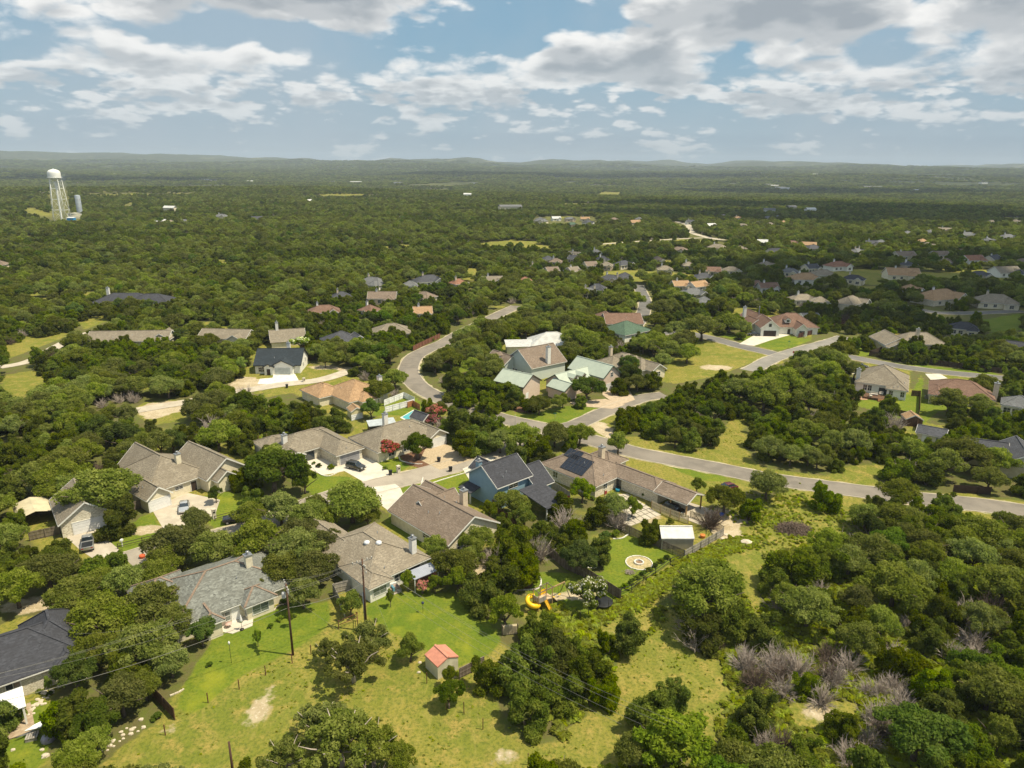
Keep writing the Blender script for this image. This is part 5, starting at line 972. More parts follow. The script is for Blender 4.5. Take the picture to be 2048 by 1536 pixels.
dirt=n.mix(n.mr(n2,.35,.65),(0.48,0.40,0.28),(0.36,0.29,0.18)); dirt=n.mix(n.mr(n3,.5,.7,0,.8),dirt,(0.60,0.54,0.42))
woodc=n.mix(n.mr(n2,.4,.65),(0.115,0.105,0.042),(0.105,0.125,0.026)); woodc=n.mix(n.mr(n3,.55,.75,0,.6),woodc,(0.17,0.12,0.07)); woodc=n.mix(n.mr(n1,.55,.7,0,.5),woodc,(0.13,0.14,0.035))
def at(nm): return n.n('ShaderNodeAttribute',attribute_name=nm).outputs['Fac']
def edge(a,amt=.5): return n.mr(n.m('ADD',a,n.m('MULTIPLY',n.m('SUBTRACT',n2,.5),amt)),.32,.62)
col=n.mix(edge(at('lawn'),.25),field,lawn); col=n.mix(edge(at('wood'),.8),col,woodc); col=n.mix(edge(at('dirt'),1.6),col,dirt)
# sun-bleached worn soil freckles in the meadow
col=n.mix(n.m('MULTIPLY',n.mr(nz(.16,8,.75),.64,.70),n.m('SUBTRACT',1.0,at('lawn'))),col,(0.40,0.33,0.21))
# canopy texture of the distant ranges
geo_=n.n('ShaderNodeNewGeometry'); ln=n.n('ShaderNodeVectorMath',{0:geo_.outputs['Position']},operation='LENGTH').outputs['Value']
farf=n.mr(ln,2200,4200); cn=nz(.018,8,.7); farc=n.mix(n.mr(cn,.40,.62),(0.020,0.032,0.012),(0.085,0.095,0.035)); farc=n.mix(n.mr(nz(.0022,7,.65),.60,.66,0,.75),farc,(0.24,0.23,0.10)); farc=n.mix(n.mr(nz(.012,8,.8),.70,.73),farc,(0.42,0.38,0.26))
col=n.mix(farf,col,farc)
bs=n.n('ShaderNodeBsdfPrincipled',{'Base Color':col,'Roughness':0.95}); bs.inputs['Specular IOR Level'].default_value=0.1
bh=n.m('ADD',n.m('MULTIPLY',n3,.35),n.m('MULTIPLY',n2,.9)); bp=n.n('ShaderNodeBump',{'Height':bh,'Distance':0.35,'Strength':0.9}); n.l(bp.outputs[0],bs.inputs['Normal'])
o=n.n('ShaderNodeOutputMaterial'); n.l(bs.outputs[0],o.inputs[0]); me.materials.append(gm); me.update()
go=bpy.data.objects.new('ground',me); COL.objects.link(go); tag(go,kind='structure')

def strip(name,pts,wd,z0,m,off=0.0,kind='structure',jit=0.0):
    mb=MB(); v=[];f=[]
    for i,p in enumerate(pts):
        d=(pts[min(i+1,len(pts)-1)]-pts[max(i-1,0)]).normalized(); nrm=Vector((-d.y,d.x,0)); zz=float(hh(p.x,p.y))+z0
        j1=random.uniform(-jit,jit); j2=random.uniform(-jit,jit)
        a=p+nrm*(off-wd/2+j1); b=p+nrm*(off+wd/2+j2); v+= [(a.x,a.y,zz),(b.x,b.y,zz)]
    f=[(2*i,2*i+2,2*i+3,2*i+1) for i in range(len(pts)-1)]
    return mb.add([(q[0],q[1],q[2]) for q in v],[x[::-1] for x in f] if False else f).build(name,m,kind=kind)
VERGE=mat('verge_caliche',(0.50,0.43,0.30),.95,(0.34,0.30,0.17),1.2,detail=8,col3=(.22,.22,.09),scale3=.3)
for i,(nm,wd,mt,pts,vis) in enumerate(ROADS):
    wp=spline([P(a,b) for a,b in pts],2.0); z0=0.03+i*.006
    if 'track' not in nm and 'dirt' not in nm:
        strip('road_verge',wp,wd+1.1,z0-.024,VERGE,jit=.35)
        for s_ in (-1,1): strip('kerb',wp,.24,z0+.05,CONC,off=s_*(wd/2+.08))
    strip('road',wp,wd,z0+.004,mt,jit=.05)
def sheet(name,pts,z0,m,kind='structure',thick=None):
    wp=[P(a,b) for a,b in pts]; a=sum(wp[i].x*wp[(i+1)%len(wp)].y-wp[(i+1)%len(wp)].x*wp[i].y for i in range(len(wp)))
    if a<0: wp=wp[::-1]
    mb=MB(); mb.prism([(p.x,p.y) for p in wp],-.05,z0); return mb.build(name,m,kind=kind)
for i,(pl,m) in enumerate([([(303,1018),(372,985),(440,1000),(430,1030),(335,1072)],CONC),([(130,1072),(180,1050),(245,1105),(190,1120),(160,1100)],CONC),([(676,935),(730,908),(800,958),(745,974)],CONCW),([(598,928),(645,951),(700,940),(720,925),(672,915),(610,905)],CONCW),
   ([(733,992),(742,975),(790,968),(800,975),(812,1000),(784,1028),(764,1012)],CONCW),([(862,875),(905,895),(960,914),(880,940),(840,920)],mat('drive_gravel',(.46,.37,.25),.95,(.36,.28,.18),2)),([(925,938),(985,912),(1000,935),(940,962)],CONCW),
   ([(548,748),(590,748),(598,762),(580,772),(515,768),(520,758),(545,756)],mat('drive_white',(.74,.71,.63),.9)),([(1478,688),(1520,664),(1580,670),(1540,681),(1508,692)],CONCW),
   ([(1140,805),(1210,798),(1250,810),(1225,818),(1150,812)],mat('drive_tan',(.48,.38,.27),.95)),([(1205,768),(1250,765),(1270,800),(1235,812),(1205,790)],mat('drive_tan',(.48,.38,.27))),([(430,1262),(440,1240),(480,1232),(507,1234),(505,1252),(465,1268)],CONCW),([(1212,992),(1255,988),(1322,1030),(1262,1052),(1240,1048),(1255,1030)],mat('patio_paver',(.50,.45,.36),.9,(.42,.37,.3),1)),
   ([(1322,1010),(1362,1000),(1425,1020),(1430,1045),(1400,1050),(1345,1030)],CONC),([(1710,765),(1735,760),(1735,800),(1695,800)],mat('patio_red',(.42,.26,.16),.9)),([(1880,748),(1895,757),(1862,761),(1850,748)],CONCW),([(768,1180),(800,1170),(800,1185),(775,1195)],CONC)]):
    sheet('driveway',pl,.03+.005*i,m)
# grid joints of the patio by the solar-panel house
pa,pb,pc=P(1255,988),P(1322,1030),P(1212,992); e1=(pb-pa); e2=(P(1262,1052)-P(1322,1030)); jm=MB()
for i in range(1,8): a=pa+e1*(i/8)-e1*.05; jm.bar((a.x,a.y,.105),(a.x+e2.x,a.y+e2.y,.105),.14,.02)
for i in range(1,6): a=pa+e2*(i/6); jm.bar((a.x,a.y,.107),(a.x+e1.x,a.y+e1.y,.107),.14,.02)
jm.build('paver_joints',mat('joint_dark',(.16,.15,.11),.95),kind='structure')
# mulch beds
for pl in ([(798,910),(812,893),(850,895),(872,912),(865,925),(880,930),(850,940),(812,928)],[(1075,1160),(1078,1140),(1060,1133),(1020,1160),(1000,1170),(1020,1182),(1055,1180)],[(1020,812),(1070,815),(1060,826),(1030,824)]): sheet('mulch_bed',pl,.02,MULCH)

# ---------------------------------------------------------------- vehicles
TYRE=mat('tyre',(.015,.015,.016),.8); RIM=mat('rim',(.35,.36,.38),.3,metal=.7); CG=mat('car_glass',(.02,.03,.04),.05,(.03,.04,.05),1,spec=1.0)
HL=mat('headlight',(.75,.77,.78),.1); TL=mat('taillight',(.35,.02,.02),.3)
def paint(name,c,metal=.2):
    m=mat('paint_'+name,c,.25,tuple(x*.92 for x in c),.5,metal=metal,spec=.7); [x for x in m.node_tree.nodes if x.type=='BSDF_PRINCIPLED'][0].inputs['Coat Weight'].default_value=.6; return m
def car(label,cat,px,heading,col,style='sedan',name=None,L=4.6,Wd=1.84):
    p=P(*px,0); root=empty(name or {'sedan':'parked_car','suv':'parked_suv','pickup':'pickup_truck','box':'boxy_suv'}[style],(p.x,p.y,.11),heading); tag(root,label,cat)
    h={'sedan':1.42,'suv':1.68,'pickup':1.8,'box':1.85}[style]; hw=Wd/2; b=.93 if style in('sedan',) else 1.05
    if style=='sedan': side=[(-L/2,.35),(-L/2+.05,.8),(-L/2+.5,.92),(L/2-1.3,b),(L/2-.35,.74),(L/2,.55),(L/2-.02,.3)]; gh=[(-L/2+.45,.92),(-L/2+1.15,h),(.35,h),(L/2-1.35,b)]
    elif style=='suv': side=[(-L/2,.4),(-L/2+.03,1.0),(-L/2+.2,b),(L/2-1.1,b),(L/2-.2,.9),(L/2,.7),(L/2-.02,.38)]; gh=[(-L/2+.15,b),(-L/2+.5,h),(.35,h),(L/2-1.25,b)]
    elif style=='box': side=[(-L/2,.5),(-L/2,1.15),(L/2-1.3,1.15),(L/2-.1,1.08),(L/2,.95),(L/2,.5)]; gh=[(-L/2+.02,1.15),(-L/2+.1,h),(L/2-1.75,h),(L/2-1.35,1.15)]
    else: side=[(-L/2,.5),(-L/2,1.1),(L/2-1.5,1.15),(L/2-.15,1.02),(L/2,.85),(L/2,.5)]; gh=[(-.35,1.12),(-.2,h),(L/2-2.1,h),(L/2-1.5,1.15)]
    bm=bmesh.new()
    def ext(prof,w0,w1=None,bev=0):
        w1=w1 or w0; n=len(prof); zs=[q[1] for q in prof]; z0,z1=min(zs),max(zs)
        wz=lambda zq:w0+(w1-w0)*((zq-z0)/(z1-z0) if z1>z0 else 0)
        A=[bm.verts.new((q[0],-wz(q[1]),q[1])) for q in prof]; B=[bm.verts.new((q[0],wz(q[1]),q[1])) for q in prof]
        f=[bm.faces.new(A[::-1]),bm.faces.new(B)]+[bm.faces.new((A[i],A[(i+1)%n],B[(i+1)%n],B[i])) for i in range(n)]; return f
    def flush(nm,m,bev=.06):
        nonlocal bm
        bmesh.ops.recalc_face_normals(bm,faces=bm.faces[:])
        if bev: bmesh.ops.bevel(bm,geom=bm.edges[:],offset=bev,segments=2,affect='EDGES',profile=.6)
        me=bpy.data.meshes.new(nm); bm.to_mesh(me); bm.free(); bm=bmesh.new()
        for q in me.polygons: q.use_smooth=True
        me.materials.append(m); o=bpy.data.objects.new(nm,me); COL.objects.link(o); o.parent=root; return o
    ext([(side[0][0],side[0][1])]+side[1:],hw); body=flush('body',col,.07)
    if style=='pickup':
        m=MB(); m.box(-L/2+.12,-.5,-hw+.12,hw-.12,1.1,1.125); m.build('truck_bed',BLACKP,body)
    ext(gh,hw-.06,hw-.26); flush('window_glass',CG,.04)
    r=gh[1:3]; k=.03; ext([(r[0][0]-.02,h-.045),(r[1][0]+.05,h-.045),(r[1][0]-.05,h+.02),(r[0][0]+.05,h+.02)],hw-.22,hw-.27); flush('roof_panel',col,0)
    if style in('suv','box','pickup'):
        m=MB(); xs=[gh[0][0]+.12,(gh[0][0]+gh[3][0])/2]
        for xx in xs:
            for s_ in (-1,1): m.bar((xx,s_*(hw-.05),b),(xx+.05,s_*(hw-.25),h),.12,.05)
        m.build('pillars',col,body)
    for sx in (-1,1):
        for sy in (-1,1):
            c=(sx*(L/2-.85),sy*(hw-.1),.33); t=MB(); n=14; pr=[]
            for q in ((.0,-.11),(.30,-.11),(.34,-.07),(.34,.07),(.30,.11),(0,.11)): pr.append(q)
            vs=[];fs=[]
            for i_,(rr,oy) in enumerate(pr):
                for k_ in range(n): a=2*math.pi*k_/n; vs.append((c[0]+rr*math.cos(a),c[1]+oy,c[2]+rr*math.sin(a)))
            for i_ in range(len(pr)-1):
                for k_ in range(n): fs.append((i_*n+k_,i_*n+(k_+1)%n,(i_+1)*n+(k_+1)%n,(i_+1)*n+k_))
            t.add(vs,fs); wh=t.build('wheel',TYRE,root)
            rm=MB(); vs=[];
            for k_ in range(n): a=2*math.pi*k_/n; vs.append((c[0]+.2*math.cos(a),c[1]+sy*.125,c[2]+.2*math.sin(a)))
            rm.add(vs,[tuple(range(n))]); rm.build('rim',RIM,wh)
    for sy in (-1,1):
        y0,y1=sorted((sy*(hw-.42),sy*(hw-.1))); z0=.62 if style=='sedan' else .8
        MB().box(L/2-.12,L/2+.015,y0,y1,z0-.06,z0+.09).build('headlight',HL,root); MB().box(-L/2-.015,-L/2+.1,y0,y1,z0,z0+.16).build('taillight',TL,root)
        MB().box(.55,.72,*sorted((sy*(hw-.02),sy*(hw+.16))),b-.04,b+.12).build('side_mirror',col,root)
    return root
car('silver sedan parked on the driveway of the white-garage house','car',(369,1019),R(-68),paint('silver',(.55,.56,.57),.5),'sedan')
car('dark grey crossover parked before the grey garage door','car',(712,938),R(-28),paint('darkgrey',(.05,.05,.045),.4),'suv')
car('black square-cornered four-wheel drive at the kerb beside the stone pillar','car',(472,1044),R(198),paint('black',(.012,.013,.018)),'box',L=4.6,Wd=1.9)
car('silver-grey pickup truck in the shade before the stone garage','truck',(177,1092),R(118),paint('silvergrey',(.32,.32,.31),.4),'pickup',L=5.6,Wd=1.95)
car('maroon sedan at the roadside behind the junipers','car',(1453,980),R(200),paint('maroon',(.13,.02,.025)),'sedan')
car('black car parked under the open wooden carport','car',(1348,1024),R(-50),paint('gloss_black',(.010,.011,.013)),'suv')
car('white car parked by the garage of the green-roofed house','car',(1226,775),R(150),paint('white',(.75,.75,.74),0),'suv')
car('red car beside the white car at the green-roofed house','car',(1243,769),R(150),paint('red',(.35,.02,.02)),'sedan')
car('dark sedan on the pale driveway of the corner house','car',(1507,671),R(175),paint('greydark',(.04,.045,.05)),'sedan')
car('white pickup truck outside the orange-tan house on the right','truck',(1826,601),R(175),paint('white2',(.72,.72,.72),0),'pickup',L=5.6,Wd=1.95)
car('white car outside the grey hip-roofed house','car',(818,577),R(80),paint('white3',(.72,.72,.72),0),'suv')
car('red car by the black roof in the left woods','car',(288,609),R(10),paint('red2',(.45,.03,.03)),'sedan')
car('dark car half hidden under oaks left of the mown field','car',(1356,677),R(60),paint('black2',(.012,.012,.014)),'suv')
car('dark car behind the tan deck house, by the east road','car',(1722,736),R(-20),paint('black3',(.012,.012,.014)),'sedan')
# boat on the lawn
b=P(110,1452,0); bt=empty('small_boat',(b.x,b.y,0),R(38)); tag(bt,'white pointed sailing dinghy on a trailer in the lower left yard','boat')
bm=MB(); st_=[(-2.9,.05,.85,.95),(-1.9,.42,.72,1.0),(-.6,.68,.62,.98),(1.0,.75,.6,.95),(2.1,.7,.62,.95)]; vs=[]
for (x_,h_,zb,zd) in st_: vs+=[(x_,-h_,zd),(x_,-h_*.6,zb),(x_,h_*.6,zb),(x_,h_,zd)]
fs=[]
for i in range(len(st_)-1):
    a=i*4; fs+=[(a,a+4,a+5,a+1),(a+1,a+5,a+6,a+2),(a+2,a+6,a+7,a+3),(a+3,a+7,a+4,a)]
fs+=[(0,1,2,3),(16,19,18,17)]; bm.add(vs,fs); hull=bm.build('hull',WHITEP,bt)
MB().box(-.7,1.4,-.38,.38,.93,.99).build('cockpit',mat('cockpit_blue',(.10,.25,.33),.3),hull)
m=MB(); m.bar((-3.9,0,.45),(3.0,-.5,.45),.09); m.bar((-3.9,0,.45),(3.0,.5,.45),.09); m.bar((.6,-.9,.4),(.6,.9,.4),.09); m.build('trailer',METAL,bt)
for sy in (-1,1): MB().tube([(.6,sy*.88,.3),(.6,sy*1.04,.3)],.3,14).build('wheel',TYRE,bt)
m=MB(); 
for k in range(5): m.box(-.5+.26*k,-.3+.26*k,-.6,.6,.42,.47)
pb_=P(63,1477,0); tb=empty('picnic_bench',(pb_.x,pb_.y,0),R(20)); tag(tb,'weathered grey slatted bench near the dinghy','bench'); m.build('seat',WOODG,tb); MB().box(-.5,.7,-.55,-.48,0,.42).build('leg',WOODG,tb); MB().box(-.5,.7,.48,.55,0,.42).build('leg',WOODG,tb)
tp=P(97,1480,0); m=MB(); m.lathe([(.75,0),(.8,.25),(.62,.62),(.3,.85),(0,.9)],(0,0,0),12); o=m.build('tarp_heap',mat('tarp_lilac',(.38,.36,.42),.7,(.28,.26,.32),2,bump=.1),None); o.location=(tp.x,tp.y,0); tag(o,'grey-lilac covered heap on the lawn below the dinghy','covered heap')

# ---------------------------------------------------------------- poles and wires
def upole(px,h,label,heads,rz,arms=True):
    p=P(*px,0); r=empty('utility_pole',(p.x,p.y,0),rz); tag(r,label,'utility pole')
    MB().tube([(0,0,-.3),(0,0,h)],[.17,.11],10).build('pole',mat('pole_brown',(.105,.055,.035),.9,(.07,.04,.028),3,(1,1,.2)),r)
    if arms:
        for (zz_,an,ln) in heads:
            c,s=math.cos(an),math.sin(an); a=MB(); a.bar((-c*ln+.0,-s*ln,zz_),(c*ln,s*ln,zz_),.13,.13); ar=a.build('cross_arm',WOODG,r)
            for k in (-.95,-.5,.5,.95): 
                MB().lathe([(.03,0),(.08,.06),(.05,.14),(.09,.2),(.04,.3),(0,.31)],(c*ln*k,s*ln*k,zz_+.06),8).build('insulator',mat('insulator',(.62,.60,.56),.3),ar)
    return r,p
ph=11.3
pA,a0=upole((586,1310),ph,'brown utility pole in the grass beside the patio, with transformer',[(10.9,R(-60),1.35),(10.4,R(-60),1.2)],0)
MB().lathe([(.0,0),(.26,0),(.28,.1),(.28,.75),(.2,.85),(0,.88)],(-.42,-.1,9.2),14).build('transformer',mat('transformer_grey',(.45,.45,.44),.5),pA)
MB().bar((-.42,-.1,9.6),(0,0,9.6),.08).build('bracket',METAL,pA)
pB,b0=upole((733,1262),ph+.6,'brown utility pole in front of the skylight house patio',[(11.5,R(35),1.5),(10.9,R(-50),.8)],0)
MB().tube([(-.2,0,0),(-.2,0,6.5)],.07,8).build('conduit',METAL,pB)
for k,(dx,dy,dz_) in enumerate(((.35,.1,10.2),(.5,-.2,9.7),(-.3,.3,9.9))): MB().lathe([(.05,0),(.11,.08),(.06,.2),(.1,.28),(.04,.42),(0,.43)],(dx,dy,dz_),8).build('fuse_cutout',mat('insulator',(.6,.6,.6),.3),pB)
pC,c0=upole((468,1560),5.2,'short dark pole stub rising from the bottom edge',[],0,arms=False)
for k,q in enumerate((((440,1600),(462,1500)),)):
    pass
WIRE=mat('wire_grey',(.26,.25,.22),.5,metal=.3)
def wire(a,b,sag,label,rad=.013,n=18):
    a=Vector(a); b=Vector(b); pts=[a.lerp(b,i/n)+Vector((0,0,-sag*4*(i/n)*(1-i/n))) for i in range(n+1)]
    mid=pts[0]; o=MB().tube([p-mid for p in pts],rad,4,cap=False).build('power_line',WIRE); o.location=mid; tag(o,label,'wire','power lines')
A=Vector((a0.x,a0.y,0)); B_=Vector((b0.x,b0.y,0)); dA=Vector((math.cos(R(-60)),math.sin(R(-60)),0)); dB=Vector((math.cos(R(35)),math.sin(R(35)),0))
wl=[]
for i,(ka,kb,za,zb) in enumerate(((-1.2,-1.3,11.2,11.8),(-.6,-.6,11.2,11.8),(.6,.6,10.7,11.8),(1.2,1.3,10.7,11.8))):
    wire(A+dA*ka+Vector((0,0,za)),B_+dB*kb+Vector((0,0,zb)),.55,'power line between the two tall poles, '+['uppermost','second','third','lowest of the upper four'][i])
wire(A+Vector((0,0,7.6)),B_+Vector((0,0,8.0)),.6,'thick low cable between the two tall poles',.027)
far=P(1290,1640,0)
for i,k in enumerate((-1.4,-.5,.6,1.4)): wire(B_+dB*k+Vector((0,0,11.7 if i<3 else 10.6)),Vector((far.x+k*2.2,far.y,12.2)),1.6,'line running from the rear pole to the lower right, '+['leftmost','second from left','third from left','rightmost'][i])
lf=P(-140,1560,0)
for i,(k,zz_,ra) in enumerate(((-1.1,11.2,.013),(-.4,11.2,.013),(1.1,10.6,.013),(0,7.6,.027))): wire(A+dA*k+Vector((0,0,zz_)),Vector((lf.x+k*1.5,lf.y+k,zz_+.3)),1.4,'line running from the front pole to the lower left, '+['topmost','second','third','lowest and thickest'][i],ra)
wire(A+Vector((0,0,9.8)),P(680,1262,2.2),.1,'guy wire from the front pole to the rusty pipe fence'); wire(B_+Vector((0,0,10.6)),P(800,1316,0),.1,'guy wire from the rear pole to the lawn')
wire(A+Vector((0,0,9.6)),P(150,1268,5),1.2,'service drop from the front pole over the lower left oaks')

# ---------------------------------------------------------------- fences
def fence(label,pts,h,m,name='wooden_fence',step=2.4,picket=.14,gap=.015,z=0.0,rail=True,post=None,group=None,top=False,style='solid'):
    wp=[P(a,b,z) for a,b in pts]; o0=wp[0]; r=empty(name,(o0.x,o0.y,z)); tag(r,label,'fence',group)
    pn=MB(); rl=MB(); posts=[]
    for a,b in zip(wp,wp[1:]):
        a=a-o0; b=b-o0; L=(b-a).length; d=(b-a)/L; nrm=Vector((-d.y,d.x,0)); n=max(1,int(L/(picket+gap))); w_=L/n
        if style!='rail':
            for i in range(n):
                p0=a+d*(w_*i); p1=a+d*(w_*i+w_-gap); hh_=h*(1+random.uniform(-.012,.012))
                q=nrm*.012; pn.add([p0-q+Vector((0,0,.03)),p1-q+Vector((0,0,.03)),p1+q+Vector((0,0,.03)),p0+q+Vector((0,0,.03)),p0-q+Vector((0,0,hh_)),p1-q+Vector((0,0,hh_)),p1+q+Vector((0,0,hh_)),p0+q+Vector((0,0,hh_))],[(0,3,2,1),(4,5,6,7),(0,1,5,4),(1,2,6,5),(2,3,7,6),(3,0,4,7)])
        if rail:
            for zz_ in ((.3,h*.55,h-.2) if style!='rail' else (h*.45,h*.9)): rl.bar(a-nrm*.035+Vector((0,0,zz_)),b-nrm*.035+Vector((0,0,zz_)),.035 if style!='rail' else .06,.09)
        if top: rl.bar(a+Vector((0,0,h+.03)),b+Vector((0,0,h+.03)),.13,.035)
        k=max(1,round(L/step)); posts+=[a+d*(L*i/k)-nrm*.09 for i in range(k)]
    posts.append(wp[-1]-o0)
    if pn.v: pn.build('pickets',m,r)
    if rl.v: rl.build('rails',m,r)
    for p in posts[:100]: MB().box(p.x-.05,p.x+.05,p.y-.05,p.y+.05,0,h+.04).build('post',post or m,r)
    return r
fence('tall brown board fence between the bright lawn and the play yard',[(930,1164),(990,1214)],1.95,WOODB,top=True)
fence('brown board fence behind the bright lawn shrubs',[(868,1135),(898,1150),(930,1164)],1.95,WOODB)
fence('grey-brown fence panel with rails beside the coral-roofed shed',[(918,1358),(968,1333)],1.6,WOODO,top=True)
fence('dark board fence from the play yard to the white-flowered tree',[(1096,1110),(1130,1138),(1170,1155),(1240,1200)],1.9,WOODO)
fence('weathered picket fence between the metal shed and the fire-ring lawn',[(1240,1060),(1300,1088),(1368,1117)],1.7,WOODO,gap=.06)
fence('silver-grey picket fence running down right of the metal shed',[(1368,1117),(1446,1072)],1.6,WOODG,gap=.06)
fence('grey picket fence along the gravel patch behind the metal shed',[(1446,1066),(1415,1047),(1380,1035)],1.5,WOODY,gap=.10)
fence('new pale picket fence below the wooden carport',[(1303,1018),(1340,1035),(1376,1048)],1.8,WOODY,gap=.13,post=WOODN)
fence('weathered fence between the blue house and the solar-panel house',[(1102,975),(1140,1000)],1.8,WOODG)
fence('dark fence behind the blue house yard',[(980,1010),(1010,1040),(1050,1062)],1.8,WOODB)
fence('brown fence with vertical boards left of the white single garage',[(262,1022),(296,1012)],1.8,WOODO)
fence('brown fence in front of the cream metal carport',[(60,1082),(122,1068)],1.8,WOODO)
fence('dark post-and-rail fence along the front lawn',[(236,1098),(332,1074)],1.1,mat('wood_dark',(.06,.04,.03),.9),name='rail_fence',style='rail',step=4)
fence('dark rail fence behind the black four-wheel drive',[(430,1042),(490,1026),(520,1018)],1.1,mat('wood_dark',(.06,.04,.03)),name='rail_fence',style='rail',step=4)
fence('leaning brown board fence at the lower left oak edge',[(308,1395),(330,1418),(350,1440)],1.8,WOODB)
fence('weathered fence left of the skylight house',[(668,1188),(700,1180)],1.9,WOODG)
fence('weathered fence corner beside the rear utility pole',[(668,1190),(690,1235)],1.9,WOODG)
fence('red-brown roadside fence along the main road curve',[(826,702),(850,690),(880,676)],1.9,mat('wood_redbrown',(.24,.11,.07),.9,(.16,.07,.045),2))
fence('rust-red fence in front of the olive house',[(1186,662),(1245,660)],1.8,mat('wood_redbrown',(.24,.11,.07)))
fence('dark red-brown fence around the corner house yard',[(1596,676),(1640,665),(1690,650),(1682,645),(1610,632)],1.9,mat('wood_darkred',(.10,.045,.035),.9))
fence('long dark fence along the east road',[(1763,703),(1738,712),(1800,722),(1880,732),(1960,742),(2048,752)],1.9,mat('wood_darkbrown',(.06,.04,.03),.9))
fence('brown fence at the side of the deck house yard',[(1822,792),(1840,793),(1838,830),(1832,862)],1.8,WOODB)
fence('brown fence behind the small playhouse',[(1790,830),(1832,840)],1.8,WOODB)
fence('cedar-orange fence corner beside the swimming pool',[(815,816),(826,812),(840,820)],1.7,mat('wood_cedar',(.42,.19,.08),.85))
fence('dark fence beneath the right-hand oaks',[(1905,985),(1980,990)],1.8,mat('wood_darkbrown',(.06,.04,.03)))
fence('brown fence beside the white farmhouse',[(600,700),(622,697)],1.8,WOODB)
fence('brown fence right of the white farmhouse',[(613,722),(632,718)],1.8,WOODB)
WV=mat('vinyl_white',(.82,.82,.82),.4)
fence('white vinyl fence behind the pool yard, upper run',[(768,812),(808,796),(829,806)],1.8,WV,name='vinyl_fence',gap=.0)
fence('white vinyl fence behind the pool yard, lower run',[(770,826),(829,810)],1.8,WV,name='vinyl_fence',gap=0)
fence('short white vinyl fence by the yellow shed',[(703,842),(726,836)],1.6,WV,name='vinyl_fence',gap=0)
fence('white rail fence left of the patio of the deck house',[(1691,812),(1701,794)],1.2,WV,name='vinyl_fence')
fence('wooden stake row behind the tan limestone house, drawn along the cedars',[(517,886),(534,882),(552,877),(586,868),(600,862)],1.9,WOODN,name='stake_fence',style='rail',rail=False,step=50)
wf=fence('rusty wire fence with steel posts across the foreground meadow',[(330,1470),(416,1405),(478,1378),(531,1350),(584,1326),(622,1308),(700,1290)],1.5,RUST,name='wire_fence',style='rail',rail=False,step=30)
fence('thin steel-post fence below the coral-roofed shed',[(855,1366),(893,1418),(929,1425),(967,1458),(1056,1530)],1.6,RUST,name='wire_fence',style='rail',rail=False,step=30)
fence('black steel posts around the play yard',[(1141,1248),(1159,1243),(1176,1232),(1193,1222),(1241,1200)],1.6,METALD,name='wire_fence',style='rail',rail=False,step=30)
fence('black wire fence along the row of grey-green shrubs',[(1241,1190),(1262,1182),(1285,1166),(1310,1150),(1340,1128),(1368,1117)],1.2,METALD,name='wire_fence',style='rail',step=30)
fence('rusty pipe fence by the rear utility pole',[(677,1258),(716,1242),(716,1258)],1.5,RUST,name='pipe_fence',style='rail',step=3)

# ---------------------------------------------------------------- street furniture
def bin_(px,label):
    p=P(*px,0); r=empty('trash_bin',(p.x,p.y,.06),random.random()*3); tag(r,label,'trash bin','kerbside bins')
    v=MB(); v.add([(-.26,-.28,.08),(.26,-.28,.08),(.26,.28,.08),(-.26,.28,.08),(-.32,-.36,1.0),(.32,-.36,1.0),(.32,.36,1.0),(-.32,.36,1.0)],[(0,3,2,1),(4,5,6,7),(0,1,5,4),(1,2,6,5),(2,3,7,6),(3,0,4,7)]); v.build('bin_body',BLACKP,r)
    MB().slab([(-.35,-.4,1.06),(.35,-.4,1.06),(.36,.4,1.12),(-.36,.4,1.12)],.05).build('lid',BLACKP,r)
    for sx in (-1,1): MB().tube([(sx*.24,.3,.12),(sx*.31,.3,.12)],.12,10).build('wheel',TYRE,r)
for px,l in (((781,950),'black wheeled bin at the end of the crossover driveway'),((878,924),'black wheeled bin by the gravel driveway mouth'),((901,943),'black wheeled bin on the near side of the street'),((574,776),'black bin at the white circular driveway'),((1478,681),'dark bin at the end of the corner house drive')): bin_(px,l)
def mailbox(px,label,h=1.6):
    p=P(*px,0); r=empty('mailbox_pillar',(p.x,p.y,.03),R(40)); tag(r,label,'mailbox')
    MB().box(-.32,.32,-.32,.32,0,h).build('pillar',ST,r); MB().box(-.4,.4,-.4,.4,h,h+.12).build('cap',ROCK,r); MB().box(-.2,.2,-.40,-.32,h-.6,h-.3).build('mail_slot',METALD,r)
mailbox((797,946),'stone mailbox pillar with red pot beside the street'); mailbox((429,1037),'tall pale stone mailbox pillar left of the four-wheel drive',1.9); mailbox((608,764),'small pale mailbox pillar by the farmhouse drive',1.2)
p=P(245,1093,0); r=empty('mailbox',(p.x,p.y,0)); tag(r,'white post mailbox on the lawn by the rail fence','mailbox'); MB().box(-.07,.07,-.07,.07,0,1.1).build('post',WHITEP,r); MB().box(-.18,.18,-.3,.3,1.1,1.4).build('box',WHITEP,r)
p=P(857,918-10,0)
def sign(name,px,label,h,face,rz=0):
    p=P(*px,0); r=empty(name,(p.x,p.y,0),rz); tag(r,label,'sign'); MB().tube([(0,.04,0),(0,.04,h+.3)],.035,8).build('post',METAL,r); return r
def text(body,size,loc,m,parent,name='lettering',rot=(R(90),0,0)):
    cu=bpy.data.curves.new(name,'FONT'); cu.body=body; cu.size=size; cu.align_x='CENTER'; cu.align_y='CENTER'; cu.extrude=.004; o=bpy.data.objects.new(name,cu); COL.objects.link(o)
    dg=bpy.context.evaluated_depsgraph_get(); me=bpy.data.meshes.new_from_object(o.evaluated_get(dg)); bpy.data.objects.remove(o); me.materials.clear(); me.materials.append(m); o=bpy.data.objects.new(name,me); COL.objects.link(o); o.location=loc; o.rotation_euler=rot; o.parent=parent; return o
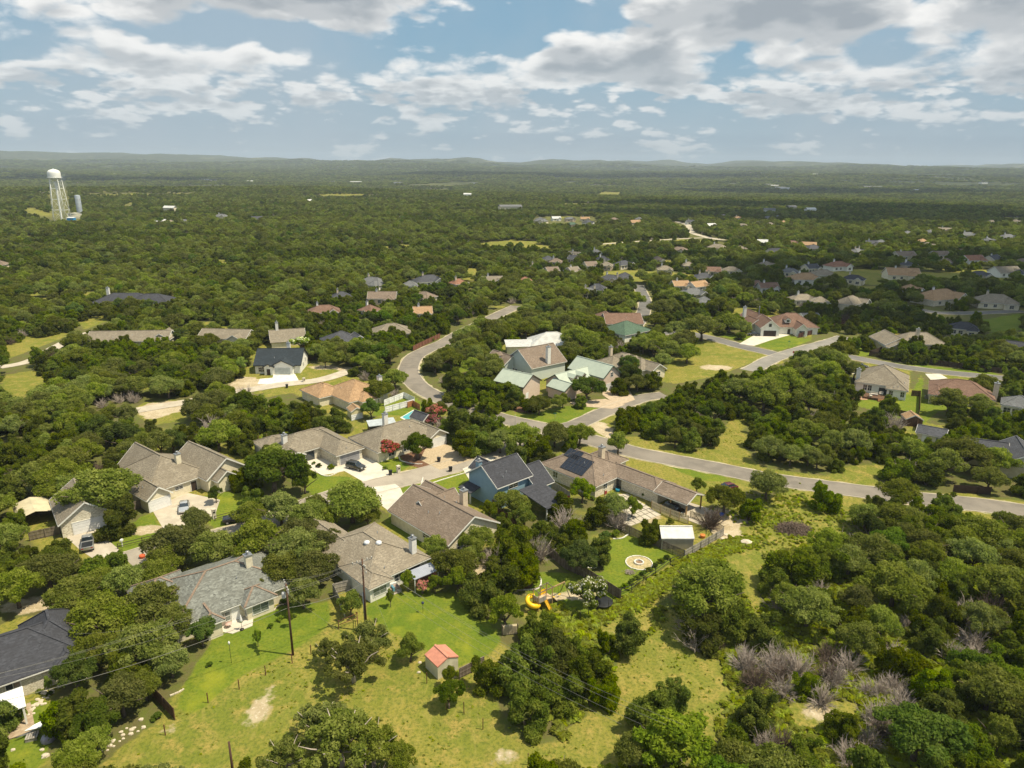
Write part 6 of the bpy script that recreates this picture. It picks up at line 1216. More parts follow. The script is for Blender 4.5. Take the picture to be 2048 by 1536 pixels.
SR=mat('sign_red',(.50,.02,.02),.4); SY=mat('sign_yellow',(.85,.42,.02),.4); SG=mat('sign_green',(.03,.22,.10),.4)
s1=sign('stop_sign',(1586,716),'red octagonal stop sign at the cross road corner',1.9,SR)
def ngon(n,r,off,y0,y1,cz,m,name,par):
    v=[(r*math.cos(2*math.pi*k/n+off),y,cz+r*math.sin(2*math.pi*k/n+off)) for y in (y0,y1) for k in range(n)]
    return MB().add(v,[tuple(range(n)),tuple(range(n,2*n))[::-1]]+[(k,k+n,(k+1)%n+n,(k+1)%n) for k in range(n)]).build(name,m,par)
ngon(8,.46,R(22.5),-.012,.0,2.2,WHITEP,'border',s1); pl_=ngon(8,.42,R(22.5),-.022,-.0125,2.2,SR,'plate',s1); text('STOP',.30,(0,-.026,2.2),WHITEP,pl_)
s2=sign('warning_sign',(997,818),'small yellow-orange warning sign in front of the dark junipers',1.5,SY); MB().box(-.32,.32,-.03,0,1.3,2.2).build('plate',SY,s2)
s3=sign('street_name_sign',(1577,696),'street name sign on a thin post at the lawn corner',2.3,SG); MB().box(-.5,.5,-.02,.0,2.45,2.65).build('plate',SG,s3); MB().box(-.02,.0,-.5,.5,2.7,2.9).build('plate',SG,s3)
s4=sign('street_name_sign',(1110,842),'green street sign at the road junction',2.0,SG); MB().box(-.45,.45,-.02,.0,2.1,2.3).build('plate',SG,s4)
sign('bare_sign_post',(1030,862),'thin bare post beside the main road',4.2,None); 
p=P(463,1326,0); r=empty('birdhouse_pole',(p.x,p.y,0)); tag(r,'white birdhouse on a thin pole in the front lawn','birdhouse'); MB().tube([(0,0,0),(0,0,3.0)],.03,6).build('pole',METALD,r); MB().lathe([(0,0),(.14,0),(.14,.34),(.0,.55)],(0,0,3.0),8).build('house_box',WHITEP,r)
p=P(846,1225,0); r=empty('feeder_pole',(p.x,p.y,0)); tag(r,'small dark bird feeder on a pole in the bright lawn','bird feeder'); MB().tube([(0,0,0),(0,0,1.5)],.03,6).build('pole',METALD,r); MB().lathe([(0,0),(.2,.05),(.2,.3),(0,.45)],(0,0,1.5),10).build('feeder',mat('feeder_blue',(.05,.06,.12),.4),r)

# ---------------------------------------------------------------- gardens
p=P(1278,1126,0); r=empty('fire_ring',(p.x,p.y,0)); tag(r,'round stone-edged fire pit with pale inner ring on the green lawn','fire pit')
def ring(rad,wd,h,n,m,name,par):
    mb=MB()
    for k in range(n):
        a=2*math.pi*k/n; w2=2*math.pi*rad/n*.94; c,s=math.cos(a),math.sin(a); q=random.uniform(-.04,.04)
        mb.add([((rad+i)*c-j*s,(rad+i)*s+j*c,zz_) for zz_ in (0,h+q) for (i,j) in ((-wd/2,-w2/2),(wd/2,-w2/2),(wd/2,w2/2),(-wd/2,w2/2))],[(0,3,2,1),(4,5,6,7),(0,1,5,4),(1,2,6,5),(2,3,7,6),(3,0,4,7)])
    return mb.build(name,m,par)
STONEW=mat('stone_white',(.74,.72,.66),.9,(.58,.55,.48),2)
ring(2.25,.16,.14,56,STONEW,'outer_edging',r); ring(.75,.22,.3,20,STONEW,'inner_ring',r); MB().prism([(2.15*math.cos(k*.2618),2.15*math.sin(k*.2618)) for k in range(24)],0,.03).build('gravel_bed',mat('gravel_tan',(.46,.37,.21),.95,(.30,.26,.12),2),r); MB().prism([(.6*math.cos(k*.2618),.6*math.sin(k*.2618)) for k in range(24)],.03,.06).build('ash_bed',mat('ash',(.26,.17,.10),1),r)
def edging(label,pts,m=STONEW,closed=False,h=.16):
    wp=[P(a,b) for a,b in pts]; o=wp[0]; mb=MB()
    sp=spline(wp+([wp[0]] if closed else []),.45)
    for a,b in zip(sp,sp[1:]):
        a=a-Vector((o.x,o.y,0)); b=b-Vector((o.x,o.y,0)); mb.bar(a+Vector((0,0,h/2-.02)),a.lerp(b,.92)+Vector((0,0,h/2-.02)),.2,h+random.uniform(-.04,.05))
    x_=mb.build('stone_edging',m); x_.location=(o.x,o.y,0); tag(x_,label,'garden edging')
edging('pale stone edging around the shrub bed of the blue house',[(836,983),(842,987),(858,987),(868,977),(862,970)]); edging('white kerb line across the blue house lawn',[(862,967),(900,955),(934,945)])
edging('curved stone edging of the mulched tree bed',[(797,911),(803,922),(830,928),(845,928)]); edging('stone border of the planting bed in the play yard',[(995,1168),(1010,1178),(1040,1180),(1075,1178),(1082,1160),(1068,1142)])
edging('white stone edging of the corner bed by the green tree',[(1175,1136),(1192,1136),(1192,1128),(1184,1120)]); edging('pale bed edging behind the weathered picket fence',[(1226,1078),(1243,1077),(1257,1069)]); edging('white edging at the crossover house front path',[(600,905),(645,951),(690,939)])
edging('long pale path edging along the street side lawn',[(843,968),(846,955),(815,940),(760,998)][0:2]); edging('broken stone rim below the lower left oaks',[(340,1392),(358,1385),(368,1378)],ROCK); edging('pale stone edging in the sage-tiled house flower bed',[(548,1222),(556,1212),(570,1208)],ROCK)
# rocks scattered in the lower left yard
def rock(px,s,label=None):
    p=P(*px,0); mb=MB(); n=7; v=[]
    for zz_,k in ((0,1),(.35,.85),(.55,.4)):
        for i in range(n): a=6.283*i/n; rr=s*k*random.uniform(.75,1.15); v.append((rr*math.cos(a),rr*math.sin(a)*.8,zz_*s))
    f=[(i,(i+1)%n,(i+1)%n+n,i+n) for i in range(n)]+[(i+n,(i+1)%n+n,(i+1)%n+2*n,i+2*n) for i in range(n)]+[tuple(range(2*n,3*n))]
    o=mb.add(v,f).build('rock',ROCK); o.location=(p.x,p.y,0); return tag(o,label,'rock','garden rocks')
rk=[]
for i in range(46):
    t_=i/45; a=50+random.gauss(0,6)+t_*50; b=1435-t_*55+random.gauss(0,6); rk.append([rock((a,b),random.uniform(.14,.34)),'pale rock in the bed below the black-roofed house',a])
for i in range(30):
    t_=i/29; a=160+t_*120+random.gauss(0,5); b=1530-t_*80+random.gauss(0,5); rk.append([rock((a,b),random.uniform(.14,.36)),'pale rock along the lower left meadow edge',a])
for (a,b,s_) in ((26,1500,.3),(84,1500,.3),(90,1512,.5),(1493,1087,1.2),(760,1478,.3),(905,1352,.7),(840,1325,.3),(838,1345,.3),(1445,1078,.5),(1452,1070,.5)): rk.append([rock((a,b),s_),'lone pale rock '+('in the green field below the gravel patch' if a==1493 else 'near the coral-roofed shed' if 800<a<950 else 'by the grey picket corner' if a>1400 else 'in the grass'),a])
uniq(rk,1,2)
for o,l,_ in rk: o['label']=l
# brush pile
p=P(1587,1060,0); g_=np.random.default_rng(9); mb=MB()
for i in range(900):
    a=g_.random()*6.28; q=math.sqrt(g_.random()); x0=math.cos(a)*q*3.3; y0=math.sin(a)*q*2.3; z0=(1-q)*1.5*g_.random()+.05; d=Vector((g_.normal(),g_.normal(),g_.normal()*.22)).normalized()*(.3+.8*g_.random()); c=Vector((x0,y0,z0+.1)); mb.bar(c-d,c+d,.03+.03*g_.random())
o=mb.build('brush_pile',TWIGD); o.location=(p.x,p.y,0); tag(o,'big heap of cut grey-brown branches in the open field','brush pile')
p=P(1259,1146,0); mb=MB()
for i in range(120):
    d=Vector((g_.normal(),g_.normal(),abs(g_.normal())*.6)).normalized()*(.2+.5*g_.random()); c=Vector((g_.normal()*.35,g_.normal()*.3,.15)); mb.bar(c,c+d,.04)
o=mb.build('stick_pile',TWIG); o.location=(p.x,p.y,0); tag(o,'small pile of sticks and stump on the fire-ring lawn','stick pile')
p=P(1020,1268,0); r=empty('firewood_rack',(p.x,p.y,0),R(10)); tag(r,'rack of stacked split firewood at the edge of the junipers','firewood rack'); mb=MB()
for i in range(13):
    for j in range(9): mb.tube([(-1.0+i*.16+random.uniform(-.02,.02),-.25,.2+j*.15),(-1.0+i*.16,.25,.2+j*.15)],.07,6,sm=False)
mb.build('logs',WOODY,r)
for sx in (-1.15,1.15): MB().box(sx-.04,sx+.04,-.25,.25,0,1.6).build('post',WOODO,r)
MB().box(-1.15,1.15,-.2,.2,.05,.12).build('base_rail',WOODO,r)
# playset
b=P(1086,1212,0); pl=empty('wooden_playset',(b.x,b.y,0),R(38)); pl.scale=(.9,.9,.95); tag(pl,'wooden play set with yellow spiral tube slide, yellow chute and swing beam','playset')
YEL=mat('plastic_yellow',(.80,.50,.02),.3,(.74,.46,.015),1); 
for (x_,y_) in ((-1.6,-.75),(-1.6,.75),(0,-.75),(0,.75),(1.4,-.75),(1.4,.75)): MB().box(x_-.06,x_+.06,y_-.06,y_+.06,0,3.4).build('post',WOODN,pl)
MB().box(-1.65,1.45,-.8,.8,1.5,1.58).build('deck',mat('deck_tan',(.52,.38,.24),.9),pl)
m=MB()
for zz_ in (3.35,): 
    for y_ in (-.75,.75): m.bar((-1.9,y_,zz_),(1.8,y_,zz_),.08,.12)
    for x_ in (-1.6,0,1.4): m.bar((x_,-.8,zz_+.1),(x_,.8,zz_+.1),.08,.1)
m.build('roof_frame',WOODO,pl)
m=MB(); m.box(-1.66,-1.58,-.75,.75,1.6,2.4); m.box(-1.6,-.05,-.82,-.76,1.6,2.4); m.build('rail_panel',WOODG,pl); MB().box(.05,1.35,.76,.82,1.6,2.5).build('front_panel',YEL,pl)
MB().slab([(1.5,-.7,1.55),(2.9,-.7,0.02),(2.9,.7,.02),(1.5,.7,1.55)],.08).build('climbing_wall',mat('deck_tan',(.5,.38,.24)),pl)
m=MB(); pts=[(-2.0+ .95*math.cos(R(90+t))*1.0-.0,1.3-.95+ .95*math.sin(R(90+t))+.0,1.9-1.6*t/330) for t in range(0,331,15)]; m.tube([(-1.2,.95,1.95)]+pts,.42,12); m.build('spiral_slide',YEL,pl)
m=MB(); m.add([(-.5,-.8,1.55),(.15,-.8,1.55),(.15,-2.5,.12),(-.5,-2.5,.12),(-.5,-.8,1.75),(.15,-.8,1.75),(.15,-2.5,.3),(-.5,-2.5,.3)],[(0,1,2,3),(0,3,7,4),(1,5,6,2),(3,2,1,0)]); m.build('chute',YEL,pl)
MB().bar((1.4,.3,2.45),(5.2,.3,2.45),.14,.2).build('swing_beam',WOODN,pl)
for s_ in (-1,1): MB().bar((5.1,.3,2.4),(5.4,.3+s_*1.2,0),.1).build('beam_leg',WOODO,pl)
for xx in (2.6,4.0):
    c=MB(); c.tube([(xx-.25,.3,2.4),(xx-.25,.3,.55)],.015,4); c.tube([(xx+.25,.3,2.4),(xx+.25,.3,.55)],.015,4); o=c.build('swing_rope',METALD,pl); MB().box(xx-.28,xx+.28,.18,.42,.5,.55).build('swing_seat',YEL,o)
p=P(1204,1212,0); r=empty('trampoline',(p.x,p.y,0)); tag(r,'round black trampoline with net poles half hidden by the white-flowered tree','trampoline')
MB().lathe([(1.6,.8),(1.65,.86),(1.6,.9),(0,.86)],(0,0,0),28).build('mat',BLACKP,r)
for k in range(6): a=k*1.047; MB().tube([(1.6*math.cos(a),1.6*math.sin(a),0),(1.6*math.cos(a),1.6*math.sin(a),2.4)],.04,6).build('net_pole',METALD,r)
# patio canopy behind the skylight house
p=P(829,1159,2.5); p2=P(878,1139,2.5); p3=P(811,1146,2.5); LU,LV=(p2-p).length,(p3-p).length; r=empty('patio_canopy',(p.x,p.y,0),math.atan2(p2.y-p.y,p2.x-p.x)); tag(r,'patio canopy with grey-blue ribbed flat roof on slim posts','canopy')
MB().slab([(0,0,2.45),(LU,0,2.45),(LU,LV,2.65),(0,LV,2.65)],.09).build('roof',ribbed('canopy_grey',(.34,.36,.42),(.30,.32,.38),freq=1.3),r)
for a,b_ in ((.1,.1),(LU-.1,.1),(.1,LV-.1),(LU-.1,LV-.1)): MB().box(a-.06,a+.06,b_-.06,b_+.06,0,2.42).build('post',TRIM,r)
p=P(836,1175,0); r=empty('hot_tub',(p.x+1.5,p.y+2.2,0),R(34)); tag(r,'red-brown wooden tub deck beneath the patio canopy','tub deck'); MB().box(-1.6,1.4,-.6,1.3,0,.75).build('deck_box',mat('wood_red',(.30,.10,.05),.8,(.2,.07,.04),2),r); MB().box(-1.1,.8,-.3,1.0,.75,.8).build('cover',mat('cover_brown',(.16,.08,.05),.7),r)
p=P(738,1190,0); r=empty('raised_planter',(P(776,1192).x,P(776,1192).y,0),R(34)); tag(r,'wooden box of stacked bricks with white board and blue ladder rack on the back patio','storage bin')
MB().box(0,2.4,0,2.0,0,.45).build('frame',WOODG,r); MB().box(.15,2.2,.2,1.2,.45,.8).build('bricks',mat('bricks_mixed',(.42,.24,.17),.9,(.2,.2,.2),4),r); MB().box(.2,2.2,1.4,1.8,.5,1.0).build('white_board',WHITEP,r); MB().box(.9,1.2,-.05,.9,.5,1.15).build('blue_rack',mat('rack_blue',(.12,.30,.40),.5),r)
def patio_chair(px,rz,m,label):
    p=P(*px,0); r=empty('patio_chair',(p.x,p.y,.12),rz); tag(r,label,'chair','patio chairs'); MB().box(-.28,.28,-.28,.28,.4,.46).build('seat',m,r); MB().slab([(-.28,.26,.46),(.28,.26,.46),(.28,.42,1.05),(-.28,.42,1.05)],.04).build('backrest',m,r)
    for a in (-.25,.25):
        for b_ in (-.25,.25): MB().box(a-.02,a+.02,b_-.02,b_+.02,0,.4).build('leg',METALD,r)
SL=mat('sling_tan',(.50,.42,.32),.8)
patio_chair((452,1246),R(20),SL,'tan sling patio chair left of the other, by the sage-tiled house'); patio_chair((467,1240),R(-10),SL,'tan sling patio chair nearest the white door')
p=P(484,1260,0); r=empty('closed_umbrella',(p.x,p.y,.1)); tag(r,'closed white patio umbrella on the sage-tiled house patio','umbrella'); MB().tube([(0,0,0),(0,0,2.5)],.03,6).build('pole',METALD,r); MB().lathe([(.04,1.2),(.26,1.25),(.2,1.7),(.1,2.3),(.02,2.55)],(0,0,0),10).build('canopy',mat('canvas_white',(.72,.70,.72),.8),r); MB().lathe([(.3,0),(.3,.08),(.1,.14)],(0,0,0),12).build('base',METALD,r)
p=P(458,1255,0); r=empty('patio_table',(p.x,p.y,.1)); tag(r,'low patio table with red cloth between the tan chairs','table'); MB().lathe([(0,.55),(.5,.55),(.5,.6),(0,.6)],(0,0,0),14).build('tabletop',mat('cloth_redpink',(.62,.42,.36),.8),r)
for k in range(3): MB().tube([(0.1*math.cos(k*2.1),.1*math.sin(k*2.1),.55),(.35*math.cos(k*2.1),.35*math.sin(k*2.1),0)],.02,5).build('leg',METALD,r)
p=P(444,1252,0); r=empty('covered_grill',(p.x,p.y,.1),R(40)); tag(r,'grill with brown and white cover at the patio edge','grill'); MB().box(-.5,.5,-.3,.3,.1,.85).build('cover',mat('cover_taupe',(.35,.30,.24),.8),r); MB().lathe([(.32,.85),(.3,1.05),(.15,1.15),(0,1.17)],(0,0,0),12).build('lid',WHITEP,r)
# deck furniture of the deck house
dk=P(1770,797,0); r=empty('backyard_deck',(P(1745,800).x,P(1745,800).y,0),R(-29)); tag(r,'raised brown wooden deck with steps behind the deck house','deck'); MB().box(-2.6,4.6,0,4.2,0,.7).build('deck_floor',WOODB,r)
for k in range(3): MB().box(1.4,3.4,-.35*(k+1),-.35*k-.01,0,.6-.18*k).build('step',mat('wood_orange',(.42,.22,.10),.8),r)
for i,(a,b_) in enumerate(((1748,790),(1762,789),(1741,793))):
    p=P(a,b_,.7); r=empty('outdoor_sofa',(p.x,p.y,.7),R(-29+90*(i==2))); tag(r,['long cream outdoor sofa on the brown deck','cream outdoor armchair at the right of the deck','cream side sofa at the left end of the deck'][i],'sofa'); q=(1.0,.55,.5)[i]; CU=mat('cushion_cream',(.55,.50,.42),.9)
    MB().box(-q,q,-.4,.4,.1,.42).build('seat',CU,r); MB().box(-q,q,.28,.42,.42,.85).build('backrest',CU,r)
p=P(1710,748,2.6); o=MB().slab([(-2.2,-1.4,0),(1.9,-.6,.9),(2.2,1.6,.5),(-.8,1.5,-.2)],.03).build('shade_sail',mat('sail_cream',(.80,.72,.52),.8)); o.location=p+Vector((.6,0,.3)); tag(o,'cream triangular-cornered shade sail left of the deck house','shade sail')
# pool
pw=[P(804,835),P(826,822),P(838,829),P(818,842)]; c=sum(pw,Vector())/4; r=empty('swimming_pool',(c.x,c.y,0)); tag(r,'turquoise in-ground swimming pool with pale coping behind the hip-roofed house','pool')
pp=[(q.x-c.x,q.y-c.y) for q in pw]; a_=sum(pp[i][0]*pp[(i+1)%4][1]-pp[(i+1)%4][0]*pp[i][1] for i in range(4)); pp=pp[::-1] if a_<0 else pp
MB().prism([(q[0]*1.22,q[1]*1.22) for q in pp],0,.08).build('coping',STONEW,r); MB().prism(pp,.08,.12).build('water',mat('pool_water',(.03,.30,.34),.05,(.04,.38,.40),.6,spec=.8),r)
for px,l,cc,rd in (((1240,690),'bright green and blue inflatable pool left of the dark green roof',(.03,.45,.45),1.8),((1236,714),'round blue paddling pool behind the twin-dormer house',(.05,.35,.60),1.6),((2022,708),'turquoise pool at the right edge beyond the fence',(.03,.35,.38),3.0)):
    p=P(*px,0); r=empty('paddling_pool',(p.x,p.y,0)); tag(r,l,'pool'); MB().lathe([(rd,0),(rd*1.04,.2),(rd*1.02,.5),(rd*.93,.5),(rd*.92,.3)],(0,0,0),24).build('pool_wall',mat('inflatable'+str(rd),cc,.3),r); MB().prism([(rd*.93*math.cos(k*.2618),rd*.93*math.sin(k*.2618)) for k in range(24)],.2,.36).build('water',mat('pool_water',(.03,.3,.34)),r)
for px,l,cc in (((712,1206),'bright blue tarp-covered crate beside the rear utility pole',(.02,.25,.60)),((1443,1032),'blue tub under the juniper by the gravel patch',(.02,.10,.50)),((1235,983),'blue chair by the solar-panel house patio door',(.02,.22,.35)),((1405,1075),'orange pot inside the picket corner',(.60,.20,.05)),((876,878),'red flower tub at the gravel drive edge',(.50,.06,.04)),((285,1116),'orange-red flower bed box by the street end',(.65,.12,.04))):
    p=P(*px,0); o=MB().lathe([(0,0),(.42,0),(.5,.55),(.44,.6),(0,.5)],(0,0,0),12).build('garden_tub',mat('tub%d'%px[0],cc,.5)); o.location=(p.x,p.y,0); tag(o,l,'tub')
for px,rz,l in (((1208,1000),R(20),'red metal yard swing frame by the weathered fence'),((1133,1010),R(10),'red flag board standing by the fence corner')):
    p=P(*px,0); r=empty('yard_frame',(p.x,p.y,0),rz); tag(r,l,'yard frame'); MB().box(-.05,.05,-.05,.05,0,2.2).build('post',RUST,r); MB().box(.05,.6,-.03,.03,1.1,2.0).build('panel',mat('panel_red',(.40,.06,.05),.6),r)

# air conditioners beside walls
def ac(px,label):
    p=P(*px,0); r=empty('air_conditioner',(p.x,p.y,.05),R(44)); tag(r,label,'air conditioner','outdoor air conditioners'); MB().box(-.42,.42,-.42,.42,0,.85).build('casing',METAL,r); MB().lathe([(.34,.85),(.34,.88),(0,.9)],(0,0,0),14).build('fan_grille',METALD,r)
for px,l in (((603,737),'air conditioner right of the white farmhouse'),((663,1150),'air conditioner on the shaded left side of the skylight house'),((1263,985),'air conditioner at the solar-panel house rear wall'),((1014,731),'air conditioner at the blue-grey gabled house'),((1113,778),'air conditioner by the green-roofed house wall'),((1852,797),'air conditioner left of the white-chimneyed house')): ac(px,l)

# ---------------------------------------------------------------- water tower and tanks
TW=mat('tower_white',(.78,.79,.77),.45,(.70,.71,.69),.12)
b=P(124,441,0); tb=empty('water_tower',(b.x,b.y,0),R(20)); tag(tb,'tall white legged water tower above the far left woods','water tower'); tb.scale=(.86,.86,.95)
HT=49; LR=9.2
m=MB(); m.lathe([(0,HT-2.0),(3,HT-1.7),(6.2,HT-.4),(7.6,HT+1.2),(7.8,HT+2.2),(7.8,HT+7.2),(7.2,HT+9.0),(5.2,HT+10.6),(2.6,HT+11.3),(0,HT+11.5)],(0,0,0),40); tk=m.build('tank',TW,tb)
MB().lathe([(7.8,HT+1.6),(8.9,HT+1.6),(8.9,HT+1.75),(7.8,HT+1.75)],(0,0,0),40,sm=False).build('balcony',TW,tk); m=MB()
for k in range(30): a=k*6.283/30; m.bar((8.85*math.cos(a),8.85*math.sin(a),HT+1.75),(8.85*math.cos(a),8.85*math.sin(a),HT+2.8),.06)
for k in range(30): a=k*6.283/30; a2=(k+1)*6.283/30; m.bar((8.85*math.cos(a),8.85*math.sin(a),HT+2.8),(8.85*math.cos(a2),8.85*math.sin(a2),HT+2.8),.07)
m.build('railing',TW,tk); MB().lathe([(.6,HT+11.4),(.6,HT+12.2),(0,HT+12.6)],(0,0,0),10).build('vent',TW,tk); MB().lathe([(1.15,0),(1.15,HT-1.8)],(0,0,0),20).build('riser_pipe',TW,tb)
lt=[]
for k in range(5):
    a=k*6.283/5+.3; top=(7.4*math.cos(a),7.4*math.sin(a)); bot=(LR*math.cos(a)*1.28,LR*math.sin(a)*1.28); lt.append((top,bot)); MB().tube([(bot[0],bot[1],0),(top[0],top[1],HT+2)],.32,10).build('leg',TW,tb)
def lp(k,zz_): 
    t,b_=lt[k%5]; q=zz_/(HT+2); return Vector((b_[0]+(t[0]-b_[0])*q,b_[1]+(t[1]-b_[1])*q,zz_))
m=MB()
lv=[0.5,HT*.26,HT*.52,HT*.78]
for i,zz_ in enumerate(lv[1:]):
    for k in range(5): m.bar(lp(k,zz_),lp(k+1,zz_),.32)
m.build('strut',TW,tb); m=MB(); lv2=lv+[HT+1]
for i in range(4):
    for k in range(5): m.bar(lp(k,lv2[i]),lp(k+1,lv2[i+1]),.13); m.bar(lp(k+1,lv2[i]),lp(k,lv2[i+1]),.13)
m.build('cross_brace',TW,tb)
b=P(161,432,0); r=empty('standpipe',(b.x,b.y,0)); tag(r,'slim blue-grey cylindrical standpipe beside the water tower','standpipe'); SPM=mat('standpipe_blue',(.30,.34,.38),.5,(.26,.30,.34),.1)
MB().lathe([(3.2,0),(3.2,25),(2.6,25.6),(0,26)],(0,0,0),28).build('shell',SPM,r); m=MB()
for zz_ in (5,10,15,20): m.lathe([(3.22,zz_),(3.3,zz_+.1),(3.3,zz_+.4),(3.22,zz_+.5)],(0,0,0),28)
m.build('hoops',METAL,r); m=MB(); m.bar((-3.5,-.5,0),(-3.5,-.5,26),.08); m.bar((-3.5,.1,0),(-3.5,.1,26),.08); m.build('ladder',METAL,r)
b=P(151,437,0); r=empty('storage_tank',(b.x,b.y,0)); tag(r,'squat beige storage tank at the foot of the standpipe','tank'); MB().lathe([(7.2,0),(7.2,6),(0,7.4)],(0,0,0),30).build('shell',mat('tank_beige',(.36,.35,.27),.7),r); MB().lathe([(7.25,5.8),(7.4,5.9),(7.4,6.1),(7.25,6.15)],(0,0,0),30).build('rim_band',METAL,r)
b=P(143,441,0); r=empty('blue_hut',(b.x,b.y,0)); tag(r,'small bright blue and white hut at the water tower foot','hut'); MB().box(-4,4,-2.5,2.5,0,3.2).build('wall',mat('hut_blue',(.03,.28,.62),.5),r); MB().slab([(-4.3,-2.8,3.2),(4.3,-2.8,3.2),(4.3,2.8,4.0),(-4.3,2.8,4.0)],.15).build('roof',WHITEP,r)
# distant farm buildings
FB=[]
for i,(cx,cy,wm) in enumerate(((1745,361,60),(1200,405,0),(950,368,20),(712,365,40),(798,367,34),(408,361,30),(422,362,36),(500,364,20),(665,363,14),(1548,374,26),(1560,376,30),(1570,378,26),(1535,371,22),(1628,364,20),(1820,333,30),(1838,348,16),(1965,372,30),(1480,331,14),(1425,335,14),(232,350,16),(290,352,16),(330,340,14),(92,343,18),(105,341,14),(1582,419,10),(1620,424,12),(1538,425,10),(1185,332,18),(1540,343,12),(935,392,14),(1020,418,30),(1160,417,0))):
    if wm==0: continue
    g=P(cx,cy,0)
    for _ in range(5): g=P(cx,cy,float(hh(g.x,g.y))+3)
    if g.y>12000 or g.y<0: continue
    gz=float(hh(g.x,g.y)); r=empty('farm_building',(g.x,g.y,gz),random.uniform(-.4,.4)); wm=max(14,wm)*(1+g.y/9000); d_=wm*.45
    MB().box(-wm/2,wm/2,-d_/2,d_/2,0,7).build('wall',WHITEP if i%3 else WL['cream'],r); MB().slab([(-wm/2-.6,-d_/2-.6,6.9),(wm/2+.6,-d_/2-.6,6.9),(wm/2+.6,0,9.5),(-wm/2-.6,0,9.5)],.3).slab([(wm/2+.6,d_/2+.6,6.9),(-wm/2-.6,d_/2+.6,6.9),(-wm/2-.6,0,9.5),(wm/2+.6,0,9.5)],.3).build('roof',RF['white'] if i%2 else RF['grey'],r); FB.append([r,'pale farm building far off, '+('left of centre' if cx<700 else 'near the centre' if cx<1350 else 'on the right plain'),cx])
uniq(FB,1,2)
for r,l,_ in FB: tag(r,l,'building','distant farm buildings')

# ---------------------------------------------------------------- grass tufts and weeds in the meadow
wd_=leaf_mesh('leaf_mound',[(0,0,.12),(.2,.1,.1),(-.15,.12,.1)],[.22,.16,.16],70,.16,[LEAF['weed']],seed=5,flat=.7,up=1.6)
wp_=P(700,1500,0); we=bpy.data.objects.new('weed_clump',wd_); COL.objects.link(we); we.location=(wp_.x,wp_.y,0); tag(we,'low pale green weed clump by the bottom thin-leaved oak','weed')
g=np.random.default_rng(8); n_=60000; xs=g.uniform(-75,110,n_); ys=g.uniform(50,190,n_); xi=(xs-RX0).astype(int); yi=(ys-RY0).astype(int)
fl_=meadR[yi,xi]*(1-lawnR[yi,xi])*(blur(dirtR,2)[yi,xi]<.05)*(~footR[yi,xi])*(~roadR[yi,xi]); cl=fbm(xs/5,ys/5,12); lw=(lawnR[yi,xi]>0)&(g.random(n_)<.0)
k_=((fl_>0)&(g.random(n_)<np.clip((cl-.38)*2.0,.04,.55)))|lw; k_&=~((xs>27)&(xs<46)&(ys>95)&(ys<125)&(xs+ys<150)); xs,ys,cl=xs[k_],ys[k_],cl[k_]
# lush vines along the wire fence
m_=3200; t_=g.random(m_); fx=[P(1110,1260),P(1250,1205),P(1300,1170),P(1372,1128),P(1440,1090),P(1500,1075)]; sx=[];sy=[]
for q in t_:
    u_=q*(len(fx)-1); i=min(int(u_),len(fx)-2); p=fx[i].lerp(fx[i+1],u_-i); sx.append(p.x+g.normal()*.9+.8); sy.append(p.y+g.normal()*.9-.8)
sx,sy=np.array(sx),np.array(sy); mx2=900; bx=np.array([P(1587,1062).x,P(1640,985).x,P(1560,1040).x,P(1500,1030).x,P(1580,1000).x,P(560,872).x]); by=np.array([P(1587,1070).y,P(1640,1030).y,P(1560,1040).y,P(1500,1030).y,P(1580,1000).y,P(560,872).y]); bi=g.integers(0,6,mx2); bx=bx[bi]+g.normal(size=mx2)*3.2; by=by[bi]+g.normal(size=mx2)*2.6
ux=g.uniform(5,95,26000); uy=g.uniform(50,125,26000); uk=(fieldR[(uy-RY0).astype(int),(ux-RX0).astype(int)]<.5)&(~footR[(uy-RY0).astype(int),(ux-RX0).astype(int)])&(~roadR[(uy-RY0).astype(int),(ux-RX0).astype(int)])&(uy<115-.0*ux)&((ux>28)|(uy<95)); ux,uy=ux[uk],uy[uk]
ax_=np.concatenate([xs,sx,bx,ux]); ay_=np.concatenate([ys,sy,by,uy]); s2_=np.concatenate([.28+.42*g.random(len(xs))*np.clip(cl*1.5,0,1.2),.7+.8*g.random(m_),.6+.8*g.random(mx2),.8+1.4*g.random(len(ux))]).astype(np.float32)
me=bpy.data.meshes.new('meadow_weeds'); me.vertices.add(len(ax_)); me.vertices.foreach_set('co',np.stack([ax_,ay_,np.zeros(len(ax_))],1).astype(np.float32).ravel())
for nm,tp,ar in (('vi','INT',np.zeros(len(ax_),np.int32)),('sc','FLOAT',s2_),('rz','FLOAT',(g.random(len(ax_))*6.28).astype(np.float32)),('sz','FLOAT',s2_*.8)): me.attributes.new(nm,tp,'POINT').data.foreach_set('value',ar)
mo=bpy.data.objects.new('meadow_weeds',me); COL.objects.link(mo); tag(mo,'pale green weeds and coarse grass tufts over the meadow','weeds',kind='stuff'); scatter_gn(mo,[we],'weed_scatter')

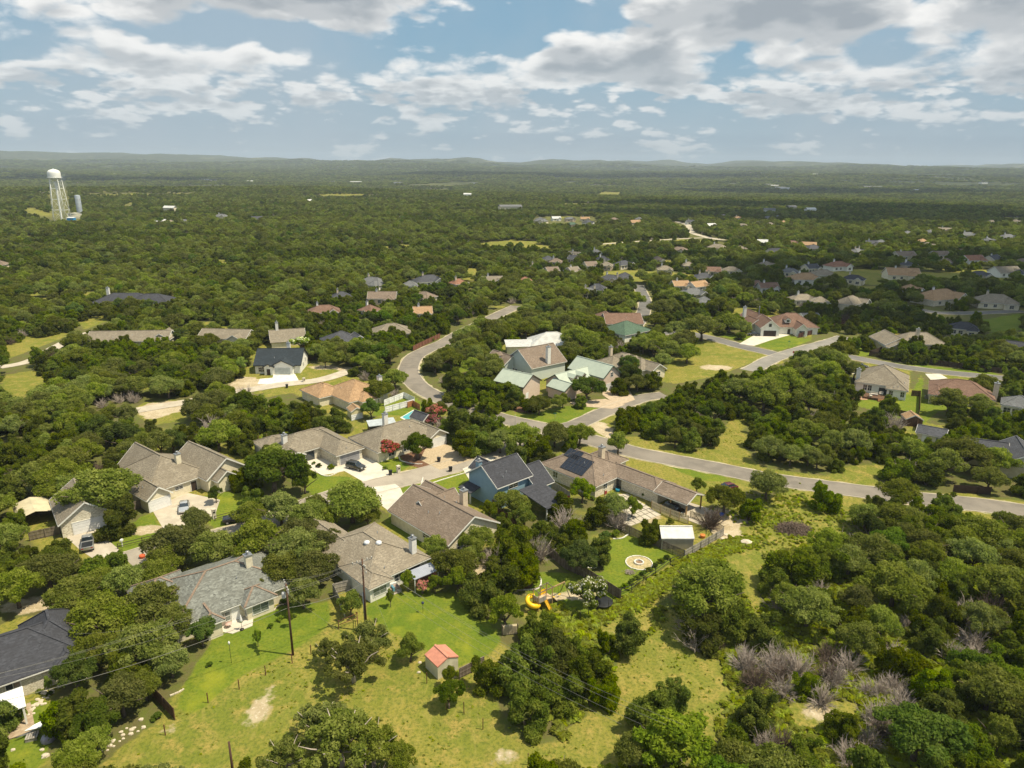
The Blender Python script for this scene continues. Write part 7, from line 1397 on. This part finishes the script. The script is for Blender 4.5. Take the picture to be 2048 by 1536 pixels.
# ---------------------------------------------------------------- clouds overhead whose shade lies on the right-hand woods
CM=bpy.data.materials.new('cloud'); CM.use_nodes=True; t=CM.node_tree; t.nodes.clear(); n=NT(t); dd=n.n('ShaderNodeBsdfDiffuse',{'Color':(.9,.9,.9,1)}); tr=n.n('ShaderNodeBsdfTransparent'); mxs=n.n('ShaderNodeMixShader',{'Fac':.86}); n.l(tr.outputs[0],mxs.inputs[1]); n.l(dd.outputs[0],mxs.inputs[2]); oo=n.n('ShaderNodeOutputMaterial'); n.l(mxs.outputs[0],oo.inputs[0])
def cloud_over(lumps,alt,label):
    off=alt/math.tan(SUN_EL); ox,oy=off*math.cos(SUN_AZ),off*math.sin(SUN_AZ); g=random.Random(4)
    bm=bmesh.new(); bmesh.ops.create_icosphere(bm,subdivisions=3,radius=1); bm.verts.ensure_lookup_table()
    bv=np.array([v.co[:] for v in bm.verts]); bf=np.array([[v.index for v in f.verts] for f in bm.faces]); bm.free(); VS=[];FS=[];nb=0
    for (x_,y_,rx,ry) in lumps:
        for k in range(min(60,max(9,int(rx*ry/700)))):
            a=g.random()*6.283; q=math.sqrt(g.random()); rr=min(rx,ry)*g.uniform(.22,.42); c=np.array((x_+ox+math.cos(a)*q*(rx-rr*.6),y_+oy+math.sin(a)*q*(ry-rr*.6),alt+g.uniform(0,rr*.7)))
            v=bv*np.array((rr,rr,rr*.5)); nn=fbm((v[:,0]+c[0])*3/rr,(v[:,1]+c[1])*3/rr+v[:,2]*2/rr,5)-.5; VS.append(c+v*(1+nn*.6)[:,None]); FS.append(bf+nb); nb+=len(bv)
    V_=np.concatenate(VS); F_=np.concatenate(FS)
    me=bpy.data.meshes.new('cloud'); me.from_pydata(V_.tolist(),[],F_.tolist()); [setattr(f,'use_smooth',True) for f in me.polygons]; me.materials.append(CM); o=bpy.data.objects.new('cloud',me); COL.objects.link(o); tag(o,kind='structure')
cloud_over([(230,400,120,120),(190,290,60,60),(130,500,120,48),(330,540,140,70),(20,520,70,26),(420,420,90,110),(520,300,120,90)],1250,'')
cloud_over([(330,1000,260,110),(700,1050,330,150),(560,1350,420,160),(-120,1450,160,60)],1350,'')
cloud_over([(-300,2300,700,250),(1500,2900,900,300),(-2600,3600,1400,400),(400,5200,1800,600),(3500,5000,1500,500)],1700,'')

# ---------------------------------------------------------------- air
HZ=bpy.data.materials.new('haze'); HZ.use_nodes=True; t=HZ.node_tree; t.nodes.clear(); n=NT(t)
pv=n.n('ShaderNodeVolumePrincipled',{'Color':(.80,.88,1.0,1),'Density':HAZE_D,'Anisotropy':.15}) if False else n.n('ShaderNodeVolumePrincipled',{'Color':(.74,.86,1.0,1),'Density':7.2e-5,'Anisotropy':.1})
oo=n.n('ShaderNodeOutputMaterial'); n.l(pv.outputs[0],oo.inputs['Volume'])
zt_=float(GZ.max()); hz=MB().box(-12800,12800,-900,14200,float(GZ.min())-3,max(zt_+40,150)).build('haze',HZ); tag(hz,kind='stuff'); 
S.cycles.volume_bounces=0; S.cycles.max_bounces=5; S.cycles.transparent_max_bounces=8
